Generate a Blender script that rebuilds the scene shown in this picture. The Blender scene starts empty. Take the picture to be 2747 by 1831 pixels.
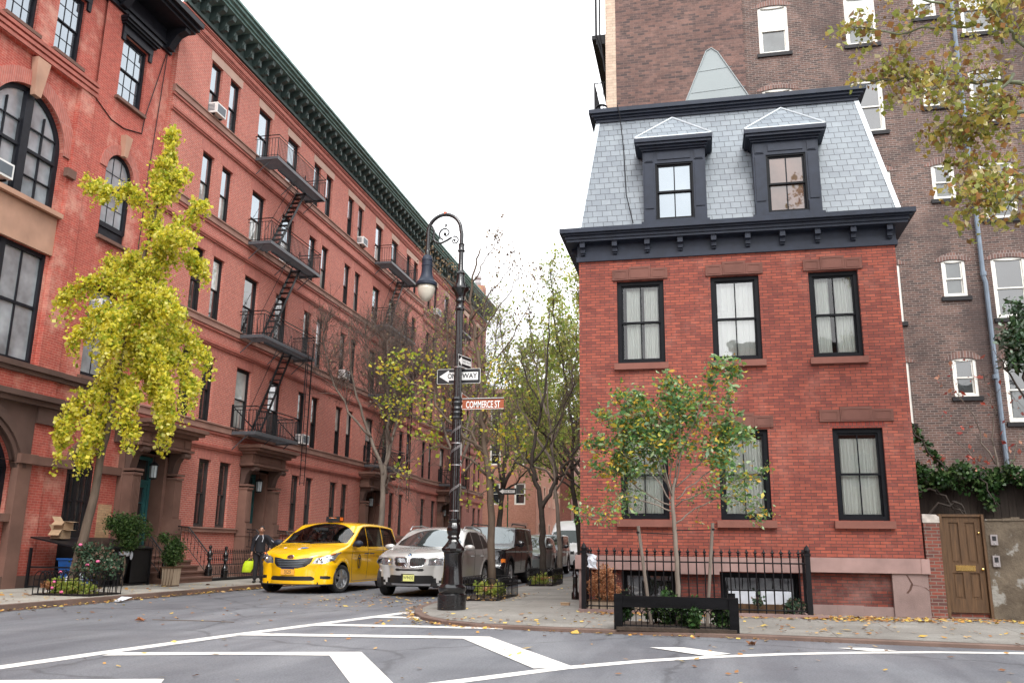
import bpy, math, random
import numpy as np
from math import sin, cos, pi, radians, sqrt, atan2
random.seed(7); RNG = np.random.default_rng(7)
SC = bpy.context.scene
COL = SC.collection
# ---------------------------------------------------------------- camera
cam_d = bpy.data.cameras.new('camera'); cam = bpy.data.objects.new('camera', cam_d); COL.objects.link(cam)
cam_d.sensor_width = 36.0; cam_d.lens = 2314.65 / 2747 * 36.0
cam_d.clip_start = 0.1; cam_d.clip_end = 2000
def _axes(pitch, roll, yaw):
    f = np.array([-sin(yaw)*cos(pitch), cos(yaw)*cos(pitch), sin(pitch)])
    r = np.array([cos(yaw), sin(yaw), 0.0]); u = np.cross(r, f)
    return cos(roll)*r + sin(roll)*u, -sin(roll)*r + cos(roll)*u, f
_r, _u, _f = _axes(0.2331, 0.0129, 0.2149)
from mathutils import Matrix, Vector
cam.matrix_world = Matrix(((_r[0], _u[0], -_f[0], 0.0), (_r[1], _u[1], -_f[1], 0.0), (_r[2], _u[2], -_f[2], 1.3), (0, 0, 0, 1)))
SC.camera = cam
# ---------------------------------------------------------------- sky, sun, exposure
W = bpy.data.worlds.new('World'); SC.world = W; W.use_nodes = True
nt = W.node_tree; nt.nodes.clear()
SUN_EL, SUN_AZ = radians(48), radians(250)
sky = nt.nodes.new('ShaderNodeTexSky'); sky.sky_type = 'NISHITA'; sky.sun_disc = False
sky.sun_elevation = SUN_EL; sky.sun_rotation = radians(160); sky.air_density = 1.5; sky.dust_density = 6.0; sky.ozone_density = 1.0
hs = nt.nodes.new('ShaderNodeHueSaturation'); hs.inputs['Saturation'].default_value = 0.10
nt.links.new(sky.outputs[0], hs.inputs['Color'])
tc = nt.nodes.new('ShaderNodeTexCoord'); nz = nt.nodes.new('ShaderNodeTexNoise'); nz.inputs['Scale'].default_value = 2.2; nz.inputs['Detail'].default_value = 5
nt.links.new(tc.outputs['Generated'], nz.inputs['Vector'])
cr = nt.nodes.new('ShaderNodeValToRGB'); cr.color_ramp.elements[0].color = (9.3, 9.5, 9.9, 1); cr.color_ramp.elements[1].color = (11.5, 11.5, 11.6, 1)
cr.color_ramp.elements[0].position = .3; cr.color_ramp.elements[1].position = .7
nt.links.new(nz.outputs['Fac'], cr.inputs['Fac'])
mx = nt.nodes.new('ShaderNodeMix'); mx.data_type = 'RGBA'; mx.inputs['Factor'].default_value = 0.75
nt.links.new(hs.outputs[0], mx.inputs['A']); nt.links.new(cr.outputs[0], mx.inputs['B'])
bg = nt.nodes.new('ShaderNodeBackground'); bg.inputs['Strength'].default_value = 0.12
nt.links.new(mx.outputs['Result'], bg.inputs['Color'])
wo = nt.nodes.new('ShaderNodeOutputWorld'); nt.links.new(bg.outputs[0], wo.inputs['Surface'])
sun_d = bpy.data.lights.new('sun', 'SUN'); sun_d.energy = 1.0; sun_d.angle = radians(25); sun_d.color = (1.0, 0.97, 0.93)
sun = bpy.data.objects.new('sun', sun_d); COL.objects.link(sun)
sun.rotation_euler = (radians(42), 0, radians(-20 + 40))
SC.view_settings.view_transform = 'Standard'; SC.view_settings.look = 'None'; SC.view_settings.gamma = 1.0
SC.view_settings.exposure = 1.05
# ---------------------------------------------------------------- materials
M = {}
def _nodes(name):
    m = bpy.data.materials.new(name); m.use_nodes = True; t = m.node_tree; t.nodes.clear()
    o = t.nodes.new('ShaderNodeOutputMaterial'); p = t.nodes.new('ShaderNodeBsdfPrincipled')
    t.links.new(p.outputs[0], o.inputs['Surface']); M[name] = m
    return m, t, p, o
def _n(t, typ, **kw):
    n = t.nodes.new(typ)
    for k, v in kw.items():
        if k.startswith('i_'): n.inputs[k[2:].replace('_', ' ')].default_value = v
        else: setattr(n, k, v)
    return n
def _mixc(t, fac, a, b, blend='MIX'):
    m = t.nodes.new('ShaderNodeMix'); m.data_type = 'RGBA'; m.blend_type = blend
    for s, v in (('Factor', fac), ('A', a), ('B', b)):
        if hasattr(v, 'is_output') or hasattr(v, 'links'): t.links.new(v, m.inputs[s])
        elif s == 'Factor': m.inputs[s].default_value = v
        else: m.inputs[s].default_value = (*v[:3], 1)
    return m.outputs['Result']
def _ramp(t, src, p0, p1, c0=(0, 0, 0), c1=(1, 1, 1)):
    r = t.nodes.new('ShaderNodeValToRGB'); e = r.color_ramp.elements
    e[0].position = p0; e[1].position = p1; e[0].color = (*c0, 1); e[1].color = (*c1, 1)
    t.links.new(src, r.inputs['Fac']); return r.outputs[0]
def _noise(t, vec, scale, detail=5, rough=.55):
    n = _n(t, 'ShaderNodeTexNoise'); n.inputs['Scale'].default_value = scale; n.inputs['Detail'].default_value = detail
    n.inputs['Roughness'].default_value = rough; t.links.new(vec, n.inputs['Vector']); return n.outputs['Fac']
def pm(name, col, rough=.6, metal=0, var=.18, scale=2.5, bump=.15, spec=.5, coat=0, stretch=None, bscale=40):
    """plain painted / stone / metal surface with its own unevenness"""
    m, t, p, o = _nodes(name); tc = _n(t, 'ShaderNodeTexCoord'); v = tc.outputs['Object']
    if stretch:
        mp = _n(t, 'ShaderNodeMapping'); mp.inputs['Scale'].default_value = stretch; t.links.new(v, mp.inputs['Vector']); v = mp.outputs[0]
    if var:
        f = _ramp(t, _noise(t, v, scale, 6), .25, .75)
        t.links.new(_mixc(t, f, [c*(1-var) for c in col], [min(1, c*(1+var)) for c in col]), p.inputs['Base Color'])
    else: p.inputs['Base Color'].default_value = (*col, 1)
    p.inputs['Roughness'].default_value = rough; p.inputs['Metallic'].default_value = metal
    p.inputs['Specular IOR Level'].default_value = spec
    if coat: p.inputs['Coat Weight'].default_value = coat; p.inputs['Coat Roughness'].default_value = .04
    if bump:
        b = _n(t, 'ShaderNodeBump'); b.inputs['Strength'].default_value = bump; b.inputs['Distance'].default_value = .01
        t.links.new(_noise(t, v, bscale, 3), b.inputs['Height']); t.links.new(b.outputs[0], p.inputs['Normal'])
    return m
def brick(name, c1, c2, mortar, bw=.215, bh=.069, ms=.006, stain=(.5, .35, .3), stain_amt=.3, pale=None, pale_amt=0, dark=None, dark_amt=0, bias=0, bumps=.5, flat=False):
    m, t, p, o = _nodes(name); tc = _n(t, 'ShaderNodeTexCoord'); v = tc.outputs['Object']
    s = _n(t, 'ShaderNodeSeparateXYZ'); t.links.new(v, s.inputs[0])
    a = _n(t, 'ShaderNodeMath', operation='ADD'); t.links.new(s.outputs['X'], a.inputs[0]); t.links.new(s.outputs['Y'], a.inputs[1])
    c = _n(t, 'ShaderNodeCombineXYZ'); t.links.new(a.outputs[0], c.inputs['X']); t.links.new(s.outputs['Z'], c.inputs['Y'])
    # courses waver a little, as laid brick does
    wv = _noise(t, v, .9, 3); wm = _n(t, 'ShaderNodeMath', operation='MULTIPLY'); wm.inputs[1].default_value = .03; t.links.new(wv, wm.inputs[0])
    wa = _n(t, 'ShaderNodeMath', operation='ADD'); t.links.new(s.outputs['Z'], wa.inputs[0]); t.links.new(wm.outputs[0], wa.inputs[1]); t.links.new(wa.outputs[0], c.inputs['Y'])
    b = _n(t, 'ShaderNodeTexBrick', offset=.5); t.links.new(c.outputs[0], b.inputs['Vector'])
    b.inputs['Scale'].default_value = 1; b.inputs['Brick Width'].default_value = bw; b.inputs['Row Height'].default_value = bh
    b.inputs['Mortar Size'].default_value = ms; b.inputs['Mortar Smooth'].default_value = .3; b.inputs['Bias'].default_value = bias
    b.inputs['Color1'].default_value = (*c1, 1); b.inputs['Color2'].default_value = (*c2, 1); b.inputs['Mortar'].default_value = (*mortar, 1)
    col = b.outputs['Color']
    f = _ramp(t, _noise(t, v, .55, 7, .65), .38, .72)
    mm = _n(t, 'ShaderNodeMath', operation='MULTIPLY'); mm.inputs[1].default_value = stain_amt; t.links.new(f, mm.inputs[0])
    col = _mixc(t, mm.outputs[0], col, stain, 'MULTIPLY')
    f2 = _ramp(t, _noise(t, v, 7, 4, .6), .3, .7, (.82, .82, .82), (1.12, 1.12, 1.12)); col = _mixc(t, 1.0, col, f2, 'MULTIPLY')
    if pale:
        f = _ramp(t, _noise(t, v, .8, 9, .72), .52, .74); mm = _n(t, 'ShaderNodeMath', operation='MULTIPLY'); mm.inputs[1].default_value = pale_amt
        t.links.new(f, mm.inputs[0]); col = _mixc(t, mm.outputs[0], col, pale)
    if dark:
        f = _ramp(t, _noise(t, v, .33, 6, .6), .5, .62); mm = _n(t, 'ShaderNodeMath', operation='MULTIPLY'); mm.inputs[1].default_value = dark_amt
        t.links.new(f, mm.inputs[0]); col = _mixc(t, mm.outputs[0], col, dark)
    t.links.new(col, p.inputs['Base Color']); p.inputs['Roughness'].default_value = .85
    bp = _n(t, 'ShaderNodeBump', invert=True); bp.inputs['Strength'].default_value = bumps; bp.inputs['Distance'].default_value = .006
    t.links.new(b.outputs['Fac'], bp.inputs['Height']); t.links.new(bp.outputs[0], p.inputs['Normal'])
    return m
def leafm(name, cols, trans=.35, rough=.5):
    m, t, p, o = _nodes(name); t.nodes.remove(p)
    g = _n(t, 'ShaderNodeNewGeometry'); r = t.nodes.new('ShaderNodeValToRGB'); r.color_ramp.interpolation = 'CONSTANT'
    e = r.color_ramp.elements
    while len(e) < len(cols): e.new(.5)
    for i, c in enumerate(cols): e[i].position = i/len(cols); e[i].color = (*c, 1)
    t.links.new(g.outputs['Random Per Island'], r.inputs['Fac'])
    d = _n(t, 'ShaderNodeBsdfPrincipled'); d.inputs['Roughness'].default_value = rough; d.inputs['Specular IOR Level'].default_value = .35
    tr = _n(t, 'ShaderNodeBsdfTranslucent'); t.links.new(r.outputs[0], d.inputs['Base Color']); t.links.new(r.outputs[0], tr.inputs['Color'])
    mx = _n(t, 'ShaderNodeMixShader'); mx.inputs[0].default_value = trans
    t.links.new(d.outputs[0], mx.inputs[1]); t.links.new(tr.outputs[0], mx.inputs[2]); t.links.new(mx.outputs[0], o.inputs['Surface'])
    return m
def glossglass(name, base, refl=.35, rough=.03, wob=.15, tint=(1, 1, 1), ior=1.6):
    """window glass with what lies behind it as a dim base"""
    m, t, p, o = _nodes(name); tc = _n(t, 'ShaderNodeTexCoord')
    f = _ramp(t, _noise(t, tc.outputs['Object'], 1.3, 3), .3, .7)
    t.links.new(_mixc(t, f, [c*.6 for c in base], [min(1, c*1.5) for c in base]), p.inputs['Base Color'])
    p.inputs['Roughness'].default_value = .4; p.inputs['Specular IOR Level'].default_value = .1
    gl = _n(t, 'ShaderNodeBsdfGlossy'); gl.inputs['Roughness'].default_value = rough; gl.inputs['Color'].default_value = (*tint, 1)
    lw = _n(t, 'ShaderNodeFresnel'); lw.inputs['IOR'].default_value = ior
    mr = _n(t, 'ShaderNodeMapRange'); mr.inputs['To Min'].default_value = refl*.55; mr.inputs['To Max'].default_value = 1.0
    t.links.new(lw.outputs[0], mr.inputs['Value'])
    b = _n(t, 'ShaderNodeBump'); b.inputs['Strength'].default_value = wob; b.inputs['Distance'].default_value = .02
    t.links.new(_noise(t, tc.outputs['Object'], 2.2, 2), b.inputs['Height']); t.links.new(b.outputs[0], gl.inputs['Normal'])
    mx = _n(t, 'ShaderNodeMixShader'); t.links.new(mr.outputs[0], mx.inputs[0]); t.links.new(p.outputs[0], mx.inputs[1]); t.links.new(gl.outputs[0], mx.inputs[2])
    t.links.new(mx.outputs[0], o.inputs['Surface']); return m
def clearglass(name, refl=.16, tint=(.96, .98, .97)):
    m, t, p, o = _nodes(name); t.nodes.remove(p); tc = _n(t, 'ShaderNodeTexCoord')
    tr = _n(t, 'ShaderNodeBsdfTransparent'); tr.inputs[0].default_value = (*tint, 1)
    gl = _n(t, 'ShaderNodeBsdfGlossy'); gl.inputs['Roughness'].default_value = .02
    b = _n(t, 'ShaderNodeBump'); b.inputs['Strength'].default_value = .12; b.inputs['Distance'].default_value = .02
    t.links.new(_noise(t, tc.outputs['Object'], 2.0, 2), b.inputs['Height']); t.links.new(b.outputs[0], gl.inputs['Normal'])
    lw = _n(t, 'ShaderNodeFresnel'); lw.inputs['IOR'].default_value = 1.5
    mr = _n(t, 'ShaderNodeMapRange'); mr.inputs['To Min'].default_value = refl; mr.inputs['To Max'].default_value = 1.0
    t.links.new(lw.outputs[0], mr.inputs['Value'])
    mx = _n(t, 'ShaderNodeMixShader'); t.links.new(mr.outputs[0], mx.inputs[0]); t.links.new(tr.outputs[0], mx.inputs[1]); t.links.new(gl.outputs[0], mx.inputs[2])
    t.links.new(mx.outputs[0], o.inputs['Surface']); return m
# ---------------------------------------------------------------- mesh helpers
ORG = {}
def link(o, parent=None):
    COL.objects.link(o)
    if parent is not None: o.parent = parent
    return o
def thing(name, label, cat, loc=(0, 0, 0), group=None, kind=None):
    o = bpy.data.objects.new(name, None); o.empty_display_size = .3; COL.objects.link(o); o.location = loc
    o['label'] = label; o['category'] = cat
    if group: o['group'] = group
    if kind: o['kind'] = kind
    ORG[o.name] = np.array(loc, float); return o
def tag(o, label=None, cat=None, group=None, kind=None):
    for k, v in (('label', label), ('category', cat), ('group', group), ('kind', kind)):
        if v: o[k] = v
    return o
def clone(root, loc, rotz=None, label=None):
    def cp(o, par):
        c = o.copy(); COL.objects.link(c)
        if par is not None: c.parent = par; c.matrix_parent_inverse = o.matrix_parent_inverse.copy()
        for ch in list(o.children): cp(ch, c)
        return c
    r = cp(root, None); r.location = loc
    if rotz is not None: r.rotation_euler[2] = rotz
    if label: r['label'] = label
    return r
class MB:
    """collects shapes; xf maps (a,b,c) to world"""
    def __init__(s, xf=None, flip=False): s.V = []; s.F = []; s.n = 0; s.xf = xf; s.flip = flip
    def add(s, vs, fs):
        if s.xf: vs = [s.xf(*v) for v in vs]
        n = s.n; s.V += [tuple(v) for v in vs]; s.n += len(vs)
        if s.flip: s.F += [tuple(n+i for i in reversed(f)) for f in fs]
        else: s.F += [tuple(n+i for i in f) for f in fs]
        return s
    def box(s, a0, a1, b0, b1, c0, c1):
        v = [(a, b, c) for c in (c0, c1) for b in (b0, b1) for a in (a0, a1)]
        return s.add(v, [(0, 2, 3, 1), (4, 5, 7, 6), (0, 1, 5, 4), (2, 6, 7, 3), (0, 4, 6, 2), (1, 3, 7, 5)])
    def quad(s, *p):
        p = list(p)
        if isinstance(s.xf, Frame): p.reverse()      # facades: flat sheets face outwards
        return s.add(p, [tuple(range(len(p)))])
    def prism(s, poly, lo, hi, ax=1):
        """poly in the two other axes (in order), extruded along axis ax"""
        def mk(p, h):
            l = list(p); l.insert(ax, h); return tuple(l)
        n = len(poly); v = [mk(p, lo) for p in poly] + [mk(p, hi) for p in poly]
        f = [tuple(range(n)), tuple(reversed(range(n, 2*n)))] + [(i, i+n, (i+1) % n+n, (i+1) % n) for i in range(n)]
        return s.add(v, f)
    def tube(s, path, r, n=6, r1=None, cap=True, radii=None):
        P = [np.array(p, float) for p in path]; k = len(P); rings = []
        prev = None
        for i in range(k):
            d = P[min(i+1, k-1)] - P[max(i-1, 0)]; L = np.linalg.norm(d); d = d/L if L > 1e-9 else np.array([0, 0, 1.])
            if prev is None:
                a = np.cross(d, [0, 0, 1.]) if abs(d[2]) < .9 else np.cross(d, [1., 0, 0])
            else: a = prev - d*(prev@d)
            a /= max(1e-9, np.linalg.norm(a)); prev = a; b = np.cross(d, a)
            rr = radii[i] if radii is not None else (r if r1 is None else r+(r1-r)*i/max(1, k-1))
            rings.append([tuple(P[i]+rr*(cos(2*pi*j/n)*a+sin(2*pi*j/n)*b)) for j in range(n)])
        v = [q for R in rings for q in R]
        f = [(i*n+j, i*n+(j+1) % n, (i+1)*n+(j+1) % n, (i+1)*n+j) for i in range(k-1) for j in range(n)]
        if cap: f += [tuple(reversed(range(n))), tuple(range((k-1)*n, k*n))]
        return s.add(v, f)
    def lathe(s, prof, c=(0, 0, 0), n=16, ax=2, ridges=0, rd=0, cap=True):
        """prof: (r, h) pairs turned about axis ax through c"""
        v = []; k = len(prof)
        for r, h in prof:
            for j in range(n):
                rr = r*(1+rd*cos(ridges*2*pi*j/n)) if ridges else r
                a, b = rr*cos(2*pi*j/n), rr*sin(2*pi*j/n); q = [a, b]; q.insert(ax, h)
                v.append((c[0]+q[0], c[1]+q[1], c[2]+q[2]))
        f = [(i*n+j, i*n+(j+1) % n, (i+1)*n+(j+1) % n, (i+1)*n+j) for i in range(k-1) for j in range(n)]
        if cap: f += [tuple(reversed(range(n))), tuple(range((k-1)*n, k*n))]
        if ax == 1: f = [tuple(reversed(q)) for q in f]
        return s.add(v, f)
    def ball(s, c, r, n=10, m=7):
        if not hasattr(r, '__len__'): r = (r, r, r)
        v = [(c[0]+r[0]*sin(pi*i/m)*cos(2*pi*j/n), c[1]+r[1]*sin(pi*i/m)*sin(2*pi*j/n), c[2]-r[2]*cos(pi*i/m)) for i in range(m+1) for j in range(n)]
        f = [(i*n+j, i*n+(j+1) % n, (i+1)*n+(j+1) % n, (i+1)*n+j) for i in range(m) for j in range(n)]
        return s.add(v, f)
    def build(s, name, mat, parent=None, smooth=False, label=None, auto=None):
        o3 = ORG.get(parent.name, np.zeros(3)) if parent is not None else np.zeros(3)
        me = bpy.data.meshes.new(name); me.from_pydata([(a-o3[0], b-o3[1], c-o3[2]) for a, b, c in s.V], [], s.F)
        me.materials.append(M[mat] if isinstance(mat, str) else mat)
        if smooth: me.shade_smooth() if hasattr(me, 'shade_smooth') else me.polygons.foreach_set('use_smooth', [True]*len(me.polygons))
        if auto:
            try: me.set_sharp_from_angle(angle=radians(auto))
            except Exception: pass
        me.update(); o = bpy.data.objects.new(name, me); link(o, parent); ORG[o.name] = o3
        if label: o['label'] = label
        return o
def npmesh(name, V, F, mat, parent=None, smooth=False):
    """V (n,3), F (m,k) arrays"""
    V = np.asarray(V, np.float32); F = np.asarray(F, np.int32)
    o3 = ORG.get(parent.name, np.zeros(3)) if parent is not None else np.zeros(3)
    V = V - o3.astype(np.float32)
    me = bpy.data.meshes.new(name); me.vertices.add(len(V)); me.vertices.foreach_set('co', V.ravel())
    k = F.shape[1]; me.loops.add(F.size); me.loops.foreach_set('vertex_index', F.ravel())
    me.polygons.add(len(F)); me.polygons.foreach_set('loop_start', np.arange(0, F.size, k, dtype=np.int32))
    if smooth: me.polygons.foreach_set('use_smooth', np.ones(len(F), bool))
    me.materials.append(M[mat] if isinstance(mat, str) else mat); me.update(calc_edges=True); me.validate()
    o = bpy.data.objects.new(name, me); link(o, parent); ORG[o.name] = o3; return o
def text(s, size, mat, parent, xf, name='lettering', extrude=.003, sx=1.0, align='CENTER', bold=0):
    """text as a flat mesh; xf maps (right, up) to world"""
    cu = bpy.data.curves.new(name, 'FONT'); cu.body = s; cu.size = size; cu.align_x = align; cu.align_y = 'CENTER'; cu.offset = bold
    ob = bpy.data.objects.new(name, cu); COL.objects.link(ob)
    dg = bpy.context.evaluated_depsgraph_get(); me = bpy.data.meshes.new_from_object(ob.evaluated_get(dg))
    bpy.data.objects.remove(ob); bpy.data.curves.remove(cu)
    o3 = ORG.get(parent.name, np.zeros(3)) if parent is not None else np.zeros(3)
    for v in me.vertices:
        p = np.array(xf(v.co.x*sx, v.co.y)) - o3; v.co = p
    me.materials.clear(); me.materials.append(M[mat]); me.name = name
    o = bpy.data.objects.new(name, me); link(o, parent); ORG[o.name] = o3; return o
class Frame:
    """a facade: u along it, z up, d out of it"""
    def __init__(s, kind, c):
        s.kind, s.c = kind, c
    def __call__(s, u, d, z):
        if s.kind == 'E': return (s.c+d, u, z)      # faces +x
        if s.kind == 'W': return (s.c-d, u, z)
        if s.kind == 'S': return (u, s.c-d, z)      # faces -y (towards camera)
        return (u, s.c+d, z)
    def mb(s): return MB(s, flip=s.kind in ('E', 'S'))
def wall(mb, u0, u1, z0, z1, ops, d=0.0, rev=.2):
    """wall sheet with openings (ua,ub,za,zb[,rise]) and their reveals"""
    us = sorted({u0, u1, *[max(u0, min(u1, q)) for o in ops for q in o[:2]]}); zs = sorted({z0, z1, *[max(z0, min(z1, q)) for o in ops for q in (o[2], o[3])]})
    for k in range(len(zs)-1):
        zc = (zs[k]+zs[k+1])/2; run = None
        for i in range(len(us)-1):
            uc = (us[i]+us[i+1])/2
            hit = any(o[0] < uc < o[1] and o[2] < zc < o[3] for o in ops)
            if not hit: run = (run[0] if run else us[i], us[i+1])
            if (hit or i == len(us)-2) and run:
                mb.quad((run[0], d, zs[k]), (run[1], d, zs[k]), (run[1], d, zs[k+1]), (run[0], d, zs[k+1])); run = None
    for o in ops:
        ua, ub, za, zb = o[:4]; rise = o[4] if len(o) > 4 else 0; e = d-rev
        zt = zb-rise
        mb.quad((ua, d, za), (ua, d, zt), (ua, e, zt), (ua, e, za)); mb.quad((ub, d, za), (ub, e, za), (ub, e, zt), (ub, d, zt))
        mb.quad((ua, d, za), (ua, e, za), (ub, e, za), (ub, d, za))
        if not rise: mb.quad((ua, d, zb), (ub, d, zb), (ub, e, zb), (ua, e, zb))
        else:
            A = arcpts(ua, ub, zt, rise); n = len(A)
            for i in range(n-1):
                p, q = A[i], A[i+1]
                mb.quad((p[0], d, p[1]), (q[0], d, q[1]), (q[0], d, zb), (p[0], d, zb))
                mb.quad((p[0], d, p[1]), (p[0], e, p[1]), (q[0], e, q[1]), (q[0], d, q[1]))
def arcpts(ua, ub, zs, rise, n=20):
    w = (ub-ua)/2; c = (ua+ub)/2; R = (w*w+rise*rise)/(2*rise); zc = zs+rise-R; a0 = math.asin(min(1, w/R))
    if rise > w: a0 = pi-a0
    return [(c+R*sin(-a0+2*a0*i/n), zc+R*cos(-a0+2*a0*i/n)) for i in range(n+1)]
def archband(mb, ua, ub, zs, rise, t, d0, d1):
    """ring following the arch, thickness t"""
    A = arcpts(ua, ub, zs, rise); B = arcpts(ua-t, ub+t, zs, rise+t)
    for i in range(len(A)-1):
        a, b, c, e = A[i], A[i+1], B[i+1], B[i]
        mb.quad((a[0], d1, a[1]), (b[0], d1, b[1]), (c[0], d1, c[1]), (e[0], d1, e[1]))
        mb.quad((e[0], d1, e[1]), (c[0], d1, c[1]), (c[0], d0, c[1]), (e[0], d0, e[1]))
        mb.quad((b[0], d1, b[1]), (a[0], d1, a[1]), (a[0], d0, a[1]), (b[0], d0, b[1]))
# ---------------------------------------------------------------- the materials of this street
brick('brick_row', (.56, .155, .108), (.48, .128, .094), (.56, .36, .30), ms=.009, stain=(.62, .5, .5), stain_amt=.35, pale=(.55, .28, .22), pale_amt=.16, bumps=.35)
brick('brick_row_far', (.44, .17, .135), (.37, .14, .115), (.36, .19, .16), stain=(.55, .45, .45), stain_amt=.45, pale=(.5, .27, .22), pale_amt=.15, bumps=.3)
brick('brick_studio', (.50, .10, .07), (.41, .082, .06), (.55, .26, .2), stain=(.6, .45, .42), stain_amt=.35, pale=(.74, .44, .34), pale_amt=.8, bumps=.4)
brick('brick_house', (.42, .105, .064), (.235, .060, .045), (.10, .055, .048), bw=.20, bh=.0605, ms=.0065, stain=(.50, .40, .42), stain_amt=.45, pale=(.52, .26, .20), pale_amt=.38, bumps=.9)
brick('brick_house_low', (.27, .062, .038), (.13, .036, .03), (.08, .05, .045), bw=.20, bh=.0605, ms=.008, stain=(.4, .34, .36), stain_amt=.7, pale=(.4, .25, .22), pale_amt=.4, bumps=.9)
brick('brick_flats', (.185, .105, .083), (.075, .052, .047), (.27, .225, .20), bw=.2, bh=.067, ms=.009, stain=(.45, .4, .42), stain_amt=.6, pale=(.36, .24, .2), pale_amt=.4, dark=(.05, .034, .032), dark_amt=.78, bumps=.9)
brick('brick_flats_rough', (.20, .112, .09), (.07, .05, .048), (.20, .13, .11), bw=.24, bh=.085, ms=.008, stain=(.5, .42, .45), stain_amt=.5, pale=(.38, .22, .18), pale_amt=.45, bumps=1.0)
brick('brick_buff', (.60, .47, .36), (.5, .38, .29), (.35, .28, .22), bh=.1, bw=.4, stain_amt=.2, bumps=.5)
brick('brick_tan', (.5, .22, .15), (.42, .18, .12), (.42, .28, .22), stain=(.6, .5, .5), stain_amt=.3, bumps=.3)
brick('brick_brown', (.26, .10, .075), (.2, .08, .06), (.18, .1, .08), stain=(.6, .5, .5), stain_amt=.3, bumps=.3)
brick('brick_pier', (.27, .07, .045), (.10, .045, .04), (.22, .17, .14), bw=.2, bh=.062, ms=.009, stain=(.5, .4, .4), stain_amt=.5, pale=(.5, .42, .36), pale_amt=.45, bumps=1)
brick('voussoir', (.50, .16, .12), (.44, .135, .105), (.5, .3, .25), bw=.069, bh=.9, ms=.006, stain_amt=.2, bumps=.3)
brick('voussoir_house', (.34, .06, .04), (.24, .045, .035), (.12, .06, .05), bw=.08, bh=.4, ms=.008, stain_amt=.2, bumps=.6)
pm('brownstone', (.165, .088, .066), .85, var=.25, scale=1.6, bump=.3)
pm('brownstone_dark', (.10, .058, .046), .85, var=.3, scale=1.2, bump=.3)
pm('stone_band', (.33, .185, .145), .85, var=.25, scale=1.2, bump=.3)
pm('lintel_pale', (.50, .34, .27), .85, var=.12, scale=2, bump=.15)
pm('stucco_tan', (.46, .27, .19), .9, var=.2, scale=1.3, bump=.3)
pm('mould_brick', (.38, .12, .09), .8, var=.25, scale=3, bump=.3)
pm('lintel_house', (.17, .072, .055), .85, var=.2, scale=2.5, bump=.25)
pm('sill_house', (.22, .088, .066), .85, var=.2, scale=2.5, bump=.25)
pm('granite', (.33, .215, .195), .8, var=.22, scale=2.2, bump=.4, bscale=90)
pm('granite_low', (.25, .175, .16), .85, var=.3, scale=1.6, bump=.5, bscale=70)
pm('crack', (.10, .055, .045), .95, var=.2)
pm('black_trim', (.007, .008, .011), .5, var=.25, scale=6, bump=.1, spec=.18)
pm('slate_trim', (.020, .027, .045), .48, var=.25, scale=5, bump=.15, spec=.3)
pm('studio_trim', (.012, .013, .018), .5, var=.35, scale=7, bump=.2, spec=.25)
pm('frame_dark', (.018, .017, .019), .55, var=.3, scale=4, bump=.1, spec=.25)
pm('frame_brown', (.05, .042, .04), .6, var=.3, scale=4, bump=.1)
pm('iron', (.008, .008, .010), .45, var=.3, scale=9, bump=.2, spec=.25)
pm('iron_grey', (.075, .080, .090), .45, var=.25, scale=9, bump=.2)
pm('iron_post', (.005, .005, .006), .16, var=.3, scale=12, bump=.35, spec=.8, bscale=25)
pm('copper_green', (.13, .22, .20), .6, var=.35, scale=3, bump=.2)
pm('copper_dark', (.05, .078, .072), .6, var=.35, scale=3, bump=.2)
pm('white_paint', (.78, .76, .70), .5, var=.07, scale=6, bump=.1)
pm('white_plastic', (.72, .72, .70), .45, var=.08, scale=6, bump=.05)
pm('grille_grey', (.10, .12, .14), .5, var=.2)
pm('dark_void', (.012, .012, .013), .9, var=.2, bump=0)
pm('room_wall', (.16, .14, .125), .9, var=.3, bump=0)
pm('room_dim', (.10, .08, .07), .9, var=.3, bump=0)
pm('teal_door', (.025, .115, .12), .45, var=.2, scale=4, bump=.1)
pm('lantern_glass', (.42, .48, .5), .25, var=.2, bump=0)
pm('slate_grey_paint', (.30, .34, .345), .7, var=.06, scale=1.1, bump=.1)
pm('curtain', (.86, .88, .84), .9, var=.06, scale=3, bump=0, stretch=(6, 6, .5))
pm('curtain_red', (.42, .16, .20), .9, var=.4, scale=2, bump=0, stretch=(6, 6, .5))
pm('pipe_blue', (.16, .20, .25), .5, var=.2, scale=4, bump=.2)
pm('concrete', (.30, .29, .27), .9, var=.2, scale=.8, bump=.4, bscale=60)
pm('kerb_stone', (.34, .30, .265), .85, var=.25, scale=2, bump=.4)
pm('kerb_steel', (.15, .10, .08), .8, var=.3, scale=2, bump=.3)
pm('soil', (.05, .035, .025), .95, var=.4, scale=8, bump=.8, bscale=30)
pm('old_wood', (.095, .050, .022), .75, var=.45, scale=3, bump=.4, stretch=(9, 9, .8))
pm('old_wood_dark', (.06, .040, .026), .8, var=.45, scale=3, bump=.4, stretch=(9, 9, .8))
pm('fence_wood', (.030, .021, .016), .9, var=.5, scale=3, bump=.5, stretch=(14, 14, .6))
pm('black_timber', (.005, .005, .006), .7, var=.6, scale=2, bump=.6, stretch=(1.2, 8, 8), bscale=25, spec=.12)
pm('stake_wood', (.17, .14, .115), .9, var=.3, scale=4, bump=.5, stretch=(9, 9, 1))
pm('brass', (.75, .52, .18), .25, metal=1, var=.15)
pm('cardboard', (.42, .29, .18), .85, var=.12, scale=3, bump=.1)
pm('planter_wood', (.42, .33, .24), .8, var=.35, scale=3, bump=.3, stretch=(14, 14, .5))
pm('bin_black', (.010, .010, .012), .45, var=.3, scale=6, bump=.15, spec=.3)
pm('bin_blue', (.01, .075, .27), .4, var=.2, scale=6)
pm('bag_white', (.62, .66, .72), .35, var=.15, scale=5, bump=.4, bscale=12)
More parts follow.
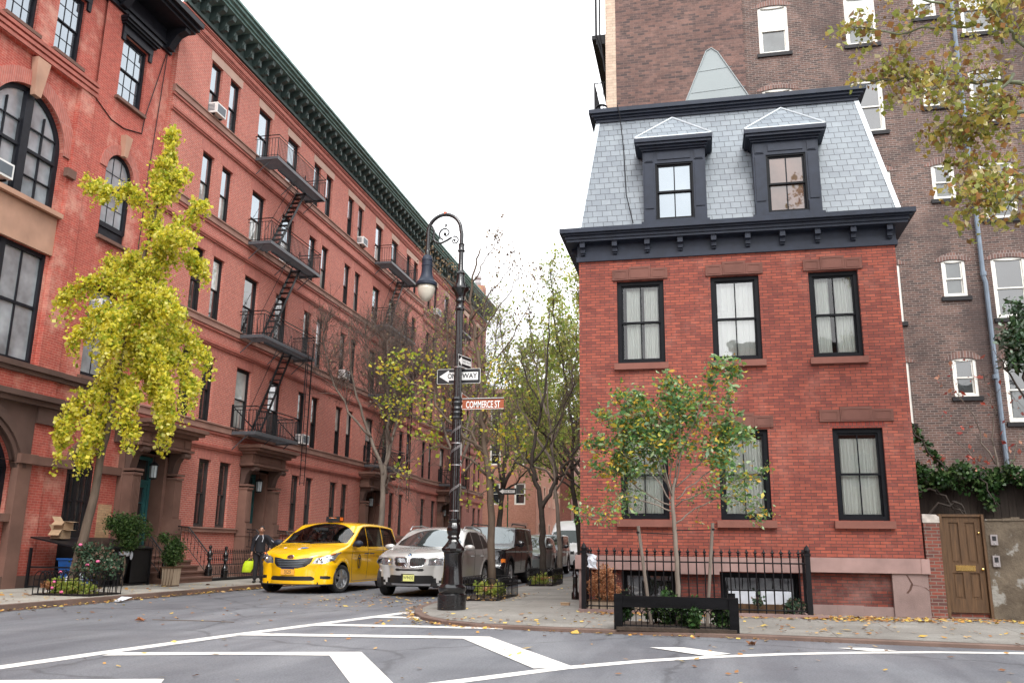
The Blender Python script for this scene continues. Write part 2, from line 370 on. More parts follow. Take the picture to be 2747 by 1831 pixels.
pm('bag_yellow', (.62, .80, .02), .4, var=.2, scale=6, bump=.5, bscale=14)
pm('bark', (.115, .085, .062), .9, var=.4, scale=6, bump=.9, stretch=(1, 1, .3), bscale=22)
pm('bark_grey', (.20, .165, .135), .9, var=.35, scale=6, bump=.8, stretch=(1, 1, .3), bscale=22)
pm('bark_dark', (.045, .035, .028), .9, var=.4, scale=6, bump=.8, bscale=22)
pm('bark_plane', (.20, .23, .15), .8, var=.45, scale=5, bump=.4)
pm('twig', (.13, .098, .082), .9, var=.3, bump=0)
pm('sign_black', (.012, .013, .015), .4, var=.1, bump=0)
pm('sign_white', (.80, .80, .78), .4, var=.04, bump=0)
pm('sign_brown', (.33, .085, .035), .45, var=.08, bump=0)
pm('sign_red', (.50, .02, .03), .4, var=.1, bump=0)
pm('sign_back', (.33, .30, .30), .4, metal=.3, var=.15)
pm('sign_green', (.01, .09, .05), .4, var=.1, bump=0)
pm('orange_cap', (.75, .13, .06), .4, var=.1, bump=0)
pm('lamp_glass', (.60, .56, .47), .12, var=.12, scale=3, bump=0, spec=.6)
pm('tyre', (.016, .016, .017), .8, var=.2, scale=10, bump=.2)
pm('alloy', (.55, .56, .57), .28, metal=.85, var=.1, bump=0)
pm('chrome', (.85, .86, .88), .08, metal=1, var=.03, bump=0)
pm('car_black_trim', (.012, .012, .013), .5, var=.2, bump=.05)
pm('taxi_yellow', (.96, .53, .004), .22, var=.03, scale=1, bump=0, coat=.9)
pm('car_silver', (.60, .60, .58), .26, metal=.25, var=.03, bump=0, coat=.8)
pm('car_black', (.010, .010, .013), .15, var=.1, bump=0, coat=1)
pm('car_greygreen', (.22, .25, .25), .28, metal=.5, var=.05, bump=0, coat=.8)
pm('car_charcoal', (.030, .034, .042), .2, metal=.3, var=.05, bump=0, coat=.9)
pm('van_white', (.80, .80, .80), .3, var=.03, bump=0, coat=.6)
pm('headlamp', (.40, .43, .46), .12, metal=.7, var=.5, scale=9, bump=.15, bscale=12, coat=1)
pm('lamp_amber', (.85, .22, .03), .12, var=.1, bump=0, coat=1)
pm('lamp_red', (.45, .01, .01), .12, var=.1, bump=0, coat=1)
pm('plate_orange', (.85, .42, .06), .5, var=.05, bump=0)
pm('plate_yellow', (.72, .74, .25), .5, var=.08, bump=0)
pm('navy', (.01, .02, .07), .5, var=.1, bump=0)
pm('ink', (.01, .01, .012), .5, var=0, bump=0)
pm('decal_white', (.8, .8, .8), .5, var=0, bump=0)
pm('decal_blue', (.05, .25, .65), .5, var=.1, bump=0)
pm('skin', (.42, .22, .14), .5, var=.08, bump=0)
pm('hair', (.015, .012, .012), .5, var=.2, bump=.2)
pm('cloth_black', (.014, .014, .019), .85, var=.3, scale=6, bump=.4, bscale=30)
pm('cloth_grey', (.022, .020, .024), .85, var=.3, scale=8, bump=.3)
pm('cloth_lining', (.5, .52, .58), .8, var=.2)
pm('terracotta', (.30, .10, .055), .8, var=.25)
pm('flower_pink', (.75, .16, .32), .6, var=.2, bump=0)
pm('flower_orange', (.70, .16, .05), .6, var=.3, bump=0)
pm('lead_flash', (.55, .60, .63), .45, metal=.2, var=.12, scale=4, bump=.2)
glossglass('glass_sky', (.08, .09, .10), refl=.5, tint=(.84, .93, 1.0))
glossglass('glass_dark', (.022, .024, .026), refl=.18)
glossglass('glass_blind', (.36, .38, .36), refl=.22)
glossglass('glass_drape', (.34, .38, .41), refl=.4)
glossglass('glass_car', (.012, .016, .016), refl=.05, ior=1.33, wob=.03, tint=(.8, .9, .88))
glossglass('glass_car_sky', (.03, .035, .035), refl=.30, wob=.03, tint=(.80, .88, .90))
glossglass('glass_flats', (.055, .062, .062), refl=.10)
pm('whitewash', (.45, .41, .37), .9, var=.35, scale=9, bump=.6)
clearglass('glass_tinted', .035, (.55, .62, .60)); pm('cabin', (.022, .022, .024), .8, var=.3); pm('seat_cloth', (.07, .07, .075), .9, var=.3)
clearglass('glass_clear', .05); clearglass('glass_clear_sky', .22)
leafm('leaf_ginkgo', [(.84, .76, .08), (.78, .74, .12), (.72, .64, .05), (.64, .60, .05), (.50, .54, .05), (.76, .66, .10), (.34, .42, .04), (.85, .82, .26), (.68, .66, .07), (.26, .34, .03), (.78, .74, .14)], .5)
leafm('leaf_lime', [(.42, .46, .05), (.28, .38, .04), (.60, .52, .05), (.16, .26, .03), (.5, .52, .12), (.62, .45, .06)], .4)
leafm('leaf_young', [(.07, .19, .055), (.10, .23, .07), (.16, .28, .06), (.34, .44, .24), (.06, .15, .05), (.24, .36, .08), (.52, .44, .05), (.16, .28, .13), (.58, .36, .05), (.30, .40, .2)], .25, .35)
leafm('leaf_plane', [(.42, .34, .06), (.32, .34, .06), (.50, .38, .10), (.24, .27, .05), (.40, .20, .07), (.60, .52, .28), (.38, .38, .09), (.30, .34, .08), (.46, .42, .12), (.22, .13, .05)], .4)
leafm('leaf_street', [(.24, .31, .06), (.17, .24, .05), (.34, .38, .09), (.42, .40, .10), (.12, .18, .04), (.30, .34, .10)], .45)
leafm('leaf_bright', [(.34, .44, .09), (.44, .48, .12), (.24, .36, .06), (.55, .49, .14), (.38, .46, .10)], .5)
leafm('leaf_brown', [(.16, .09, .05), (.24, .15, .08), (.34, .24, .13), (.10, .06, .04), (.40, .32, .2)], .3)
leafm('leaf_box', [(.030, .075, .016), (.045, .10, .02), (.022, .05, .012), (.07, .14, .03), (.10, .16, .05)], .2)
leafm('leaf_rose', [(.035, .075, .04), (.05, .10, .055), (.025, .055, .03), (.09, .14, .08), (.14, .09, .06)], .2)
leafm('leaf_ivy', [(.020, .055, .014), (.03, .075, .02), (.045, .10, .03), (.014, .035, .010), (.09, .15, .05)], .15, .3)
leafm('leaf_gloss', [(.03, .07, .03), (.05, .10, .04), (.30, .38, .30), (.02, .05, .02), (.07, .13, .05), (.22, .30, .22)], .1, .2)
leafm('leaf_red', [(.45, .08, .05), (.55, .16, .12), (.35, .06, .05), (.6, .3, .2)], .35)
leafm('leaf_litter', [(.62, .40, .07), (.48, .25, .06), (.30, .14, .05), (.68, .50, .12), (.20, .09, .04), (.55, .36, .16), (.42, .20, .07)], .1)
leafm('leaf_rust', [(.50, .22, .10), (.58, .30, .15), (.40, .17, .08), (.62, .36, .2)], .3)
def slate(name):
    m, t, p, o = _nodes(name); tc = _n(t, 'ShaderNodeTexCoord'); s = _n(t, 'ShaderNodeSeparateXYZ'); t.links.new(tc.outputs['Object'], s.inputs[0])
    a = _n(t, 'ShaderNodeMath', operation='ADD'); t.links.new(s.outputs['X'], a.inputs[0])
    y = _n(t, 'ShaderNodeMath', operation='MULTIPLY'); y.inputs[1].default_value = .35; t.links.new(s.outputs['Y'], y.inputs[0]); t.links.new(y.outputs[0], a.inputs[1])
    c = _n(t, 'ShaderNodeCombineXYZ'); t.links.new(a.outputs[0], c.inputs['X']); t.links.new(s.outputs['Z'], c.inputs['Y'])
    b = _n(t, 'ShaderNodeTexBrick', offset=.47, offset_frequency=2, squash=1.0); t.links.new(c.outputs[0], b.inputs['Vector'])
    for k, v in dict(Scale=1).items(): b.inputs[k].default_value = v
    b.inputs['Brick Width'].default_value = .215; b.inputs['Row Height'].default_value = .15; b.inputs['Mortar Size'].default_value = .005; b.inputs['Mortar Smooth'].default_value = .2
    b.inputs['Color1'].default_value = (.225, .26, .29, 1); b.inputs['Color2'].default_value = (.17, .20, .23, 1); b.inputs['Mortar'].default_value = (.03, .035, .045, 1)
    f = _ramp(t, _noise(t, tc.outputs['Object'], 3.3, 6, .65), .3, .72, (.88, .88, .9), (1.1, 1.1, 1.08)); col = _mixc(t, 1.0, b.outputs['Color'], f, 'MULTIPLY')
    t.links.new(col, p.inputs['Base Color']); p.inputs['Roughness'].default_value = .5
    bp = _n(t, 'ShaderNodeBump', invert=True); bp.inputs['Strength'].default_value = .8; bp.inputs['Distance'].default_value = .01
    t.links.new(b.outputs['Fac'], bp.inputs['Height']); t.links.new(bp.outputs[0], p.inputs['Normal'])
slate('slate')
def asphalt():
    m, t, p, o = _nodes('asphalt'); tc = _n(t, 'ShaderNodeTexCoord'); v = tc.outputs['Object']
    col = _mixc(t, _ramp(t, _noise(t, v, .22, 7, .6), .35, .68), (.115, .122, .134), (.19, .196, .206))
    mp = _n(t, 'ShaderNodeMapping'); mp.inputs['Scale'].default_value = (.35, .06, 1); mp.inputs['Rotation'].default_value = (0, 0, radians(62)); t.links.new(v, mp.inputs['Vector'])
    f = _ramp(t, _noise(t, mp.outputs[0], 4.0, 3, .5), .47, .53, (.84, .84, .86), (1.08, 1.08, 1.08)); col = _mixc(t, .6, col, f, 'MULTIPLY')
    mp2 = _n(t, 'ShaderNodeMapping'); mp2.inputs['Scale'].default_value = (.9, .12, 1); t.links.new(v, mp2.inputs['Vector'])
    f = _ramp(t, _noise(t, mp2.outputs[0], 1.1, 5, .6), .44, .56, (.84, .84, .86), (1.10, 1.10, 1.10)); col = _mixc(t, .7, col, f, 'MULTIPLY')
    f = _ramp(t, _noise(t, v, 1.7, 5, .7), .62, .72, (1, 1, 1), (.72, .73, .76)); col = _mixc(t, .6, col, f, 'MULTIPLY')
    f = _ramp(t, _noise(t, v, 38, 4, .85), .30, .70, (.45, .45, .47), (1.6, 1.6, 1.62)); col = _mixc(t, .9, col, f, 'MULTIPLY')
    vo = _n(t, 'ShaderNodeTexVoronoi', feature='DISTANCE_TO_EDGE'); vo.inputs['Scale'].default_value = .33
    nm = _n(t, 'ShaderNodeTexNoise'); nm.inputs['Scale'].default_value = 1.6; t.links.new(v, nm.inputs['Vector'])
    ad = _mixc(t, .35, v, nm.outputs['Color']); t.links.new(ad, vo.inputs['Vector'])
    f = _ramp(t, vo.outputs['Distance'], .004, .012, (.45, .45, .45), (1, 1, 1)); col = _mixc(t, .55, col, f, 'MULTIPLY')
    t.links.new(col, p.inputs['Base Color']); p.inputs['Roughness'].default_value = .72
    rf = _ramp(t, _noise(t, v, .5, 4), .35, .7, (.55, .55, .55), (.85, .85, .85)); t.links.new(rf, p.inputs['Roughness'])
    b = _n(t, 'ShaderNodeBump'); b.inputs['Strength'].default_value = .5; b.inputs['Distance'].default_value = .008
    t.links.new(_noise(t, v, 70, 3), b.inputs['Height']); t.links.new(b.outputs[0], p.inputs['Normal'])
asphalt()
def paving(name, c1, c2, joint, w, h):
    m, t, p, o = _nodes(name); tc = _n(t, 'ShaderNodeTexCoord'); v = tc.outputs['Object']
    b = _n(t, 'ShaderNodeTexBrick', offset=.5); t.links.new(v, b.inputs['Vector']); b.inputs['Scale'].default_value = 1
    b.inputs['Brick Width'].default_value = w; b.inputs['Row Height'].default_value = h; b.inputs['Mortar Size'].default_value = .012
    b.inputs['Color1'].default_value = (*c1, 1); b.inputs['Color2'].default_value = (*c2, 1); b.inputs['Mortar'].default_value = (*joint, 1)
    f = _ramp(t, _noise(t, v, .7, 8, .65), .3, .72, (.62, .60, .58), (1.2, 1.2, 1.18)); col = _mixc(t, 1.0, b.outputs['Color'], f, 'MULTIPLY')
    f = _ramp(t, _noise(t, v, 40, 3, .7), .3, .7, (.75, .75, .75), (1.22, 1.22, 1.22)); col = _mixc(t, 1.0, col, f, 'MULTIPLY')
    t.links.new(col, p.inputs['Base Color']); p.inputs['Roughness'].default_value = .88
    bp = _n(t, 'ShaderNodeBump'); bp.inputs['Strength'].default_value = .4; bp.inputs['Distance'].default_value = .006
    t.links.new(_noise(t, v, 50, 3), bp.inputs['Height']); t.links.new(bp.outputs[0], p.inputs['Normal'])
paving('pavement_pale', (.40, .385, .345), (.35, .335, .30), (.16, .14, .12), 2.3, 1.5)
paving('pavement_grey', (.27, .26, .24), (.235, .23, .215), (.16, .15, .135), 1.9, 1.25)
def roadpaint():
    m, t, p, o = _nodes('road_paint'); tc = _n(t, 'ShaderNodeTexCoord'); v = tc.outputs['Object']
    col = _mixc(t, _ramp(t, _noise(t, v, 2.5, 7, .7), .3, .8), (.84, .83, .79), (.66, .64, .60))
    f = _ramp(t, _noise(t, v, 9, 9, .85), .34, .44, (.28, .28, .29), (1, 1, 1)); col = _mixc(t, .85, col, f, 'MULTIPLY')
    f = _ramp(t, _noise(t, v, 1.1, 6, .7), .30, .45, (.72, .72, .72), (1, 1, 1)); col = _mixc(t, .9, col, f, 'MULTIPLY')
    t.links.new(col, p.inputs['Base Color']); p.inputs['Roughness'].default_value = .6
roadpaint()
def stucco_wall():
    m, t, p, o = _nodes('old_stucco'); tc = _n(t, 'ShaderNodeTexCoord'); v = tc.outputs['Object']
    col = _mixc(t, _ramp(t, _noise(t, v, 1.3, 8, .7), .35, .65), (.05, .036, .025), (.175, .14, .10))
    col = _mixc(t, _ramp(t, _noise(t, v, 3.1, 5, .6), .58, .63), col, (.27, .26, .235))
    col = _mixc(t, _ramp(t, _noise(t, v, .8, 5, .6), .62, .68), col, (.16, .085, .06))
    t.links.new(col, p.inputs['Base Color']); p.inputs['Roughness'].default_value = .95
    b = _n(t, 'ShaderNodeBump'); b.inputs['Strength'].default_value = .9; b.inputs['Distance'].default_value = .03
    t.links.new(_noise(t, v, 9, 7, .7), b.inputs['Height']); t.links.new(b.outputs[0], p.inputs['Normal'])
stucco_wall()

brick('voussoir_flats', (.24, .13, .105), (.12, .075, .066), (.30, .25, .23), bw=.08, bh=.4, ms=.01, stain_amt=.3, bumps=.6)

brick('brick_bare', (.62, .42, .24), (.52, .33, .18), (.4, .25, .16), stain_amt=.3, bumps=.5)
glossglass('glass_brown_reflection', (.10, .055, .04), refl=.12)  # reflection of brown houses painted into the pane's base colour
# ---------------------------------------------------------------- ground, road, pavements
def struct(o, label=None):
    o['kind'] = 'structure'
    if label: o['label'] = label; 
    return o
def flat(name, poly, z, mat):
    mb = MB(); mb.add([(x, y, z) for x, y in poly], [tuple(range(len(poly)))]); return mb.build(name, mat)
g = struct(flat('ground', [(-500, -500), (500, -500), (500, 500), (-500, 500)], -.03, 'concrete'), 'grey ground reaching away under the whole street'); g['category'] = 'ground'
g = struct(flat('road', [(-60, -60), (60, -60), (60, 130), (-60, 130)], 0, 'asphalt'), 'worn grey asphalt of the junction and the street leading away'); g['category'] = 'road'
CURB_R = [(-5.6, 125), (-5.7, 60), (-5.75, 38), (-5.88, 26), (-6.05, 20.5), (-6.0, 18.9), (-5.8, 17.6), (-5.45, 16.5), (-4.95, 15.5), (-4.4, 14.85), (-3.7, 14.42), (-2.6, 14.2), (-1.2, 14.12), (.4, 14.08), (2.3, 13.9), (4.2, 13.72), (8, 13.6), (55, 13.4)]
INN_R = [(-3.9, 125), (-3.9, 60), (-3.9, 38), (-3.9, 26), (-3.85, 20.5), (-3.7, 19.4), (-3.5, 18.6), (-3.25, 17.9), (-3.0, 17.3), (-2.7, 16.9), (-2.3, 16.6), (-1.8, 16.4), (-1.0, 16.3), (.4, 16.25), (2.3, 16.1), (4.2, 16.0), (8, 15.9), (55, 15.8)]
def inset(P, Q, w):
    out = []
    for p, q in zip(P, Q):
        d = np.array(q)-np.array(p); out.append(tuple(np.array(p)+d/np.linalg.norm(d)*w))
    return out
ZK, ZI = .06, .11
K1 = inset(CURB_R, INN_R, .16)
mb = MB(); n = len(CURB_R)
mb.add([(x, y, 0-.02) for x, y in CURB_R]+[(x, y, ZK-.012) for x, y in CURB_R]+[(x+.0, y, ZK) for x, y in inset(CURB_R, INN_R, .015)]+[(x, y, ZK) for x, y in K1],
       [(r*n+i, r*n+i+1, (r+1)*n+i+1, (r+1)*n+i) for r in range(3) for i in range(n-1)])
o = struct(mb.build('kerb', 'kerb_steel'), 'worn brown kerb curving round the corner in front of the house'); o['category'] = 'kerb'
mb = MB(); mb.add([(x, y, ZK+.003) for x, y in K1]+[(x, y, ZI) for x, y in INN_R], [(i, i+1, n+i+1, n+i) for i in range(n-1)])
mb.add([(x, y, ZI) for x, y in INN_R]+[(55, 125, ZI)], [tuple(range(n+1))])
o = struct(mb.build('pavement', 'pavement_grey'), 'grey pavement round the corner of the brick house'); o['category'] = 'pavement'
CL = -12.8
mb = MB(); mb.box(CL-.18, CL, -40, 125, -.02, .12)
o = struct(mb.build('kerb', 'kerb_steel'), 'straight brown kerb along the far left pavement'); o['category'] = 'kerb'
mb = MB(); mb.box(-40, CL-.18, -40, 125, -.02, .118)
o = struct(mb.build('pavement', 'pavement_pale'), 'pale pavement running along the row of red brick buildings'); o['category'] = 'pavement'
# painted traffic markings: outline lines and chevrons of the painted island
mb = MB(); ZP = .004
def stripe(pts, w0, w1=None):
    w1 = w1 or w0; P = [np.array(p, float) for p in pts]; L = []; R = []
    for i, p in enumerate(P):
        d = P[min(i+1, len(P)-1)]-P[max(i-1, 0)]; d /= np.linalg.norm(d); nn = np.array([-d[1], d[0]]); w = w0+(w1-w0)*i/(len(P)-1)
        L.append(p+nn*w/2); R.append(p-nn*w/2)
    mb.add([(x, y, ZP) for x, y in L+R], [(i, len(P)+i, len(P)+i+1, i+1) for i in range(len(P)-1)])
def blot(poly, z=.006): mb.add([(x, y, z) for x, y in poly], [tuple(range(len(poly)))])
stripe([(-7.9, 3.5), (-7.5, 6.5), (-7.25, 8.25), (-7.05, 9.85), (-6.73, 11.9), (-6.42, 13.6), (-6.1, 15.3), (-5.75, 17.3)], .24)
blot([(-6.95, 9.72), (-5.55, 10.22), (-4.2, 10.69), (-2.98, 8.45), (-1.9, 6.3), (-2.3, 6.2), (-3.38, 8.34), (-4.42, 10.22), (-5.6, 9.93), (-6.9, 9.4)])
blot([(-6.72, 12.3), (-4.9, 12.68), (-3.12, 13.02), (-1.45, 10.1), (-1.86, 9.85), (-3.42, 12.62), (-4.9, 12.32), (-6.7, 11.95)], .008)
blot([(-6.3, 14.15), (-4.6, 14.4), (-3.25, 14.52), (-3.2, 14.22), (-4.6, 14.08), (-6.25, 13.78)], .0065)
blot([(-5.95, 15.98), (-5.1, 16.1), (-5.0, 15.78), (-5.9, 15.6)], .0075)
blot([(-7.3, 7.2), (-6.3, 7.6), (-5.17, 8.02), (-5.0, 7.7), (-6.2, 7.25), (-7.3, 6.85)], .009)
stripe([(-4.4, 5.6), (-3.4, 7.3), (-2.5, 8.6), (-1.56, 10.02), (-.7, 10.95), (.085, 11.6), (1.0, 12.2), (2.0, 12.70), (3.0, 13.08), (4.15, 13.33), (9, 13.3), (20, 13.2)], .2)
blot([(-.75, 12.35), (-.30, 12.5), (.30, 11.95), (.0, 11.60)], .0095)
blot([(1.75, 13.13), (2.12, 13.28), (2.5, 13.05), (2.15, 12.85)], .0095)
o = struct(mb.build('road_marking', 'road_paint'), 'white painted lines and chevrons of the traffic island on the asphalt'); o['category'] = 'road marking'
mb = MB(); mb.box(-9.7, -6.9, 20.0, 23.0, .0, .0045)
# ---------------------------------------------------------------- windows
def win(fr, root, u0, u1, z0, z1, d=-.1, fm='frame_dark', gm='glass_dark', gm2=None, cols=1, rows=1, fw=.055, rise=0, curtain=None, casing=0, name='window', mid=.5, sashw=.04, label=None, single=False):
    """double-hung window: casing, two sashes with glazing bars, panes behind"""
    mb = fr.mb(); zt = z1-rise; gm2 = gm2 or gm
    D = .09
    mb.box(u0, u0+fw, d-D, d, z0, zt); mb.box(u1-fw, u1, d-D, d, z0, zt); mb.box(u0+fw, u1-fw, d-D, d, z0, z0+fw)
    if rise:
        A = arcpts(u0, u1, zt, rise); B = arcpts(u0+fw, u1-fw, zt, rise-fw)
        for i in range(len(A)-1):
            a, b, c, e = A[i], A[i+1], B[i+1], B[i]
            mb.quad((e[0], d, e[1]), (c[0], d, c[1]), (b[0], d, b[1]), (a[0], d, a[1])); mb.quad((e[0], d-D, e[1]), (c[0], d-D, c[1]), (c[0], d, c[1]), (e[0], d, e[1]))
    else: mb.box(u0+fw, u1-fw, d-D, d, z1-fw, z1)
    a0, a1, b0, b1 = u0+fw, u1-fw, z0+fw, z1-fw
    zm = b0+(b1-b0)*mid
    for (s0, s1, ds) in ((b0, zm+sashw/2, d-.075), (zm-sashw/2, b1, d-.035)) if not single else ((b0, b1, d-.05),):
        top = min(s1, zt) if rise else s1
        mb.box(a0, a0+sashw, ds-.03, ds, s0, top); mb.box(a1-sashw, a1, ds-.03, ds, s0, top); mb.box(a0+sashw, a1-sashw, ds-.03, ds, s0, s0+sashw)
        if not (rise and s1 == b1): mb.box(a0+sashw, a1-sashw, ds-.03, ds, s1-sashw, s1)
        for c in range(1, cols):
            x = a0+(a1-a0)*c/cols; h = s1
            if rise and s1 == b1: h = zt+(rise-fw)*sqrt(max(0, 1-((2*c/cols-1))**2))
            mb.box(x-.012, x+.012, ds-.022, ds-.003, s0+sashw, h-.01)
        for r in range(1, rows):
            z = s0+(s1-s0)*r/rows; ww = 0
            if rise and z > zt: ww = (a1-a0)/2*(1-sqrt(max(0, 1-((z-zt)/rise)**2)))
            mb.box(a0+sashw+ww, a1-sashw-ww, ds-.024, ds-.005, z-.011, z+.011)
    if casing:
        k = casing; mb.box(u0-k, u0+.004, d-.05, d+.045, z0, z1+k); mb.box(u1-.004, u1+k, d-.05, d+.045, z0, z1+k); mb.box(u0+.004, u1-.004, d-.05, d+.045, z1-.004, z1+k)
    w = mb.build(name, fm, root, label=label)
    def pane(s0, s1, ds, mat):
        g = fr.mb()
        if rise and s1 == b1:
            A = arcpts(a0, a1, zt, rise-fw); g.add([(a0, ds, s0), (a1, ds, s0)]+[(x, ds, z) for x, z in reversed(A)], [tuple(reversed(range(len(A)+2)))])
        else: g.quad((a0, ds, s0), (a1, ds, s0), (a1, ds, s1), (a0, ds, s1))
        g.build('pane', mat, w)
    if single: pane(b0, b1, d-.065, gm)
    else: pane(b0, zm, d-.09, gm); pane(zm, b1, d-.05, gm2)
    if curtain:
        kind, cm = curtain; g = fr.mb(); dc = d-.17
        spans = {'full': [(0, .52), (.48, 1)], 'parted': [(0, .40), (.52, 1)], 'sides': [(.12, .48), (.58, .95)], 'half': [(0, .5), (.5, 1)], 'blind': [(0, 1)]}[kind]
        lo = b0; hi = b1 if kind != 'half' else b0+(b1-b0)*.94
        if kind == 'blind': g.box(a0, a1, d-.17, d-.165, b0+.02, b0+(b1-b0)*.62)
        for s, e in spans:
            nn = 40; P = []
            for i in range(nn+1):
                x = a0+(a1-a0)*(s+(e-s)*i/nn); P.append((x, dc+.017*sin(i*(.9+.1*((u0*7) % 3))+s*9+u0*5)+.010*sin(i*2.3+u0)))
            for (p, q) in zip(P[:-1], P[1:]): g.quad((p[0], p[1], lo), (q[0], q[1], lo), (q[0], q[1], hi), (p[0], p[1], hi))
        g.build('curtain', cm, w, smooth=False)
        g = fr.mb(); e0, e1 = d-.1, d-1.0     # the room behind, open to the window
        U0, U1, Z0, Z1 = u0-.25, u1+.25, z0-.2, z1+.2
        g.quad((U0, e1, Z0), (U1, e1, Z0), (U1, e1, Z1), (U0, e1, Z1)); g.quad((U0, e0, Z0), (U0, e1, Z0), (U0, e1, Z1), (U0, e0, Z1)); g.quad((U1, e0, Z0), (U1, e1, Z0), (U1, e1, Z1), (U1, e0, Z1))
        g.quad((U0, e0, Z0), (U1, e0, Z0), (U1, e1, Z0), (U0, e1, Z0)); g.quad((U0, e0, Z1), (U1, e0, Z1), (U1, e1, Z1), (U0, e1, Z1))
        g.build('room', 'room_dim', w)
    return w
def ac_unit(fr, u, z, d, label, w=.62):
    o3 = fr(u, d, z); t = thing('air_conditioner', label, 'air conditioner', o3, 'air conditioners in the windows')
    b = fr.mb(); b.box(u-w/2, u+w/2, d-.15, d+.36, z, z+.40); b.box(u-w/2-.004, u+w/2+.004, d+.355, d+.375, z-.004, z+.404); b.build('case', 'white_plastic', t)
    b = fr.mb(); b.box(u-w/2+.05, u+w/2-.05, d+.376, d+.380, z+.05, z+.35)
    for k in range(5): b.box(u-w/2-.006, u-w/2-.003, d+.0, d+.28, z+.08+k*.055, z+.11+k*.055); b.box(u+w/2+.003, u+w/2+.006, d, d+.28, z+.08+k*.055, z+.11+k*.055)
    b.build('grille', 'grille_grey', t)
    b = fr.mb(); b.box(u-w/2+.05, u-w/2+.1, d+.0, d+.25, z-.05, z-.003); b.box(u+w/2-.1, u+w/2-.05, d, d+.25, z-.05, z-.003); b.build('bracket', 'iron', t)
    return t
def bracketrow(fr, root, name, mat, u0, u1, n, w, d0, d1, z0, z1, step=True):
    for i in range(n):
        c = u0+(u1-u0)*i/(n-1); b = fr.mb()
        b.box(c-w/2, c+w/2, d0, d1, z0+(z1-z0)*.55, z1); b.box(c-w/2+.01, c+w/2-.01, d0, d0+(d1-d0)*.6, z0, z0+(z1-z0)*.55)
        b.build(name, mat, root)
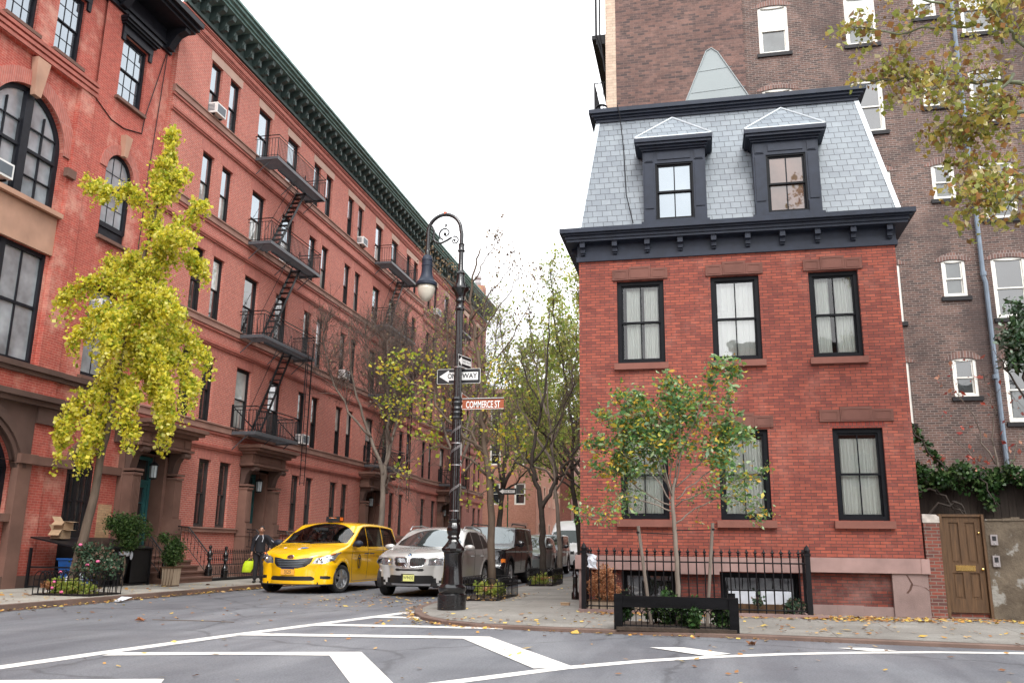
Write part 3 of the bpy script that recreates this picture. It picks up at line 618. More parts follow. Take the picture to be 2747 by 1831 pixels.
# ---------------------------------------------------------------- the long red brick row
FLOORS = [(1.83, 4.14), (5.43, 7.75), (9.06, 11.39), (12.79, 14.92), (16.36, 18.50)]
def portico(fr, root, uc, lantern=True):
    """brownstone door surround with fluted pilasters, scroll brackets and hood"""
    b = fr.mb(); d0 = 0
    for s in (-1, 1):
        c = uc+s*1.09
        b.box(c-.22, c+.22, -.02, .42, 1.62, 2.02); b.box(c-.26, c+.26, -.02, .46, 1.55, 1.66)
        b.box(c-.19, c+.19, -.02, .34, 2.02, 3.30)
        for k in range(5): b.box(c-.15+k*.068, c-.12+k*.068, .34, .362, 2.08, 3.2)
        b.box(c-.21, c+.21, -.02, .38, 3.26, 3.33); b.box(c-.22, c+.22, -.02, .40, 3.38, 3.45)
        b.box(c-.24, c+.24, -.03, .44, .12, 1.55)
        b.box(c-.2 if s < 0 else c-.34, c+.34 if s < 0 else c+.2, -.6, -.0, .9, 4.0)
    b.box(uc-1.35, uc+1.35, -.03, .5, 4.10, 4.62)
    b.box(uc-1.42, uc+1.42, -.03, .60, 4.14, 4.22); b.box(uc-1.45, uc+1.45, -.03, .68, 4.58, 4.68); b.box(uc-1.55, uc+1.55, -.03, .85, 4.68, 4.78); b.box(uc-1.62, uc+1.62, -.03, .95, 4.78, 4.90)
    for k in (-1, 1): b.box(uc+k*1.1-.16, uc+k*1.1+.16, .5, .53, 4.26, 4.54)
    b.box(uc-.8, uc+.8, .5, .52, 4.26, 4.54)
    b.box(uc-.94, uc+.94, -.6, -.0, 3.98, 4.12)
    p = b.build('door_surround', 'brownstone', root)
    for s in (-1, 1):
        c = uc+s*1.09; b = fr.mb()
        prof = [(.0, 3.42), (.16, 3.45), (.20, 3.62), (.25, 3.82), (.36, 3.98), (.52, 4.02), (.56, 4.11), (0, 4.11)]
        b.prism([(q, z) for q, z in prof], c-.16, c+.16, 0) if False else b.add([(c-.16, q, z) for q, z in prof]+[(c+.16, q, z) for q, z in prof], [tuple(range(8)), tuple(range(15, 7, -1))]+[(i, i+8, (i+1) % 8+8, (i+1) % 8) for i in range(8)])
        b.add([(c-.18+.36*j, .5+.09*cos(2*pi*i/12), 4.03+.09*sin(2*pi*i/12)) for j in (0, 1) for i in range(12)], [tuple(range(12)), tuple(range(23, 11, -1))]+[(i, i+12, (i+1) % 12+12, (i+1) % 12) for i in range(12)])
        b.build('scroll_bracket', 'brownstone_dark', p)
    b = fr.mb()
    b.box(uc-.72, uc-.60, -.56, -.44, .9, 3.95); b.box(uc+.60, uc+.72, -.56, -.44, .9, 3.95); b.box(uc-.6, uc+.6, -.56, -.44, 3.1, 3.22); b.box(uc-.6, uc+.6, -.56, -.44, 3.85, 3.95)
    b.box(uc-.6, uc-.48, -.54, -.47, .95, 3.1); b.box(uc+.48, uc+.6, -.54, -.47, .95, 3.1); b.box(uc-.48, uc+.48, -.54, -.47, .95, 1.25); b.box(uc-.48, uc+.48, -.54, -.47, 2.98, 3.1)
    b.box(uc-.02, uc+.02, -.53, -.475, 1.25, 2.98)
    for z in (1.6, 2.05, 2.5): b.box(uc-.48, uc+.48, -.53, -.48, z-.014, z+.014)
    dr = b.build('door', 'teal_door', root)
    b = fr.mb(); b.quad((uc-.6, -.52, .95), (uc+.6, -.52, .95), (uc+.6, -.52, 3.9), (uc-.6, -.52, 3.9)); b.build('pane', 'glass_dark', dr)
    b = fr.mb(); b.ball(fr(0, 0, 0), 0) if False else None; b.box(uc+.46, uc+.50, -.47, -.42, 1.85, 2.0); b.build('handle', 'brass', dr)
    if lantern:
        c = fr(uc, .12, 3.98); b = MB()
        b.tube([c, (c[0], c[1], 3.72)], .012, 5); b.lathe([(.02, 3.76), (.10, 3.70), (.15, 3.66), (.15, 3.63)], (c[0], c[1], 0), 8); b.lathe([(.11, 3.25), (.11, 3.22), (.02, 3.2)], (c[0], c[1], 0), 8)
        for k in range(8): a = 2*pi*k/8; b.tube([(c[0]+.125*cos(a), c[1]+.125*sin(a), 3.63), (c[0]+.11*cos(a), c[1]+.11*sin(a), 3.25)], .007, 4)
        l = b.build('lantern', 'iron', root); b = MB(); b.lathe([(.105, 3.26), (.118, 3.63)], (c[0], c[1], 0), 8); b.build('lantern_glass', 'lantern_glass', l)
    b = fr.mb(); b.box(uc+.74, uc+.86, -.03, .0, 2.0, 2.6) if False else b.box(uc+.78, uc+.79, -.5, -.35, 2.25, 2.75); b.box(uc+.775, uc+.785, -.46, -.36, 1.85, 2.1); b.build('doorbell_panel', 'alloy', root)
def fire_escape(fr, root, u0, u1, zs, ladder=True, dw=1.05):
    fe = MB(); e = bpy.data.objects.new('fire_escape', None); COL.objects.link(e); e.parent = root; ORG[e.name] = ORG[root.name]
    for li, z in enumerate(zs):
        b = fr.mb(); a0, a1 = (u0, u1) if li else (u0, u1-1.0)
        b.box(a0, a1, dw-.04, dw, z-.12, z+.01); b.box(a0, a0+.05, 0, dw-.04, z-.12, z); b.box(a1-.05, a1, 0, dw-.04, z-.12, z); b.box(a0+.05, a1-.05, .02, .06, z-.1, z)
        if li: b.box(a0+1.1, a1-.1, .48, .52, z-.1, z)
        k = a0+.12
        while k < a1-.08:                                 # slats of the open floor
            b.box(k, k+.045, .06, dw-.05, z-.03, z-.005) if (not li or k < a0+1.1 or k > a1-.95) else b.box(k, k+.045, .52, dw-.05, z-.03, z-.005)
            k += .095
        for c in (a0+.1, (a0+a1)/2, a1-.15):
            b.add([fr_ for fr_ in []], [])
            b.tube([(c, .0, z-.75), (c, dw*.72, z-.06)], .022, 4)
        b.build('platform', 'iron_grey', e)
        b = fr.mb(); h = .92
        for zz in (z+h, z+h-.13, z+.06):
            b.tube([(a0+.02, .0, zz), (a0+.02, dw-.02, zz), (a1-.02, dw-.02, zz), (a1-.02, .0, zz)], .022 if zz > z+h-.1 else .015, 4)
        k = a0+.02
        while k < a1: b.tube([(k, dw-.02, z), (k, dw-.02, z+h-.13)], .012, 3, cap=False); k += .115
        for s in (a0+.02, a1-.02):
            k = .1
            while k < dw: b.tube([(s, k, z), (s, k, z+h-.13)], .012, 3, cap=False); k += .13
        if li == 0:
            for s in (a0+.03, a1-.03): b.add([(s, .0, z+.95), (s, .05, z+.95), (s, dw, z+.02), (s, dw-.08, z+.02)], [(0, 1, 2, 3)]); b.box(s-.02, s+.02, 0, .08, z-.1, z+1.0)
        b.build('railing', 'iron', e)
    for li in range(len(zs)-1):                           # steep stairs between the floors
        zl, zh = zs[li], zs[li+1]; y1, y0 = u1-.85, u0+1.35
        if li == 0: y1 -= .2; y0 -= .1
        b = fr.mb(); n = 13
        for dd in (.12, .50):
            b.add([(y1-.09, dd, zh), (y1+.05, dd, zh), (y0+.07, dd, zl), (y0-.07, dd, zl), (y1-.09, dd+.02, zh), (y1+.05, dd+.02, zh), (y0+.07, dd+.02, zl), (y0-.07, dd+.02, zl)], [(0, 1, 2, 3), (7, 6, 5, 4), (0, 4, 5, 1), (2, 6, 7, 3), (1, 5, 6, 2), (3, 7, 4, 0)])
            b.tube([(y1+.0, dd, zh+.02), (y1-.12, dd, zh+.75), (y0-.22, dd, zl+.85), (y0-.05, dd, zl+.1)], .014, 4)
        for k in range(n):
            f = (k+.6)/n; y = y0+(y1-y0)*f; z = zl+(zh-zl)*f; b.box(y-.09, y+.09, .13, .50, z-.012, z+.012)
        b.build('stair', 'iron', e)
    if ladder:
        b = fr.mb(); y = u1-.55
        for dy in (-.2, .2): b.tube([(y+dy, dw+.06, zs[0]-1.7), (y+dy, dw+.06, zs[1]+.6)], .019, 4)
        k = zs[0]-1.6
        while k < zs[1]: b.tube([(y-.2, dw+.06, k), (y+.2, dw+.06, k)], .011, 3); k += .3
        for dy in (-.26, .26): b.tube([(y+dy, dw+.01, zs[0]-.1), (y+dy, dw+.01, zs[1]-.1)], .024, 4)
        b.build('ladder', 'iron', e)
    return e
def row_building(name, label, u0, u1, XA, cols, doors, escapes, porch, bm, floors=FLOORS, ztop=19.55, zc=20.55, gfw=None, seed=1, depth=12):
    rnd = random.Random(seed); fr = Frame('E', XA); root = thing(name, label, 'building', (XA, (u0+u1)/2, .12))
    ops = []
    for fi, (z0, z1) in enumerate(floors):
        for (a, b_, wide) in (cols if fi else gfw): ops.append((a, b_, z0, z1))
    for c in doors: ops.append((c-.9, c+.9, .9, 4.0))
    mb = fr.mb(); wall(mb, u0, u1, .1, ztop, ops, 0, .2)
    mb.quad((u0, -.3, .1), (u0, 0, .1), (u0, 0, ztop), (u0, -.3, ztop)); mb.quad((u1, 0, .1), (u1, -.3, .1), (u1, -.3, ztop), (u1, 0, ztop))
    w = mb.build('wall', bm, root)
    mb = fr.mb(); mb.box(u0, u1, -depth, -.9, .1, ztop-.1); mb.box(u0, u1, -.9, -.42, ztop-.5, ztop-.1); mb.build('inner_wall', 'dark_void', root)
    mb = fr.mb(); mb.quad((u0+.01, -depth, ztop-.09), (u1-.01, -depth, ztop-.09), (u1-.01, 0, ztop-.09), (u0+.01, 0, ztop-.09)); mb.build('roof', 'pavement_grey', root)
    # stone bands and moulded brick courses
    mb = fr.mb(); mm = fr.mb()
    for fi, (z0, z1) in enumerate(floors):
        segs = [(u0-.06, u1)]
        if fi == 0:
            segs = []; p = u0
            for c in doors:
                if c-1.0 > p: segs.append((p, c-1.36))
                p = c+1.36
            segs.append((p, u1))
        for a, b_ in segs:
            mb.box(a, b_, -.02, .13, z0-.05, z0-.002); mb.box(a, b_, -.02, .09, z0-.26 if fi else z0-.17, z0-.05)
            if fi: mm.box(a, b_, -.02, .055, z0-.36, z0-.27); mm.box(a, b_, -.02, .10, z0-.86, z0-.78); mm.box(a, b_, -.02, .065, z0-.93, z0-.86)
        if fi and fi < 4:
            for (a, b_, wide) in cols: pass
    for zz in (18.93, 19.10, 19.42): mm.box(u0-.05, u1, -.02, .07, zz, zz+.06); mm.box(u0-.05, u1, -.02, .04, zz-.05, zz)
    mb.box(u0, u1, -.02, .10, .1, .55)
    mb.build('sill_band', 'stone_band', root); mm.build('brick_moulding', 'mould_brick', root)
    # lintels: pale stone on the top floor, soldier bricks elsewhere
    mb = fr.mb(); mv = fr.mb(); pr = []
    i = 0
    while i < len(cols):
        if not cols[i][2] and i+1 < len(cols) and not cols[i+1][2]: pr.append((cols[i][0], cols[i+1][1])); i += 2
        else: pr.append((cols[i][0], cols[i][1])); i += 1
    for a, b_ in pr: mb = fr.mb(); mb.box(a-.1, b_+.1, -.02, .012, floors[4][1]+.002, floors[4][1]+.33); mb.build('lintel', 'lintel_pale', root)
    for fi in range(4):
        for (a, b_, wide) in (cols if fi else gfw): mv = fr.mb(); mv.box(a-.14, b_+.14, -.02, .005, floors[fi][1]+.002, floors[fi][1]+.40); mv.build('lintel', 'voussoir', root)
    # windows
    for fi, (z0, z1) in enumerate(floors):
        for (a, b_, wide) in (cols if fi else gfw):
            r = rnd.random()
            if fi >= 3: g2, g1 = 'glass_sky', rnd.choice(['glass_dark', 'glass_sky', 'glass_blind'])
            elif fi >= 1: g2 = rnd.choice(['glass_dark', 'glass_blind', 'glass_drape', 'glass_dark']); g1 = rnd.choice(['glass_dark', 'glass_dark', g2])
            else: g2 = g1 = 'glass_dark'
            win(fr, root, a, b_, z0, z1, -.1, 'frame_brown' if fi == 0 else 'frame_dark', g1, g2, fw=.075)
    for c in doors: portico(fr, root, c)
    # bracketed cornice
    mb = fr.mb()
    mb.box(u0, u1, -.02, .12, ztop-.02, ztop+.12); mb.box(u0, u1, -.02, .07, ztop+.12, zc-.25)
    mb.build('frieze', 'copper_dark', root)
    mb = fr.mb(); mb.box(u0, u1, -.3, .72, zc-.25, zc-.16); mb.box(u0, u1, -.3, .80, zc-.16, zc-.05); mb.box(u0, u1, -.3, .92, zc-.05, zc+.06); mb.box(u0, u1, -.3, 1.0, zc+.06, zc+.15)
    mb.build('cornice', 'copper_green', root)
    n = max(2, int((u1-u0)/.62))
    for i in range(min(n, 60)):
        c = u0+.3+(u1-u0-.6)*i/(min(n, 60)-1); b = fr.mb(); P = [(.07, ztop+.14), (.2, ztop+.16), (.34, ztop+.3), (.38, ztop+.46), (.62, ztop+.56), (.66, zc-.25), (.07, zc-.25)]; k = len(P)
        b.add([(c-.11, q, z) for q, z in P]+[(c+.11, q, z) for q, z in P], [tuple(range(k)), tuple(range(2*k-1, k-1, -1))]+[(j, j+k, (j+1) % k+k, (j+1) % k) for j in range(k)])
        b.box(c-.07, c+.07, .3, .40, ztop+.16, ztop+.34)
        b.build('cornice_bracket', 'copper_dark', root)
    for (a, b_) in escapes: fire_escape(fr, root, a, b_, [5.3, 8.95, 12.68, 16.2])
    return fr, root
base = [25.40, 26.70, 28.95, 31.50, 34.15, 35.50, 38.18, 39.52, 42.05, 44.60, 47.25, 48.60]
colsA = [(u, u+(1.08 if i in (2, 3, 8, 9) else .74), i in (2, 3, 8, 9)) for i, u in enumerate(base)]
gA = [(27.0, 27.76, 0), (28.36, 29.12, 0), (34.07, 34.8, 0), (35.42, 36.15, 0), (38.02, 38.8, 0), (39.36, 40.12, 0), (46.0, 46.75, 0), (47.6, 48.35, 0)]
frA, rowA = row_building('apartment_row', 'long red brick apartment row with fire escapes, brownstone porticoes and green bracketed cornice', 23.38, 50.7, -16.9, colsA, [24.32, 31.1, 43.0], [(28.8, 33.3), (41.9, 46.4)], None, 'brick_row', gfw=gA)
baseB = [52.3, 53.7, 56.2, 58.9, 61.4, 62.8, 65.2, 66.6]
colsB = [(u, u+(1.08 if i in (2, 3) else .74), i in (2, 3)) for i, u in enumerate(baseB)]
gB = [(52.4, 53.2, 0), (54.6, 55.4, 0), (59.4, 60.2, 0), (61.4, 62.2, 0), (65.2, 66.0, 0), (66.8, 67.5, 0)]
frB, rowB = row_building('apartment_row', 'farther red brick apartment building beyond the step in the row, half behind bare branches', 50.78, 68.3, -17.15, colsB, [57.2], [(55.9, 60.2)], None, 'brick_row_far', gfw=gB, seed=5)
ac_unit(frA, 25.78, 16.42, -.05, 'white air conditioner in the top floor window nearest the red studio building')
ac_unit(frA, 39.9, 16.42, -.05, 'white air conditioner in a top floor window left of the second fire escape')
ac_unit(frA, 38.55, 9.12, -.05, 'white air conditioner in a third floor window beside the bare branches')
ac_unit(frA, 34.5, 5.48, -.05, 'white air conditioner in the second floor window just right of the lowest fire escape landing')
ac_unit(frB, 54.0, 16.42, -.05, 'white air conditioner high on the farther building, seen beside the street lamp post', w=.8)
# ---------------------------------------------------------------- red studio building with the big arched windows
XS = -17.1; fs = Frame('E', XS)
st = thing('studio_building', 'painted red brick building with big arched windows and black cornice at the left edge', 'building', (XS, 15, .12))
ops = [(16.5, 19.2, 10.06, 13.15, 1.35), (16.2, 19.15, 5.78, 8.85), (15.6, 18.95, 1.95, 4.35, 1.25), (18.3, 19.3, 14.62, 16.75), (16.55, 17.6, 14.62, 16.75), (14.2, 15.2, 14.62, 16.75), (11, 14.4, 5.78, 8.85), (11.6, 14.3, 10.06, 13.15, 1.35), (11, 14.2, 1.95, 4.35, 1.2),
       (20.88, 22.15, 10.1, 12.85, .63), (20.9, 22.1, 5.9, 8.6), (20.9, 22.1, .25, 3.95, .6), (20.93, 22.13, 14.6, 16.75)]
mb = fs.mb(); wall(mb, -6, 23.38, .1, 17.6, ops, -.09, .18)
mb.build('wall', 'brick_studio', st)
mb = fs.mb()                                              # outer skin: piers and panels standing proud of the recesses
wall(mb, 20.05, 23.38, .1, 17.6, [(q[0]-.001, q[1]+.001, q[2], q[3]+.001)+tuple(q[4:]) for q in ops[9:]], 0, .089)
wall(mb, 4, 20.0, .1, 14.5, [(16.28, 19.42, 10.0, 14.0), (11.4, 14.5, 10.0, 14.0), (16.0, 19.25, 5.7, 9.95), (10.8, 14.5, 5.7, 9.95), (15.3, 19.3, .1, 4.4), (10.7, 14.4, .1, 4.4)], .06, .15)
mb.quad((20.0, -.09, .1), (20.0, .06, .1), (20.0, .06, 14.5), (20.0, -.09, 14.5)); mb.quad((4, .06, 14.5), (20, .06, 14.5), (20, -.09, 14.5), (4, -.09, 14.5))
mb.build('wall', 'brick_studio', st)
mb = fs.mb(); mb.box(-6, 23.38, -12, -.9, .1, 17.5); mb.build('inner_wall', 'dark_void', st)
for q_ in ((16.5, 19.2, 11.8, 1.35, .42, -.09, -.03), (11.6, 14.3, 11.8, 1.35, .42, -.09, -.03), (20.88, 22.15, 12.22, .63, .3, 0, .03)): mb = fs.mb(); archband(mb, *q_); mb.build('arch', 'voussoir', st)
mb = fs.mb()
for zz in (14.02, 14.18, 14.34): mb.box(4, 20.04, .06, .10+(zz-14)*.1, zz, zz+.10)
mb.build('brick_moulding', 'mould_brick', st)
mb = fs.mb()                                              # brownstone: panels, bands, arch mouldings
mb.box(4, 19.28, .03, .16, 9.93, 10.06); mb.box(16.0, 19.25, -.08, .0, 8.86, 9.93); mb.box(10.8, 14.5, -.08, 0, 8.86, 9.93)
mb.build('spandrel_panel', 'stucco_tan', st)
mb = fs.mb()
mb.box(4, 20.1, .03, .20, 5.62, 5.76); mb.box(4, 20.1, .03, .14, 5.5, 5.62); mb.box(20.1, 23.38, .0, .16, 5.62, 5.76); mb.box(20.1, 23.38, 0, .1, 5.5, 5.62)
mb.box(15.9, 19.3, -.08, .03, 4.98, 5.5)
mb.box(4, 20.1, .03, .30, 4.88, 5.02); mb.box(4, 20.1, .03, .22, 4.74, 4.88); mb.box(20.1, 23.38, 0, .24, 4.88, 5.02); mb.box(20.1, 23.38, 0, .16, 4.74, 4.88)
mb.box(19.4, 20.1, .03, .14, 4.3, 4.74); mb.box(20.1, 20.35, .0, .10, 4.3, 4.74); mb.box(22.7, 23.3, .0, .1, 4.2, 4.6)
mb.build('stone_band', 'brownstone_dark', st)
mb = fs.mb()
wall(mb, 15.3, 19.4, 3.3, 4.74, [(15.6, 18.95, 3.3-.01, 4.35, 1.25)], .075, .17)
for t_, dd in ((.14, .12), (.28, .17), (.42, .13)): archband(mb, 15.6-t_+.14, 18.95+t_-.14, 3.1, 1.25+t_-.14, .12, .0, dd)
mb.build('arch_moulding', 'brownstone_dark', st)
mb = fs.mb(); mb.box(18.95, 19.4, -.05, .16, .1, 3.22); mb.build('pilaster', 'brownstone', st); mb = fs.mb(); mb.box(15.2, 15.6, -.05, .16, .1, 3.22); mb.build('pilaster', 'brownstone', st)
for q_ in ((18.9, 19.5, -.05, .24, 3.22, 3.46), (19.5, 20.9, .05, .20, 3.22, 3.44), (22.1, 23.1, .0, .14, 3.22, 3.44), (15.1, 15.7, -.05, .24, 3.22, 3.46)): mb = fs.mb(); mb.box(*q_); mb.build('impost', 'brownstone', st)
mb = fs.mb(); mb.box(15.6, 18.95, -.06, .12, 1.75, 1.95); mb.build('sill', 'brownstone', st)
mb = fs.mb(); archband(mb, 20.9, 22.1, 3.35, .6, .14, 0, .08); mb.build('arch_moulding', 'brownstone', st)
for (u, za, zb, w0, w1) in ((17.85, 12.9, 13.95, .12, .24), (21.5, 12.82, 13.5, .08, .16), (21.5, 3.9, 4.55, .1, .16), (12.95, 12.9, 13.95, .12, .24)):
    q = -.0 if u > 20 else -.06; mb = fs.mb()
    mb.add([(u-w0, q, za), (u+w0, q, za), (u+w1, q, zb), (u-w1, q, zb), (u-w0, q+.14, za), (u+w0, q+.14, za), (u+w1, q+.2, zb), (u-w1, q+.2, zb)], [(0, 3, 2, 1), (4, 5, 6, 7), (0, 1, 5, 4), (1, 2, 6, 5), (2, 3, 7, 6), (3, 0, 4, 7)]); mb.build('keystone', 'stucco_tan', st)
for (a, b_, z, q) in ((18.2, 19.42, 14.52, -.05), (16.45, 17.7, 14.52, -.05), (20.83, 22.25, 14.5, .0), (20.8, 22.25, 9.98, 0), (14.1, 15.3, 14.52, -.05), (20.8, 22.2, 5.78, 0)): mb = fs.mb(); mb.box(a, b_, q-.06, q+.12, z, z+.10); mb.build('sill', 'brownstone', st)
mb = fs.mb(); mb.box(19.2, 19.55, .02, .16, 11.2, 11.45); mb.build('impost', 'brownstone', st); mb = fs.mb()
mb.box(15.3, 20.1, .06, .14, .1, .42); mb.box(20.1, 20.85, 0, .08, .1, .42); mb.box(22.15, 23.38, 0, .08, .1, .42)
mb.build('plinth', 'brownstone_dark', st)
mb = fs.mb(); mb.box(22.35, 22.95, .0, .006, 1.35, 2.35); mb.build('bare_brick_patch', 'brick_bare', st)
mb = fs.mb(); mb.box(17.6, 18.7, .02, .03, 1.0, 1.7) if False else mb.box(17.3, 18.6, -.07, -.05, .85, 1.55); mb.build('notice_board', 'frame_dark', st)
# cornice and window hoods, near black
mb = fs.mb()
mb.box(-6, 23.2, -.1, .10, 17.35, 17.5); mb.box(-6, 23.25, -.1, .16, 17.5, 17.62); mb.box(-6, 23.2, -.1, .02, 17.62, 18.1); mb.box(-6, 23.3, -.3, .85, 18.1, 18.2); mb.box(-6, 23.35, -.3, .97, 18.2, 18.32); mb.box(-6, 23.37, -.3, 1.1, 18.32, 18.5)
mb.box(-6, 23.3, -.2, .08, 17.62, 18.1)
mb.build('cornice', 'studio_trim', st)
for c in (22.95, 20.55, 18.1, 15.7, 13.3):
    b = fs.mb(); P = [(.08, 17.4), (.22, 17.42), (.34, 17.62), (.5, 17.86), (.78, 17.98), (.80, 18.1), (.08, 18.1)]; k = len(P)
    b.add([(c-.14, q, z) for q, z in P]+[(c+.14, q, z) for q, z in P], [tuple(range(k)), tuple(range(2*k-1, k-1, -1))]+[(j, j+k, (j+1) % k+k, (j+1) % k) for j in range(k)]); b.build('cornice_bracket', 'studio_trim', st)
for a, b_, q in ((18.3, 19.3, -.09), (16.55, 17.6, -.09), (20.93, 22.13, 0), (14.2, 15.2, -.09)):
    b = fs.mb(); b.box(a-.14, b_+.14, q, q+.08, 16.75, 17.0); b.box(a-.2, b_+.2, q, q+.16, 17.0, 17.07); b.box(a-.24, b_+.24, q, q+.24, 17.07, 17.15); b.box(a-.27, b_+.27, q, q+.3, 17.15, 17.24); b.box(a-.14, a, q, q+.07, 16.5, 16.75); b.box(b_, b_+.14, q, q+.07, 16.5, 16.75); b.build('window_hood', 'studio_trim', st)
for a, b_ in ((18.3, 19.3), (16.55, 17.6), (14.2, 15.2)): win(fs, st, a, b_, 14.64, 16.75, -.17, 'studio_trim', 'glass_sky', cols=3, rows=2, fw=.08)
win(fs, st, 20.93, 22.13, 14.6, 16.75, -.08, 'studio_trim', 'glass_sky', cols=3, rows=2, fw=.08)
win(fs, st, 20.88, 22.15, 10.5, 12.85, -.08, 'studio_trim', 'glass_drape', 'glass_drape', cols=3, rows=2, rise=.63, fw=.1)
mb = fs.mb(); mb.box(20.93, 22.1, -.16, -.1, 10.1, 10.5); mb.box(20.96, 22.08, -.1, -.06, 10.44, 10.5); mb.build('window_panel', 'studio_trim', st)
win(fs, st, 20.9, 22.1, 5.9, 8.6, -.08, 'studio_trim', 'glass_drape', 'glass_blind', cols=2, rows=1, fw=.1)
mb = fs.mb(); mb.box(20.75, 22.25, 0, .14, 8.62, 8.76); mb.build('window_hood', 'studio_trim', st)
def bigarch(a, b_, lab):
    w = win(fs, st, a, b_, 10.06, 13.15, -.2, 'studio_trim', 'glass_drape', 'glass_drape', rise=1.35, fw=.14, single=True, label=lab)
    c = (a+b_)/2; b = fs.mb(); b.box(c-.13, c+.13, -.26, -.12, 10.15, 13.0)
    for (p, q) in ((a+.14, c-.13), (c+.13, b_-.14)):
        b.box(p, q, -.255, -.16, 11.42, 11.5); m_ = (p+q)/2; b.box(m_-.015, m_+.015, -.255, -.19, 10.2, 12.6); b.box(p, q, -.25, -.2, 12.1, 12.13) ; b.box(p, q, -.255, -.2, 10.76, 10.79)
        b.box(p, p+.05, -.255, -.18, 10.1, 12.3); b.box(q-.05, q, -.255, -.18, 10.1, 12.2)
    b.build('mullion', 'studio_trim', w)
bigarch(16.5, 19.2, None); bigarch(11.6, 14.3, None)
def triple(a, b_, z0, z1, n):
    b = fs.mb(); b.box(a, b_, -.24, -.14, z0, z0+.1); b.box(a, b_, -.24, -.14, z1-.12, z1)
    for k in range(n+1): x = a+(b_-a)*k/n; b.box(max(a, x-.09), min(b_, x+.09), -.25, -.12, z0, z1)
    b.box(a, b_, -.235, -.17, (z0+z1)/2-.04, (z0+z1)/2+.04)
    for k in range(n): x = a+(b_-a)*(k+.5)/n; b.box(x-.025, x+.025, -.235, -.18, z0, z1)
    w = b.build('window', 'studio_trim', st); b = fs.mb(); b.quad((a, -.215, z0), (b_, -.215, z0), (b_, -.215, z1), (a, -.215, z1)); b.build('pane', 'glass_drape', w)
triple(16.2, 19.15, 5.8, 8.85, 2); triple(11, 14.4, 5.8, 8.85, 2)
w = win(fs, st, 15.6, 18.95, 1.95, 4.35, -.2, 'studio_trim', 'glass_dark', 'glass_dark', rise=1.25, fw=.12, single=True)
b = fs.mb(); b.box(15.7, 18.85, -.28, -.16, 3.12, 3.24)
for k in range(1, 6): x = 15.6+3.35*k/6; b.box(x-.025, x+.025, -.26, -.2, 2.0, 4.2-abs(k-3)*.12)
for z in (2.45, 2.8): b.box(15.7, 18.85, -.26, -.21, z-.012, z+.012)
b.build('mullion', 'studio_trim', w)
b = fs.mb(); b.box(20.9, 22.1, -.2, -.12, 3.22, 3.4); b.box(20.9, 21.0, -.2, -.12, .25, 3.22); b.box(22.0, 22.1, -.2, -.12, .25, 3.22)
for (a, c) in ((21.0, 21.5), (21.5, 22.0)): b.box(a, c, -.19, -.15, .25, 1.6); b.box(a, a+.06, -.19, -.14, 1.6, 3.22); b.box(c-.06, c, -.19, -.14, 1.6, 3.22); b.box(a+.06, c-.06, -.19, -.14, 2.38, 2.42); b.box(a+.06, c-.06, -.19, -.14, 3.14, 3.22); b.box((a+c)/2-.015, (a+c)/2+.015, -.19, -.145, 1.6, 3.2)
dd = b.build('door', 'frame_dark', st); b = fs.mb(); b.quad((20.9, -.175, 1.6), (22.1, -.175, 1.6), (22.1, -.175, 3.95), (20.9, -.175, 3.95)); b.build('pane', 'glass_dark', dd)
ac_unit(fs, 17.05, 10.25, -.2, 'white air conditioner in the left half of the big arched window')
ac_unit(fs, 21.25, 7.75, -.05, 'white air conditioner in the tall window behind the ginkgo crown', w=.5)
mb = MB(); P = [(XS+.02, 20.05, 14.05), (XS+.02, 20.8, 13.75), (XS+.02, 21.4, 13.75), (XS+.02, 22.25, 14.0), (XS+.03, 22.3, 14.6), (XS+.03, 23.0, 17.3)]; mb.tube(P, .018, 4); mb.tube([(XS+.03, 23.05, 17.3), (XS+.03, 22.8, 13), (XS+.03, 22.7, 9)], .016, 4)
mb.build('wall_cable', 'iron', st)
# ---------------------------------------------------------------- corner house with the slate mansard
YH = 18.0; fh = Frame('S', YH); X0, X1 = -2.44, 4.07; DEP = 6.6
hs_ = thing('corner_house', 'red brick corner house with grey slate mansard roof and black window frames', 'house', ((X0+X1)/2, YH, .11))
w2 = [(-1.62, -.62), (.36, 1.35), (2.34, 3.31)]; w1 = [(-1.60, -.63), (.38, 1.36), (2.59, 3.53)]
bw = [(-1.62, -.55), (.31, 1.80)]
ops = [(a, b, 5.10, 6.92) for a, b in w2]+[(a, b, 1.87, 3.66) for a, b in w1]
mb = fh.mb(); wall(mb, X0, X1, 1.16, 7.45, ops, 0, .16); mb.build('wall', 'brick_house', hs_)
mb = MB(flip=True)                                       # side and back walls
mb.quad((X0, YH, .9), (X0, YH+DEP, .9), (X0, YH+DEP, 7.45), (X0, YH, 7.45)); mb.quad((X1, YH+DEP, .1), (X1, YH, .1), (X1, YH, 7.45), (X1, YH+DEP, 7.45)); mb.quad((X1, YH+DEP, .1), (X0, YH+DEP, .1), (X0, YH+DEP, 7.45), (X1, YH+DEP, 7.45))
mb.build('side_wall', 'brick_house', hs_)
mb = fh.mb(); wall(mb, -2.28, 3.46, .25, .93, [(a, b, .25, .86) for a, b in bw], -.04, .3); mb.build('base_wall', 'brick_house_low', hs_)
mb = fh.mb()
mb.box(X0-.10, -.46, -.3, .10, .88, 1.15); mb.box(-.46, .30, -.3, .10, .82, 1.15); mb.box(.3, 1.9, -.3, .10, .88, 1.15); mb.box(1.9, 3.46, -.3, .11, .90, 1.17); mb.box(3.46, 3.98, -.3, .10, .90, 1.17); mb.box(3.98, X1+.06, -.3, .11, .90, 1.17)
mb.build('stone_course', 'granite', hs_)
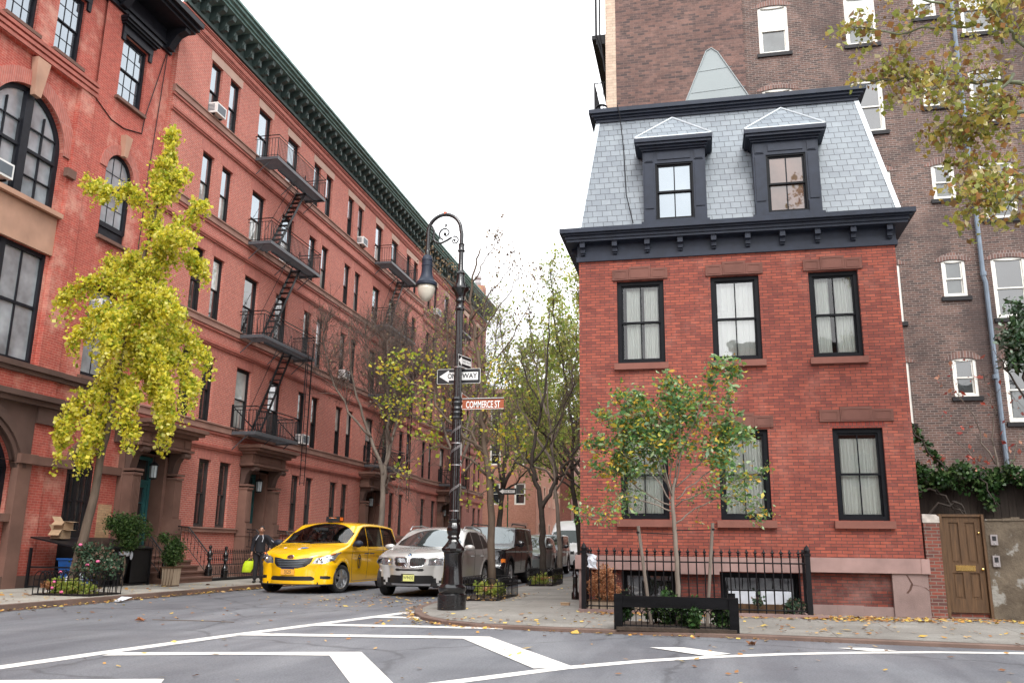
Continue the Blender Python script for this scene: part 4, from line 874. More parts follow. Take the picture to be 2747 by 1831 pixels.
mb = fh.mb(); mb.box(X0-.03, -2.28, -.3, .05, .08, .88); mb.box(3.46, X1+.02, -.3, .06, .05, .90); mb.box(1.85, 2.45, -.2, .02, .05, .30); mb.box(2.452, 2.93, -.2, .02, .05, .30); mb.box(2.932, 3.458, -.2, .02, .05, .285); mb.box(-2.28, 1.848, -.2, .0, .05, .26)
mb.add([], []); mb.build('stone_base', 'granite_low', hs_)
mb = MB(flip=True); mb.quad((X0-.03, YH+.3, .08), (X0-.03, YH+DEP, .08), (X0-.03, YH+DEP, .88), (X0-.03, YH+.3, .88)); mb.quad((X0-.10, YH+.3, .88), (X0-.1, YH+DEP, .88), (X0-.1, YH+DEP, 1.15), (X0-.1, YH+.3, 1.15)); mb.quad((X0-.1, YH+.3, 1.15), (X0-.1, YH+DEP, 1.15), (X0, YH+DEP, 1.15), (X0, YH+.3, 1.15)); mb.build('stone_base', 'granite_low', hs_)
mb = fh.mb()                                              # the forked crack in the corner stone
for P in ([(3.72, .88), (3.80, .72), (3.76, .62), (3.70, .55)], [(3.79, .70), (3.92, .69), (4.02, .66), (4.09, .60)]):
    for (p, q) in zip(P[:-1], P[1:]): mb.add([(p[0]-.018, .0605, p[1]), (p[0]+.018, .0605, p[1]-.01), (q[0]+.018, .0605, q[1]-.01), (q[0]-.018, .0605, q[1]), (p[0]-.018, .0635, p[1]), (p[0]+.018, .0635, p[1]-.01), (q[0]+.018, .0635, q[1]-.01), (q[0]-.018, .0635, q[1])], [(4, 5, 6, 7), (0, 1, 5, 4), (1, 2, 6, 5), (2, 3, 7, 6), (3, 0, 4, 7)])
mb.build('crack', 'crack', hs_)
curt = ['sides', 'blind', 'parted', 'half', 'half', 'half']
for i, (a, b) in enumerate(w2): win(fh, hs_, a, b, 5.10, 6.92, -.07, 'black_trim', 'glass_clear' if i != 1 else 'glass_clear_sky', cols=2, fw=.085, curtain=(['sides', 'blind', 'parted'][i], 'curtain'))
for i, (a, b) in enumerate(w1): win(fh, hs_, a, b, 1.87, 3.66, -.07, 'black_trim', 'glass_clear', cols=2, fw=.085, curtain=('half', 'curtain'))
for (a, b) in bw: win(fh, hs_, a, b, .25, .86, -.2, 'black_trim', 'glass_dark', cols=2, fw=.06, single=True, label='low basement window behind the iron railing')
def eared(a, b, z, k):                                    # three-part stone lintel with a raised middle block
    m = fh.mb(); c = (a+b)/2; w = (b-a)/2+k; h = .24; t = .235 if k < .15 else .30
    m.box(c-w, c-t-.005, -.02, .035, z, z+h); m.box(c+t+.005, c+w, -.02, .035, z, z+h); m.box(c-t, c+t, -.02, .045, z-.0, z+h+.05)
    for (p, q, zz) in ((c-w+.04, c-t-.045, z+h), (c+t+.045, c+w-.04, z+h)): 
        m.box(p, q, .035, .043, z+.035, z+.05); m.box(p, q, .035, .043, zz-.05, zz-.035); m.box(p, p+.015, .035, .043, z+.05, zz-.05); m.box(q-.015, q, .035, .043, z+.05, zz-.05)
    m.box(c-t+.03, c+t-.03, .045, .053, z+.03, z+.045); m.box(c-t+.03, c+t-.03, .045, .053, z+h, z+h+.015); m.box(c-t+.03, c-t+.045, .045, .053, z+.045, z+h); m.box(c+t-.045, c+t-.03, .045, .053, z+.045, z+h)
    m.build('lintel', 'lintel_house', hs_)
for a, b in w2: eared(a, b, 6.94, .09)
for i, (a, b) in enumerate(w1): eared(a, b, 3.70 if i < 2 else 3.79, .12 if i < 2 else .22)
mb = fh.mb(); mb.box(2.55, 3.57, -.02, .004, 3.665, 3.785); mb.build('soldier_course', 'voussoir_house', hs_)
for (a, b) in w2: m = fh.mb(); m.box(a-.07, b+.06, -.1, .09, 4.96, 5.09); m.build('sill', 'sill_house', hs_)
for (a, b) in w1: m = fh.mb(); m.box(a-.08, b+.08, -.1, .09, 1.72, 1.86); m.build('sill', 'sill_house', hs_)
# timber cornice
mb = MB()
def ring(mb, e, z0, z1, xr=None, y1=None):
    """band standing e out from the brick on the front and both sides"""
    yb = YH+DEP if y1 is None else y1
    mb.box(X0-e, X1+(e if xr is None else xr), YH-e, yb, z0, z1)
ring(mb, .05, 7.40, 7.50); ring(mb, .03, 7.50, 7.80); ring(mb, .24, 7.80, 7.86); ring(mb, .27, 7.86, 7.93); ring(mb, .32, 7.93, 7.97); ring(mb, .38, 7.97, 8.07)
mb.build('cornice', 'slate_trim', hs_)
for i in range(10):
    c = X0+.1+(X1-X0-.2)*i/9; b = fh.mb(); b.box(c-.055, c+.055, .03, .20, 7.68, 7.799); b.box(c-.05, c+.05, .03, .12, 7.58, 7.68); b.box(c-.045, c+.045, .03, .08, 7.54, 7.58); b.build('cornice_bracket', 'slate_trim', hs_)
for i in range(8):
    c = YH+.3+i*.8
    for s in (1,): b = MB(); b.box(X0-.2, X0-.03, c-.055, c+.055, 7.68, 7.799); b.box(X0-.12, X0-.03, c-.05, c+.05, 7.56, 7.68); b.build('cornice_bracket', 'slate_trim', hs_)
# mansard: slopes in on all sides
zb, zt = 8.06, 11.15; i0, i1 = .02, .62; off = .85
B = [(X0-.03, YH+.05), (X1+.19, YH+.05), (X1+.19, YH+DEP), (X0-.03, YH+DEP)]; T = [(X0+.36, YH+off), (X1-.33, YH+off), (X1-.33, YH+DEP-.3), (X0+.36, YH+DEP-.3)]
mb = MB(); mb.add([(x, y, zb) for x, y in B]+[(x, y, zt) for x, y in T], [(0, 1, 5, 4), (1, 2, 6, 5), (2, 3, 7, 6), (3, 0, 4, 7), (4, 5, 6, 7)]); roof = mb.build('mansard_roof', 'slate', hs_)
for p, q, e in ((0, 0, -1), (1, 1, 1)):
    mb = MB()
    b0 = np.array((*B[p], zb)); t0 = np.array((*T[q], zt)); w = .05
    mb.add([tuple(b0+(-w, -.012, 0)), tuple(b0+(w, -.012, 0)), tuple(t0+(w, -.012, 0)), tuple(t0+(-w, -.012, 0)), tuple(b0+(-w, .05, 0)), tuple(b0+(w, .05, 0)), tuple(t0+(w, .05, 0)), tuple(t0+(-w, .05, 0))], [(0, 1, 2, 3), (0, 3, 7, 4), (1, 5, 6, 2), (4, 7, 6, 5)]); mb.build('hip_flashing', 'lead_flash', roof)
mb = MB(); xa, xb, ya, yb = X0+.36, X1-.33, YH+off, YH+DEP-.3
mb.box(xa-.04, xb+.04, ya-.04, yb, 11.15, 11.22); mb.box(xa-.08, xb+.08, ya-.08, yb, 11.22, 11.27); mb.box(xa-.14, xb+.14, ya-.14, yb, 11.27, 11.33); mb.box(xa-.20, xb+.2, ya-.20, yb, 11.33, 11.43); mb.build('roof_cornice', 'slate_trim', hs_)
# dormers
def slope_y(z): return YH+.05+(off-.05)*(z-zb)/(zt-zb)
def dormer(cx):
    s = 1.0; yf = YH+.02
    dm = MB(); hw = .68
    # cheeks and face
    z0, z1 = 8.22, 9.92
    dm.box(cx-hw, cx-.41, yf, yf+.08, z0, z1); dm.box(cx+.41, cx+hw, yf, yf+.08, z0, z1); dm.box(cx-.41, cx+.41, yf, yf+.08, 9.62, z1); dm.box(cx-.41, cx+.41, yf, yf+.08, z0, 8.30)
    dm.box(cx-hw, cx-hw+.05, yf+.08, yf+1.0, z0, z1); dm.box(cx+hw-.05, cx+hw, yf+.08, yf+1.0, z0, z1)
    for k in (-1, 1):
        a, b = (cx+k*.545-.095, cx+k*.545+.095)
        dm.box(a-.03, b+.03, yf-.035, yf, z0, 8.52); 
        dm.box(a, b, yf-.018, yf, 8.56, 9.60); dm.box(a, b, yf-.018, yf, 9.66, 9.88)
        dm.add([(a+.02, yf-.03, 9.68), (b-.02, yf-.03, 9.68), ((a+b)/2, yf-.03, 9.82), (a+.02, yf-.018, 9.68), (b-.02, yf-.018, 9.68), ((a+b)/2, yf-.018, 9.82)], [(0, 1, 2), (0, 3, 4, 1), (1, 4, 5, 2), (2, 5, 3, 0)])
    dm.box(cx-.36, cx+.36, yf-.018, yf, 9.70, 9.86)
    dm.box(cx-hw-.05, cx+hw+.05, yf-.07, yf+.0, 8.10, z0+.02)
    dm.box(cx-hw-.03, cx+hw+.03, yf-.05, yf+.6, z1, z1+.04); dm.box(cx-hw-.06, cx+hw+.06, yf-.10, yf+.6, z1+.04, z1+.09); dm.box(cx-hw-.14, cx+hw+.14, yf-.17, yf+.7, z1+.09, z1+.15); dm.box(cx-hw-.17, cx+hw+.17, yf-.21, yf+.72, z1+.15, z1+.24)
    d = dm.build('dormer', 'slate_trim', hs_)
    m = MB(); zr = z1+.245; e = hw+.16; y0 = yf-.2; yr = slope_y(zr+.42)+.25
    m.add([(cx-e, y0, zr), (cx+e, y0, zr), (cx, y0+.46, zr+.66), (cx, yr+.5, zr+.66), (cx-e, yr+.2, zr), (cx+e, yr+.2, zr)], [(0, 1, 2), (1, 5, 3, 2), (0, 2, 3, 4)]); m.build('dormer_roof', 'slate', d)
    m = MB(); m.tube([(cx-e, y0, zr+.01), (cx, y0+.46, zr+.67)], .022, 5); m.tube([(cx+e, y0, zr+.01), (cx, y0+.46, zr+.67)], .022, 5); m.box(cx-e, cx+e, y0-.006, y0+.02, zr-.004, zr+.02); m.build('dormer_flashing', 'lead_flash', d)
    f = Frame('S', yf); w = win(f, hs_, cx-.41, cx+.41, 8.30, 9.62, -.02, 'black_trim', 'glass_sky' if cx < 1 else 'glass_brown_reflection', 'glass_sky' if cx < 1 else 'glass_brown_reflection', cols=2, fw=.035, name='dormer_window')
dormer(-.32); dormer(2.05)
mb = MB(); mb.tube([(X0+.85, YH+off-.25, 11.45), (X0+.9, YH+off-.23, 11.2), (X0+.98, YH+.6, 10.3), (X0+1.05, YH+.2, 9.0), (X0+1.2, YH+.02, 8.25)], .011, 4); mb.build('wall_cable', 'iron', hs_)
mb = MB(); [mb.tube([(X0+.45+.14*cos(a+k)*1.0, YH+off-.05+.07*sin(k), 11.52+.10*sin(a+k)) for a in np.linspace(0, 6.3, 14)], .012, 4) for k in (0, .35, .8, 1.4)]; mb.build('cable_coil', 'iron', hs_)
# the grey triangular screen standing on the roof
t = thing('roof_gable', 'pale grey triangular gable rising behind the roof of the corner house', 'gable', (.7, 21.3, 11.43))
mb = MB(); P = [(-.32, 11.35), (2.05, 11.35), (1.2, 13.4), (.72, 14.08), (.58, 14.1), (.44, 13.75)]; P = [(-.55, 11.35), (2.3, 11.35), (.86, 14.02), (.70, 14.16), (.56, 14.08)]
k = len(P); mb.add([(x, 21.0, z) for x, z in P]+[(x+.0, 22.9, z) for x, z in P], [tuple(range(k)), tuple(range(2*k-1, k-1, -1))]+[(i, i+k, (i+1) % k+k, (i+1) % k) for i in range(k)]); mb.build('gable_panel', 'slate_grey_paint', t)
mb = MB()
for z, a, c_ in ((12.1, -.18, 2.0), (12.9, .13, 1.52), (13.5, .35, 1.2)): mb.tube([(a, 20.995, z), (c_, 20.995, z+.06)], .006, 4)
mb.build('panel_seam', 'slate_grey_paint', t); mb = MB(); mb.tube([(-.55, 20.99, 11.35), (.56, 20.99, 14.08), (.70, 20.99, 14.16), (.86, 20.99, 14.02), (2.3, 20.99, 11.35)], .018, 5); mb.build('edge_flashing', 'slate_grey_paint', t)
# ---------------------------------------------------------------- tall brown brick flats behind
YA = 26.0; fa = Frame('S', YA); AX0 = -2.58; ZT = 24.0
ap = thing('apartment_block', 'tall brown brick apartment block with white framed windows rising behind the corner house', 'building', (6, YA, .1))
wn = [(2.38, 3.30), (5.03, 5.95), (7.08, 7.72), (8.40, 9.31)]; RZ = [(16.80, 18.53), (13.80, 15.55), (10.74, 12.52), (7.76, 9.56), (4.80, 6.62), (19.9, 21.6)]
ops = []; WN = []
for ci, (a, b) in enumerate(wn):
    for ri, (z0, z1) in enumerate(RZ):
        if ci == 2: z0, z1 = [(17.0, 17.95), (14.46, 15.62), (11.45, 12.57), (8.45, 9.57), (5.54, 6.65), (20, 21)][ri]; z0 = z0 if ri else 17.5
        if ci == 2 and ri == 0: z0, z1 = 17.50, 18.6
        ops.append((a, b, z0, z1, .06)); WN.append((a, b, z0, z1))
for a in (11.6, 14.4):
    for z0, z1 in RZ: ops.append((a, a+.93, z0, z1, .06)); WN.append((a, a+.93, z0, z1))
mb = fa.mb(); wall(mb, 1.9, 22, .05, ZT, ops, 0, .12)
mb.build('wall', 'brick_flats', ap)
mb = fa.mb(); wall(mb, AX0+.34, 1.9, .05, ZT, [], .05, .1); mb.quad((1.9, .05, .05), (1.9, 0, .05), (1.9, 0, ZT), (1.9, .05, ZT)); mb.build('wall', 'brick_flats_rough', ap, label='rough darker brick strip of the block')
mb = fa.mb(); mb.box(AX0, AX0+.34, -.3, .06, .05, ZT); mb.build('corner_quoin', 'brick_buff', ap)
mb = MB(flip=True); mb.quad((AX0, YA+.3, .05), (AX0, YA+22, .05), (AX0, YA+22, ZT), (AX0, YA+.3, ZT)); mb.quad((AX0, YA, ZT), (22, YA, ZT), (22, YA+22, ZT), (AX0, YA+22, ZT)); mb.build('side_wall', 'brick_brown', ap)
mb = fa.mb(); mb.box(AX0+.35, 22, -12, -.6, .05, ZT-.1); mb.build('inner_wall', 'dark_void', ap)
for (a, b, z0, z1) in WN:
    win(fa, ap, a+.002, b-.002, z0+.002, z1-.002, -.03, 'white_paint', random.choice(['glass_flats', 'glass_dark', 'glass_flats', 'glass_dark']) if z0 < 16 else 'glass_flats', random.choice(['glass_dark', 'glass_flats']) if z0 < 16 else 'glass_blind', fw=.085, rise=.06)
for (a, b, z0, z1) in WN: mb = fa.mb(); mb.box(a-.08, b+.08, -.05, .07, z0-.12, z0-.002); mb.build('sill', 'frame_dark', ap)
for (a, b, z0, z1) in WN: mb = fa.mb(); archband(mb, a-.0, b+.0, z1-.055, .06, .2, -.02, .012); mb.build('window_arch', 'voussoir_flats', ap)
mb = MB(); mb.tube([(8.15, YA-.12, 24), (8.13, YA-.12, 9), (8.17, YA-.12, 8.8), (8.16, YA-.12, 2.5)], .065, 8)
for z in range(3, 24, 3): mb.lathe([(.085, z), (.085, z+.12)], (8.14, YA-.12, 0), 8)
mb.build('drainpipe', 'pipe_blue', ap, smooth=True, auto=40)
mb = MB(); x0, x1, y0, y1, z = AX0-.42, AX0-.02, 26.2, 29.2, 15.35       # iron balcony on the street side
mb.box(x0, x1, y0, y1, z-.06, z)
for zz in (z+.12, z+1.12): mb.tube([(x1, y0, zz), (x0, y0, zz), (x0, y1, zz), (x1, y1, zz)], .02, 4)
for k in range(20): mb.tube([(x0, y0+3*k/19, z), (x0, y0+3*k/19, z+1.12)], .011, 3)
for k in range(4): mb.tube([(x0+.4*k/4, y0, z), (x0+.4*k/4, y0, z+1.12)], .011, 3)
for k in range(5): mb.tube([(x0-.02+.4*k/4, y0, z+.1), (x0+.4*k/4+.1, y0, z-.45)], .012, 3)
mb.build('balcony', 'iron', ap)
mb = MB(); mb.box(AX0-.5, AX0-.02, 26.3, 48, 18.2, 18.35); mb.box(AX0-.35, AX0-.02, 26.3, 48, 18.0, 18.2); mb.tube([(AX0-.35, 26.3, 22), (AX0-.35, 26.3, 18.3), (AX0-.05, 26.3, 17.2)], .04, 5); mb.tube([(AX0-.22, 26.25, 22), (AX0-.22, 26.25, 18.3), (AX0-.05, 26.25, 16.9)], .03, 5); mb.build('balcony', 'iron', ap)
# unseen house added along the side street so the row windows mirror brick
b2 = thing('brick_house', 'plain brown brick building added out of view down the side street for windows to mirror', 'house', (-1, 66, .1))
mb = MB(); mb.box(-2.3, 9, 48.2, 84, .1, 11); mb.build('wall', 'brick_brown', b2)
fw_ = Frame('W', -2.3)
for k in range(9):
    for z0 in (1.5, 4.8, 8.0): win(fw_, b2, 49.5+k*3.6, 50.5+k*3.6, z0, z0+1.9, .03, 'frame_dark', 'glass_dark', fw=.08)
# ---------------------------------------------------------------- closing buildings at the end of the side street
fe1 = Frame('S', 76.0)
eb = thing('brick_house', 'pale salmon brick house with white framed windows closing the view down the side street', 'house', (-16.6, 76, .1))
ops = [(-15.9+dx, -14.9+dx, z, z+1.9) for dx in (-4.8, -2.6, -.3) for z in (4.9, 8.4, 11.6)]+[(-16.4, -15.3, .1, 2.9), (-20.5, -19.5, .9, 2.9)]
mb = fe1.mb(); wall(mb, -24, -14.3, .1, 15.2, ops, 0, .15); mb.build('wall', 'brick_tan', eb)
mb = MB(); mb.box(-24, -14.31, 76.3, 90, .1, 15.1); mb.build('inner_wall', 'brick_tan', eb)
for q in ops[:-2]: win(fe1, eb, q[0], q[1], q[2], q[3], -.06, 'white_paint', 'glass_dark', 'glass_flats', fw=.1)
mb = fe1.mb(); mb.box(-16.7, -15.0, -.02, .1, 2.95, 3.35); mb.box(-24, -14.25, -.1, .3, 14.9, 15.3); mb.build('lintel', 'stone_band', eb)
mb = fe1.mb(); mb.box(-16.38, -15.32, -.12, -.06, .1, 2.88); mb.build('door', 'curtain_red', eb)
eb2 = thing('brick_house', 'darker brick house receding behind the salmon one at the end of the street', 'house', (-13, 98, .1))
mb = MB(); mb.box(-24, -13.2, 90.2, 106, .1, 13.6); mb.build('wall', 'brick_brown', eb2)
fe2 = Frame('E', -13.2)
for k in range(4):
    for z0 in (1.6, 5.0, 8.3, 11.2): win(fe2, eb2, 91.5+k*3.6, 92.6+k*3.6, z0, z0+1.7, .04, 'lintel_pale', 'glass_dark', fw=.14)
fe3 = Frame('E', -14.3)
mb = MB(); 
for k in range(5):
    for z0 in (1.6, 5.0, 8.3, 11.2): win(fe3, eb, 77.5+k*2.6, 78.4+k*2.6, z0, z0+1.8, .04, 'lintel_pale', 'glass_dark', fw=.1)
eb3 = thing('brick_house', 'low brown brick house across the far end of the street behind the white van', 'house', (-8, 118, .1))
mb = MB(); mb.box(-20, 6, 112, 120, .1, 9); mb.build('wall', 'brick_brown', eb3)
fe4 = Frame('S', 112)
for k in range(8):
    for z0 in (1.6, 5.0): win(fe4, eb3, -18+k*2.9, -16.9+k*2.9, z0, z0+1.8, .04, 'lintel_pale', 'glass_dark', fw=.12)

# unseen buildings added behind the camera to darken reflections in panes and paint
def opposite(x0, x1, y, h, bm, label, seed):
    t = thing('brick_house', label, 'house', ((x0+x1)/2, y, 0)); f = Frame('N', y); R = random.Random(seed); ops = []; x = x0+1.2
    while x < x1-1.8:
        z = 1.4
        while z < h-2.4: ops.append((x, x+1.1, z, z+2.0)); z += 3.3
        x += 2.5
    mb = f.mb(); wall(mb, x0, x1, 0, h, ops, 0, .2); mb.build('wall', bm, t); mb = MB(); mb.box(x0, x1, y-9, y-.6, 0, h-.1); mb.build('inner_wall', bm, t)
    for q in ops: win(f, t, q[0], q[1], q[2], q[3], -.1, 'white_paint', 'glass_dark', fw=.07)
    mb = f.mb(); mb.box(x0, x1, -.1, .5, h-.3, h+.1); mb.build('cornice', 'frame_dark', t)
opposite(-32, -15, -14, 12.5, 'brick_brown', 'brown brick house added out of view across the junction for glass to mirror', 1)
opposite(-14, 1, -13, 11, 'brick_tan', 'salmon brick house added out of view across the junction for glass to mirror', 2)
opposite(2, 22, -15, 13, 'brick_brown', 'wide brick house added out of view across the junction for glass to mirror', 3)
# ---------------------------------------------------------------- growing things
def nrm(v): v = np.asarray(v, float); return v/max(1e-9, np.linalg.norm(v))
def smooth(P, n=4):
    """Catmull-Rom through the given points"""
    P = [np.array(p, float) for p in P]; Q = [2*P[0]-P[1]]+P+[2*P[-1]-P[-2]]; out = []
    for i in range(1, len(Q)-2):
        for k in range(n):
            t = k/n; a, b, c, d = Q[i-1], Q[i], Q[i+1], Q[i+2]
            out.append(.5*((2*b)+(-a+c)*t+(2*a-5*b+4*c-d)*t*t+(-a+3*b-3*c+d)*t**3))
    out.append(P[-1]); return out
class Tree:
    def __init__(s, seed=1): s.R = np.random.default_rng(seed); s.limbs = []; s.tw = []; s.tips = []
    def limb(s, pts, r0, r1, jit=.04, n=4):
        P = smooth(pts, n); P = [P[0]]+[p+s.R.normal(0, jit, 3) for p in P[1:-1]]+[P[-1]]
        k = len(P); s.limbs.append((P, [r0+(r1-r0)*(i/(k-1))**.8 for i in range(k)])); return P
    def twigs(s, P, count, L, up=.3, out=.9, r=.012, sub=2, t0=.2, droop=0, lvl=0, spread=.8, dirn=None):
        R = s.R; k = len(P)
        for _ in range(count):
            f = t0+(1-t0)*R.random(); i = min(k-2, int(f*(k-1))); a = P[i]+(P[i+1]-P[i])*R.random()
            ax = nrm(P[i+1]-P[i]); d = nrm(ax*(1-spread*.5)+R.normal(0, 1, 3)*out*.6+np.array([0, 0, up])+(np.array(dirn) if dirn is not None else 0))
            ln = L*(.5+.8*R.random())*(1.15-.5*f); q = [a]; m = 4
            for j in range(m):
                d = nrm(d+R.normal(0, .18, 3)+np.array([0, 0, -droop*(j+1)/m+.03])); q.append(q[-1]+d*ln/m)
            s.tw.append((q, r*(.6+.6*R.random()))); s.tips.append(q)
            if sub > 0 and lvl < 2: s.twigs(q, sub, L*.52, up, out, r*.6, max(0, sub-1) if lvl == 0 else 0, .25, droop, lvl+1, spread, dirn)
    def wood(s, root, mat, tmat=None, name='trunk', n=7, tn=3):
        mb = MB()
        for P, rr in s.limbs: mb.tube(P, 0, n, radii=rr)
        o = mb.build(name, mat, root, smooth=True)
        if s.tw:
            V = []; F = []; c = 0
            for q, r in s.tw:
                m = len(q)
                for i, p in enumerate(q):
                    d = nrm(q[min(i+1, m-1)]-q[max(i-1, 0)]); a = nrm(np.cross(d, [0.3, .2, 1])); b = np.cross(d, a); rr = r*(1-.75*i/(m-1))
                    for j in range(tn): V.append(p+rr*(cos(2*pi*j/tn)*a+sin(2*pi*j/tn)*b))
                for i in range(m-1):
                    for j in range(tn): F.append((c+i*tn+j, c+i*tn+(j+1) % tn, c+(i+1)*tn+(j+1) % tn, c+(i+1)*tn+j))
                c += m*tn
            npmesh('branches', V, F, tmat or mat, root)
        return o
    def anchors(s, per, t0=.2, spread=.05):
        """points along the twigs"""
        out = []
        for q in s.tips:
            for _ in range(per):
                f = t0+(1-t0)*s.R.random(); i = min(len(q)-2, int(f*(len(q)-1))); out.append(q[i]+(q[i+1]-q[i])*s.R.random()+s.R.normal(0, spread, 3))
        return np.array(out)
def leaves(name, A, size, mat, root, seed=3, flat=.0, droop=.0, aspect=.75, hang=None, var=.35):
    """one small diamond or pointed face per leaf, folded along the middle"""
    R = np.random.default_rng(seed); n = len(A); s = size*(1+var*R.normal(0, 1, n)).clip(.4, 1.9)
    u = R.normal(0, 1, (n, 3)); u[:, 2] *= (1-flat)
    u[:, 2] -= droop; u /= np.linalg.norm(u, axis=1)[:, None]
    w = R.normal(0, 1, (n, 3)); w[:, 2] *= .6; v = np.cross(u, w); v /= np.linalg.norm(v, axis=1)[:, None]
    nn = np.cross(u, v); s = s[:, None]
    b = A; tip = A+u*s; l = A+u*s*.5+v*s*aspect*.5+nn*s*.12; r = A+u*s*.5-v*s*aspect*.5+nn*s*.12
    V = np.stack([b, l, tip, r], 1).reshape(-1, 3); F = np.arange(4*n).reshape(n, 4)
    return npmesh(name, V, F, mat, root)
def blob(c, r, n, seed, shell=.3, lump=11):
    """leaf anchor points spread through an uneven ellipsoid made of lumps"""
    R = np.random.default_rng(seed); c = np.array(c, float); r = np.array(r, float)*np.ones(3); out = []
    L = R.normal(0, 1, (lump*3, 3)); L /= np.linalg.norm(L, axis=1)[:, None]; L *= R.uniform(.2, .78, (len(L), 1))
    for k in range(n):
        l = L[R.integers(len(L))]; d = R.normal(0, 1, 3); d /= np.linalg.norm(d); out.append(c+r*(l+d*R.uniform(shell, 1)*.45))
    return np.array(out)
# ---- ginkgo on the left pavement
SC18 = 18.0/18.6
def gk(x, z, y=18.0): x = x+.10*(-13.75-x); return (x*SC18, y, (z-1.3)*SC18+1.3)
gt = thing('ginkgo_tree', 'slender leaning ginkgo tree covered in yellow green leaves', 'tree', (-14.3, 18, .12))
T = Tree(11)
T.limb([(-14.28, 18, .1), gk(-14.55, 1.75), gk(-14.4, 2.9), gk(-14.28, 4.1), gk(-14.12, 5.3), gk(-14.02, 6.6), gk(-13.82, 8.2), gk(-13.6, 9.3), gk(-13.42, 10.4), gk(-13.38, 11.9)], .125, .02, .012)
GL = [[(-13.54, 9.6, .0), (-14.34, 10.2, -.2), (-14.95, 10.15, -.3), (-15.6, 10.5, -.4)], [(-13.5, 9.0, .1), (-12.85, 9.4, .3), (-12.25, 9.95, .3)], [(-13.46, 8.6, 0), (-12.6, 8.85, -.3), (-12.0, 8.7, -.5)], [(-13.83, 8.2, 0), (-14.58, 8.46, .3), (-15.4, 8.5, .5)],
      [(-13.86, 7.6, 0), (-14.49, 7.83, -.3), (-15.23, 7.51, -.5), (-15.82, 7.18, -.6)], [(-13.7, 8.3, 0), (-12.8, 8.6, .4), (-12.1, 8.15, .6)], [(-13.75, 7.8, 0), (-12.7, 7.3, -.4), (-11.95, 6.6, -.7)], [(-13.86, 6.8, 0), (-12.91, 6.75, .4), (-12.0, 6.0, .6)], [(-13.9, 6.5, 0), (-12.75, 5.9, -.3), (-12.1, 4.6, -.5)],
      [(-13.96, 6.2, 0), (-13.3, 5.4, .3), (-12.75, 4.1, .4)], [(-13.6, 6.4, 0), (-12.5, 5.9, .1), (-11.9, 4.95, .2)], [(-14.07, 5.5, 0), (-14.6, 5.6, .3), (-15.2, 5.4, .4)], [(-14.14, 4.9, 0), (-14.9, 4.8, -.3), (-15.2, 4.2, -.5), (-15.25, 3.7, -.5)], [(-14.2, 4.6, 0), (-14.5, 4.0, -.4), (-14.45, 3.3, -.5)],
      [(-14.05, 5.3, 0), (-13.4, 4.9, -.4), (-13.1, 3.95, -.5)], [(-14.05, 6.4, 0), (-14.8, 6.6, .4), (-15.1, 6.2, .5)], [(-13.9, 7.2, 0), (-14.5, 6.9, -.5), (-14.9, 6.2, -.8)], [(-13.9, 7.0, 0), (-13.6, 6.8, -.9), (-13.4, 5.8, -1.3)], [(-13.9, 7.4, 0), (-13.5, 7.4, .9), (-13.2, 6.6, 1.3)], [(-13.5, 9.8, 0), (-13.2, 10.5, .1), (-13.0, 10.9, .2)], [(-13.45, 9.9, 0), (-13.65, 10.6, .1), (-13.75, 10.9, .2)], [(-13.42, 10.4, 0), (-13.38, 11.3, .05), (-13.36, 12.0, .1)]]
A = []
for L in GL:
    P = T.limb([gk(x, z, 18+dy) for x, z, dy in L], .028, .006, .02, 3)
    ln = np.linalg.norm(P[-1]-P[0]); T.twigs(P, int(7+7*ln), .30, -.05, .8, .007, 2, .05, .35)
A = [T.anchors(10, .0, .05)]; Rg = np.random.default_rng(12)
for P, rr in T.limbs[1:]:                                # short hanging sprays of leaves under every limb
    n_ = int(16+26*np.linalg.norm(P[-1]-P[0]))
    for _ in range(n_):
        i = Rg.integers(len(P)-1); a = P[i]+(P[i+1]-P[i])*Rg.random()+Rg.normal(0, .10, 3); hi = a[2] > 8.3; L_ = Rg.uniform(.1, .30 if hi else .75); m_ = int(L_/.022); q = np.linspace(0, 1, m_)[:, None]
        A.append(a+np.array([Rg.normal(0, .12), Rg.normal(0, .12), -1])*q*L_+Rg.normal(0, .035, (m_, 3)))
for (x, z, r, n_) in ((-13.55, 9.3, (.42, .35, .55), 700), (-13.3, 8.65, (.72, .5, .42), 900), (-13.6, 8.0, (.72, .5, .5), 1000), (-13.35, 7.2, (.85, .6, .6), 1300), (-13.3, 6.3, (.85, .6, .6), 1300), (-13.1, 5.45, (.7, .5, .5), 800), (-13.42, 10.3, (.24, .22, .75), 450), (-13.38, 11.3, (.13, .13, .6), 200), (-14.2, 8.4, (.5, .3, .2), 250), (-14.25, 5.2, (.5, .4, .35), 300)): A.append(blob(gk(x, z), np.array(r)*.88, int(n_*.8), int(z*100), .1, 14))
A = np.concatenate(A)
T.wood(gt, 'bark'); leaves('foliage', A, .070, 'leaf_ginkgo', gt, 5, .2, .15, 1.15)
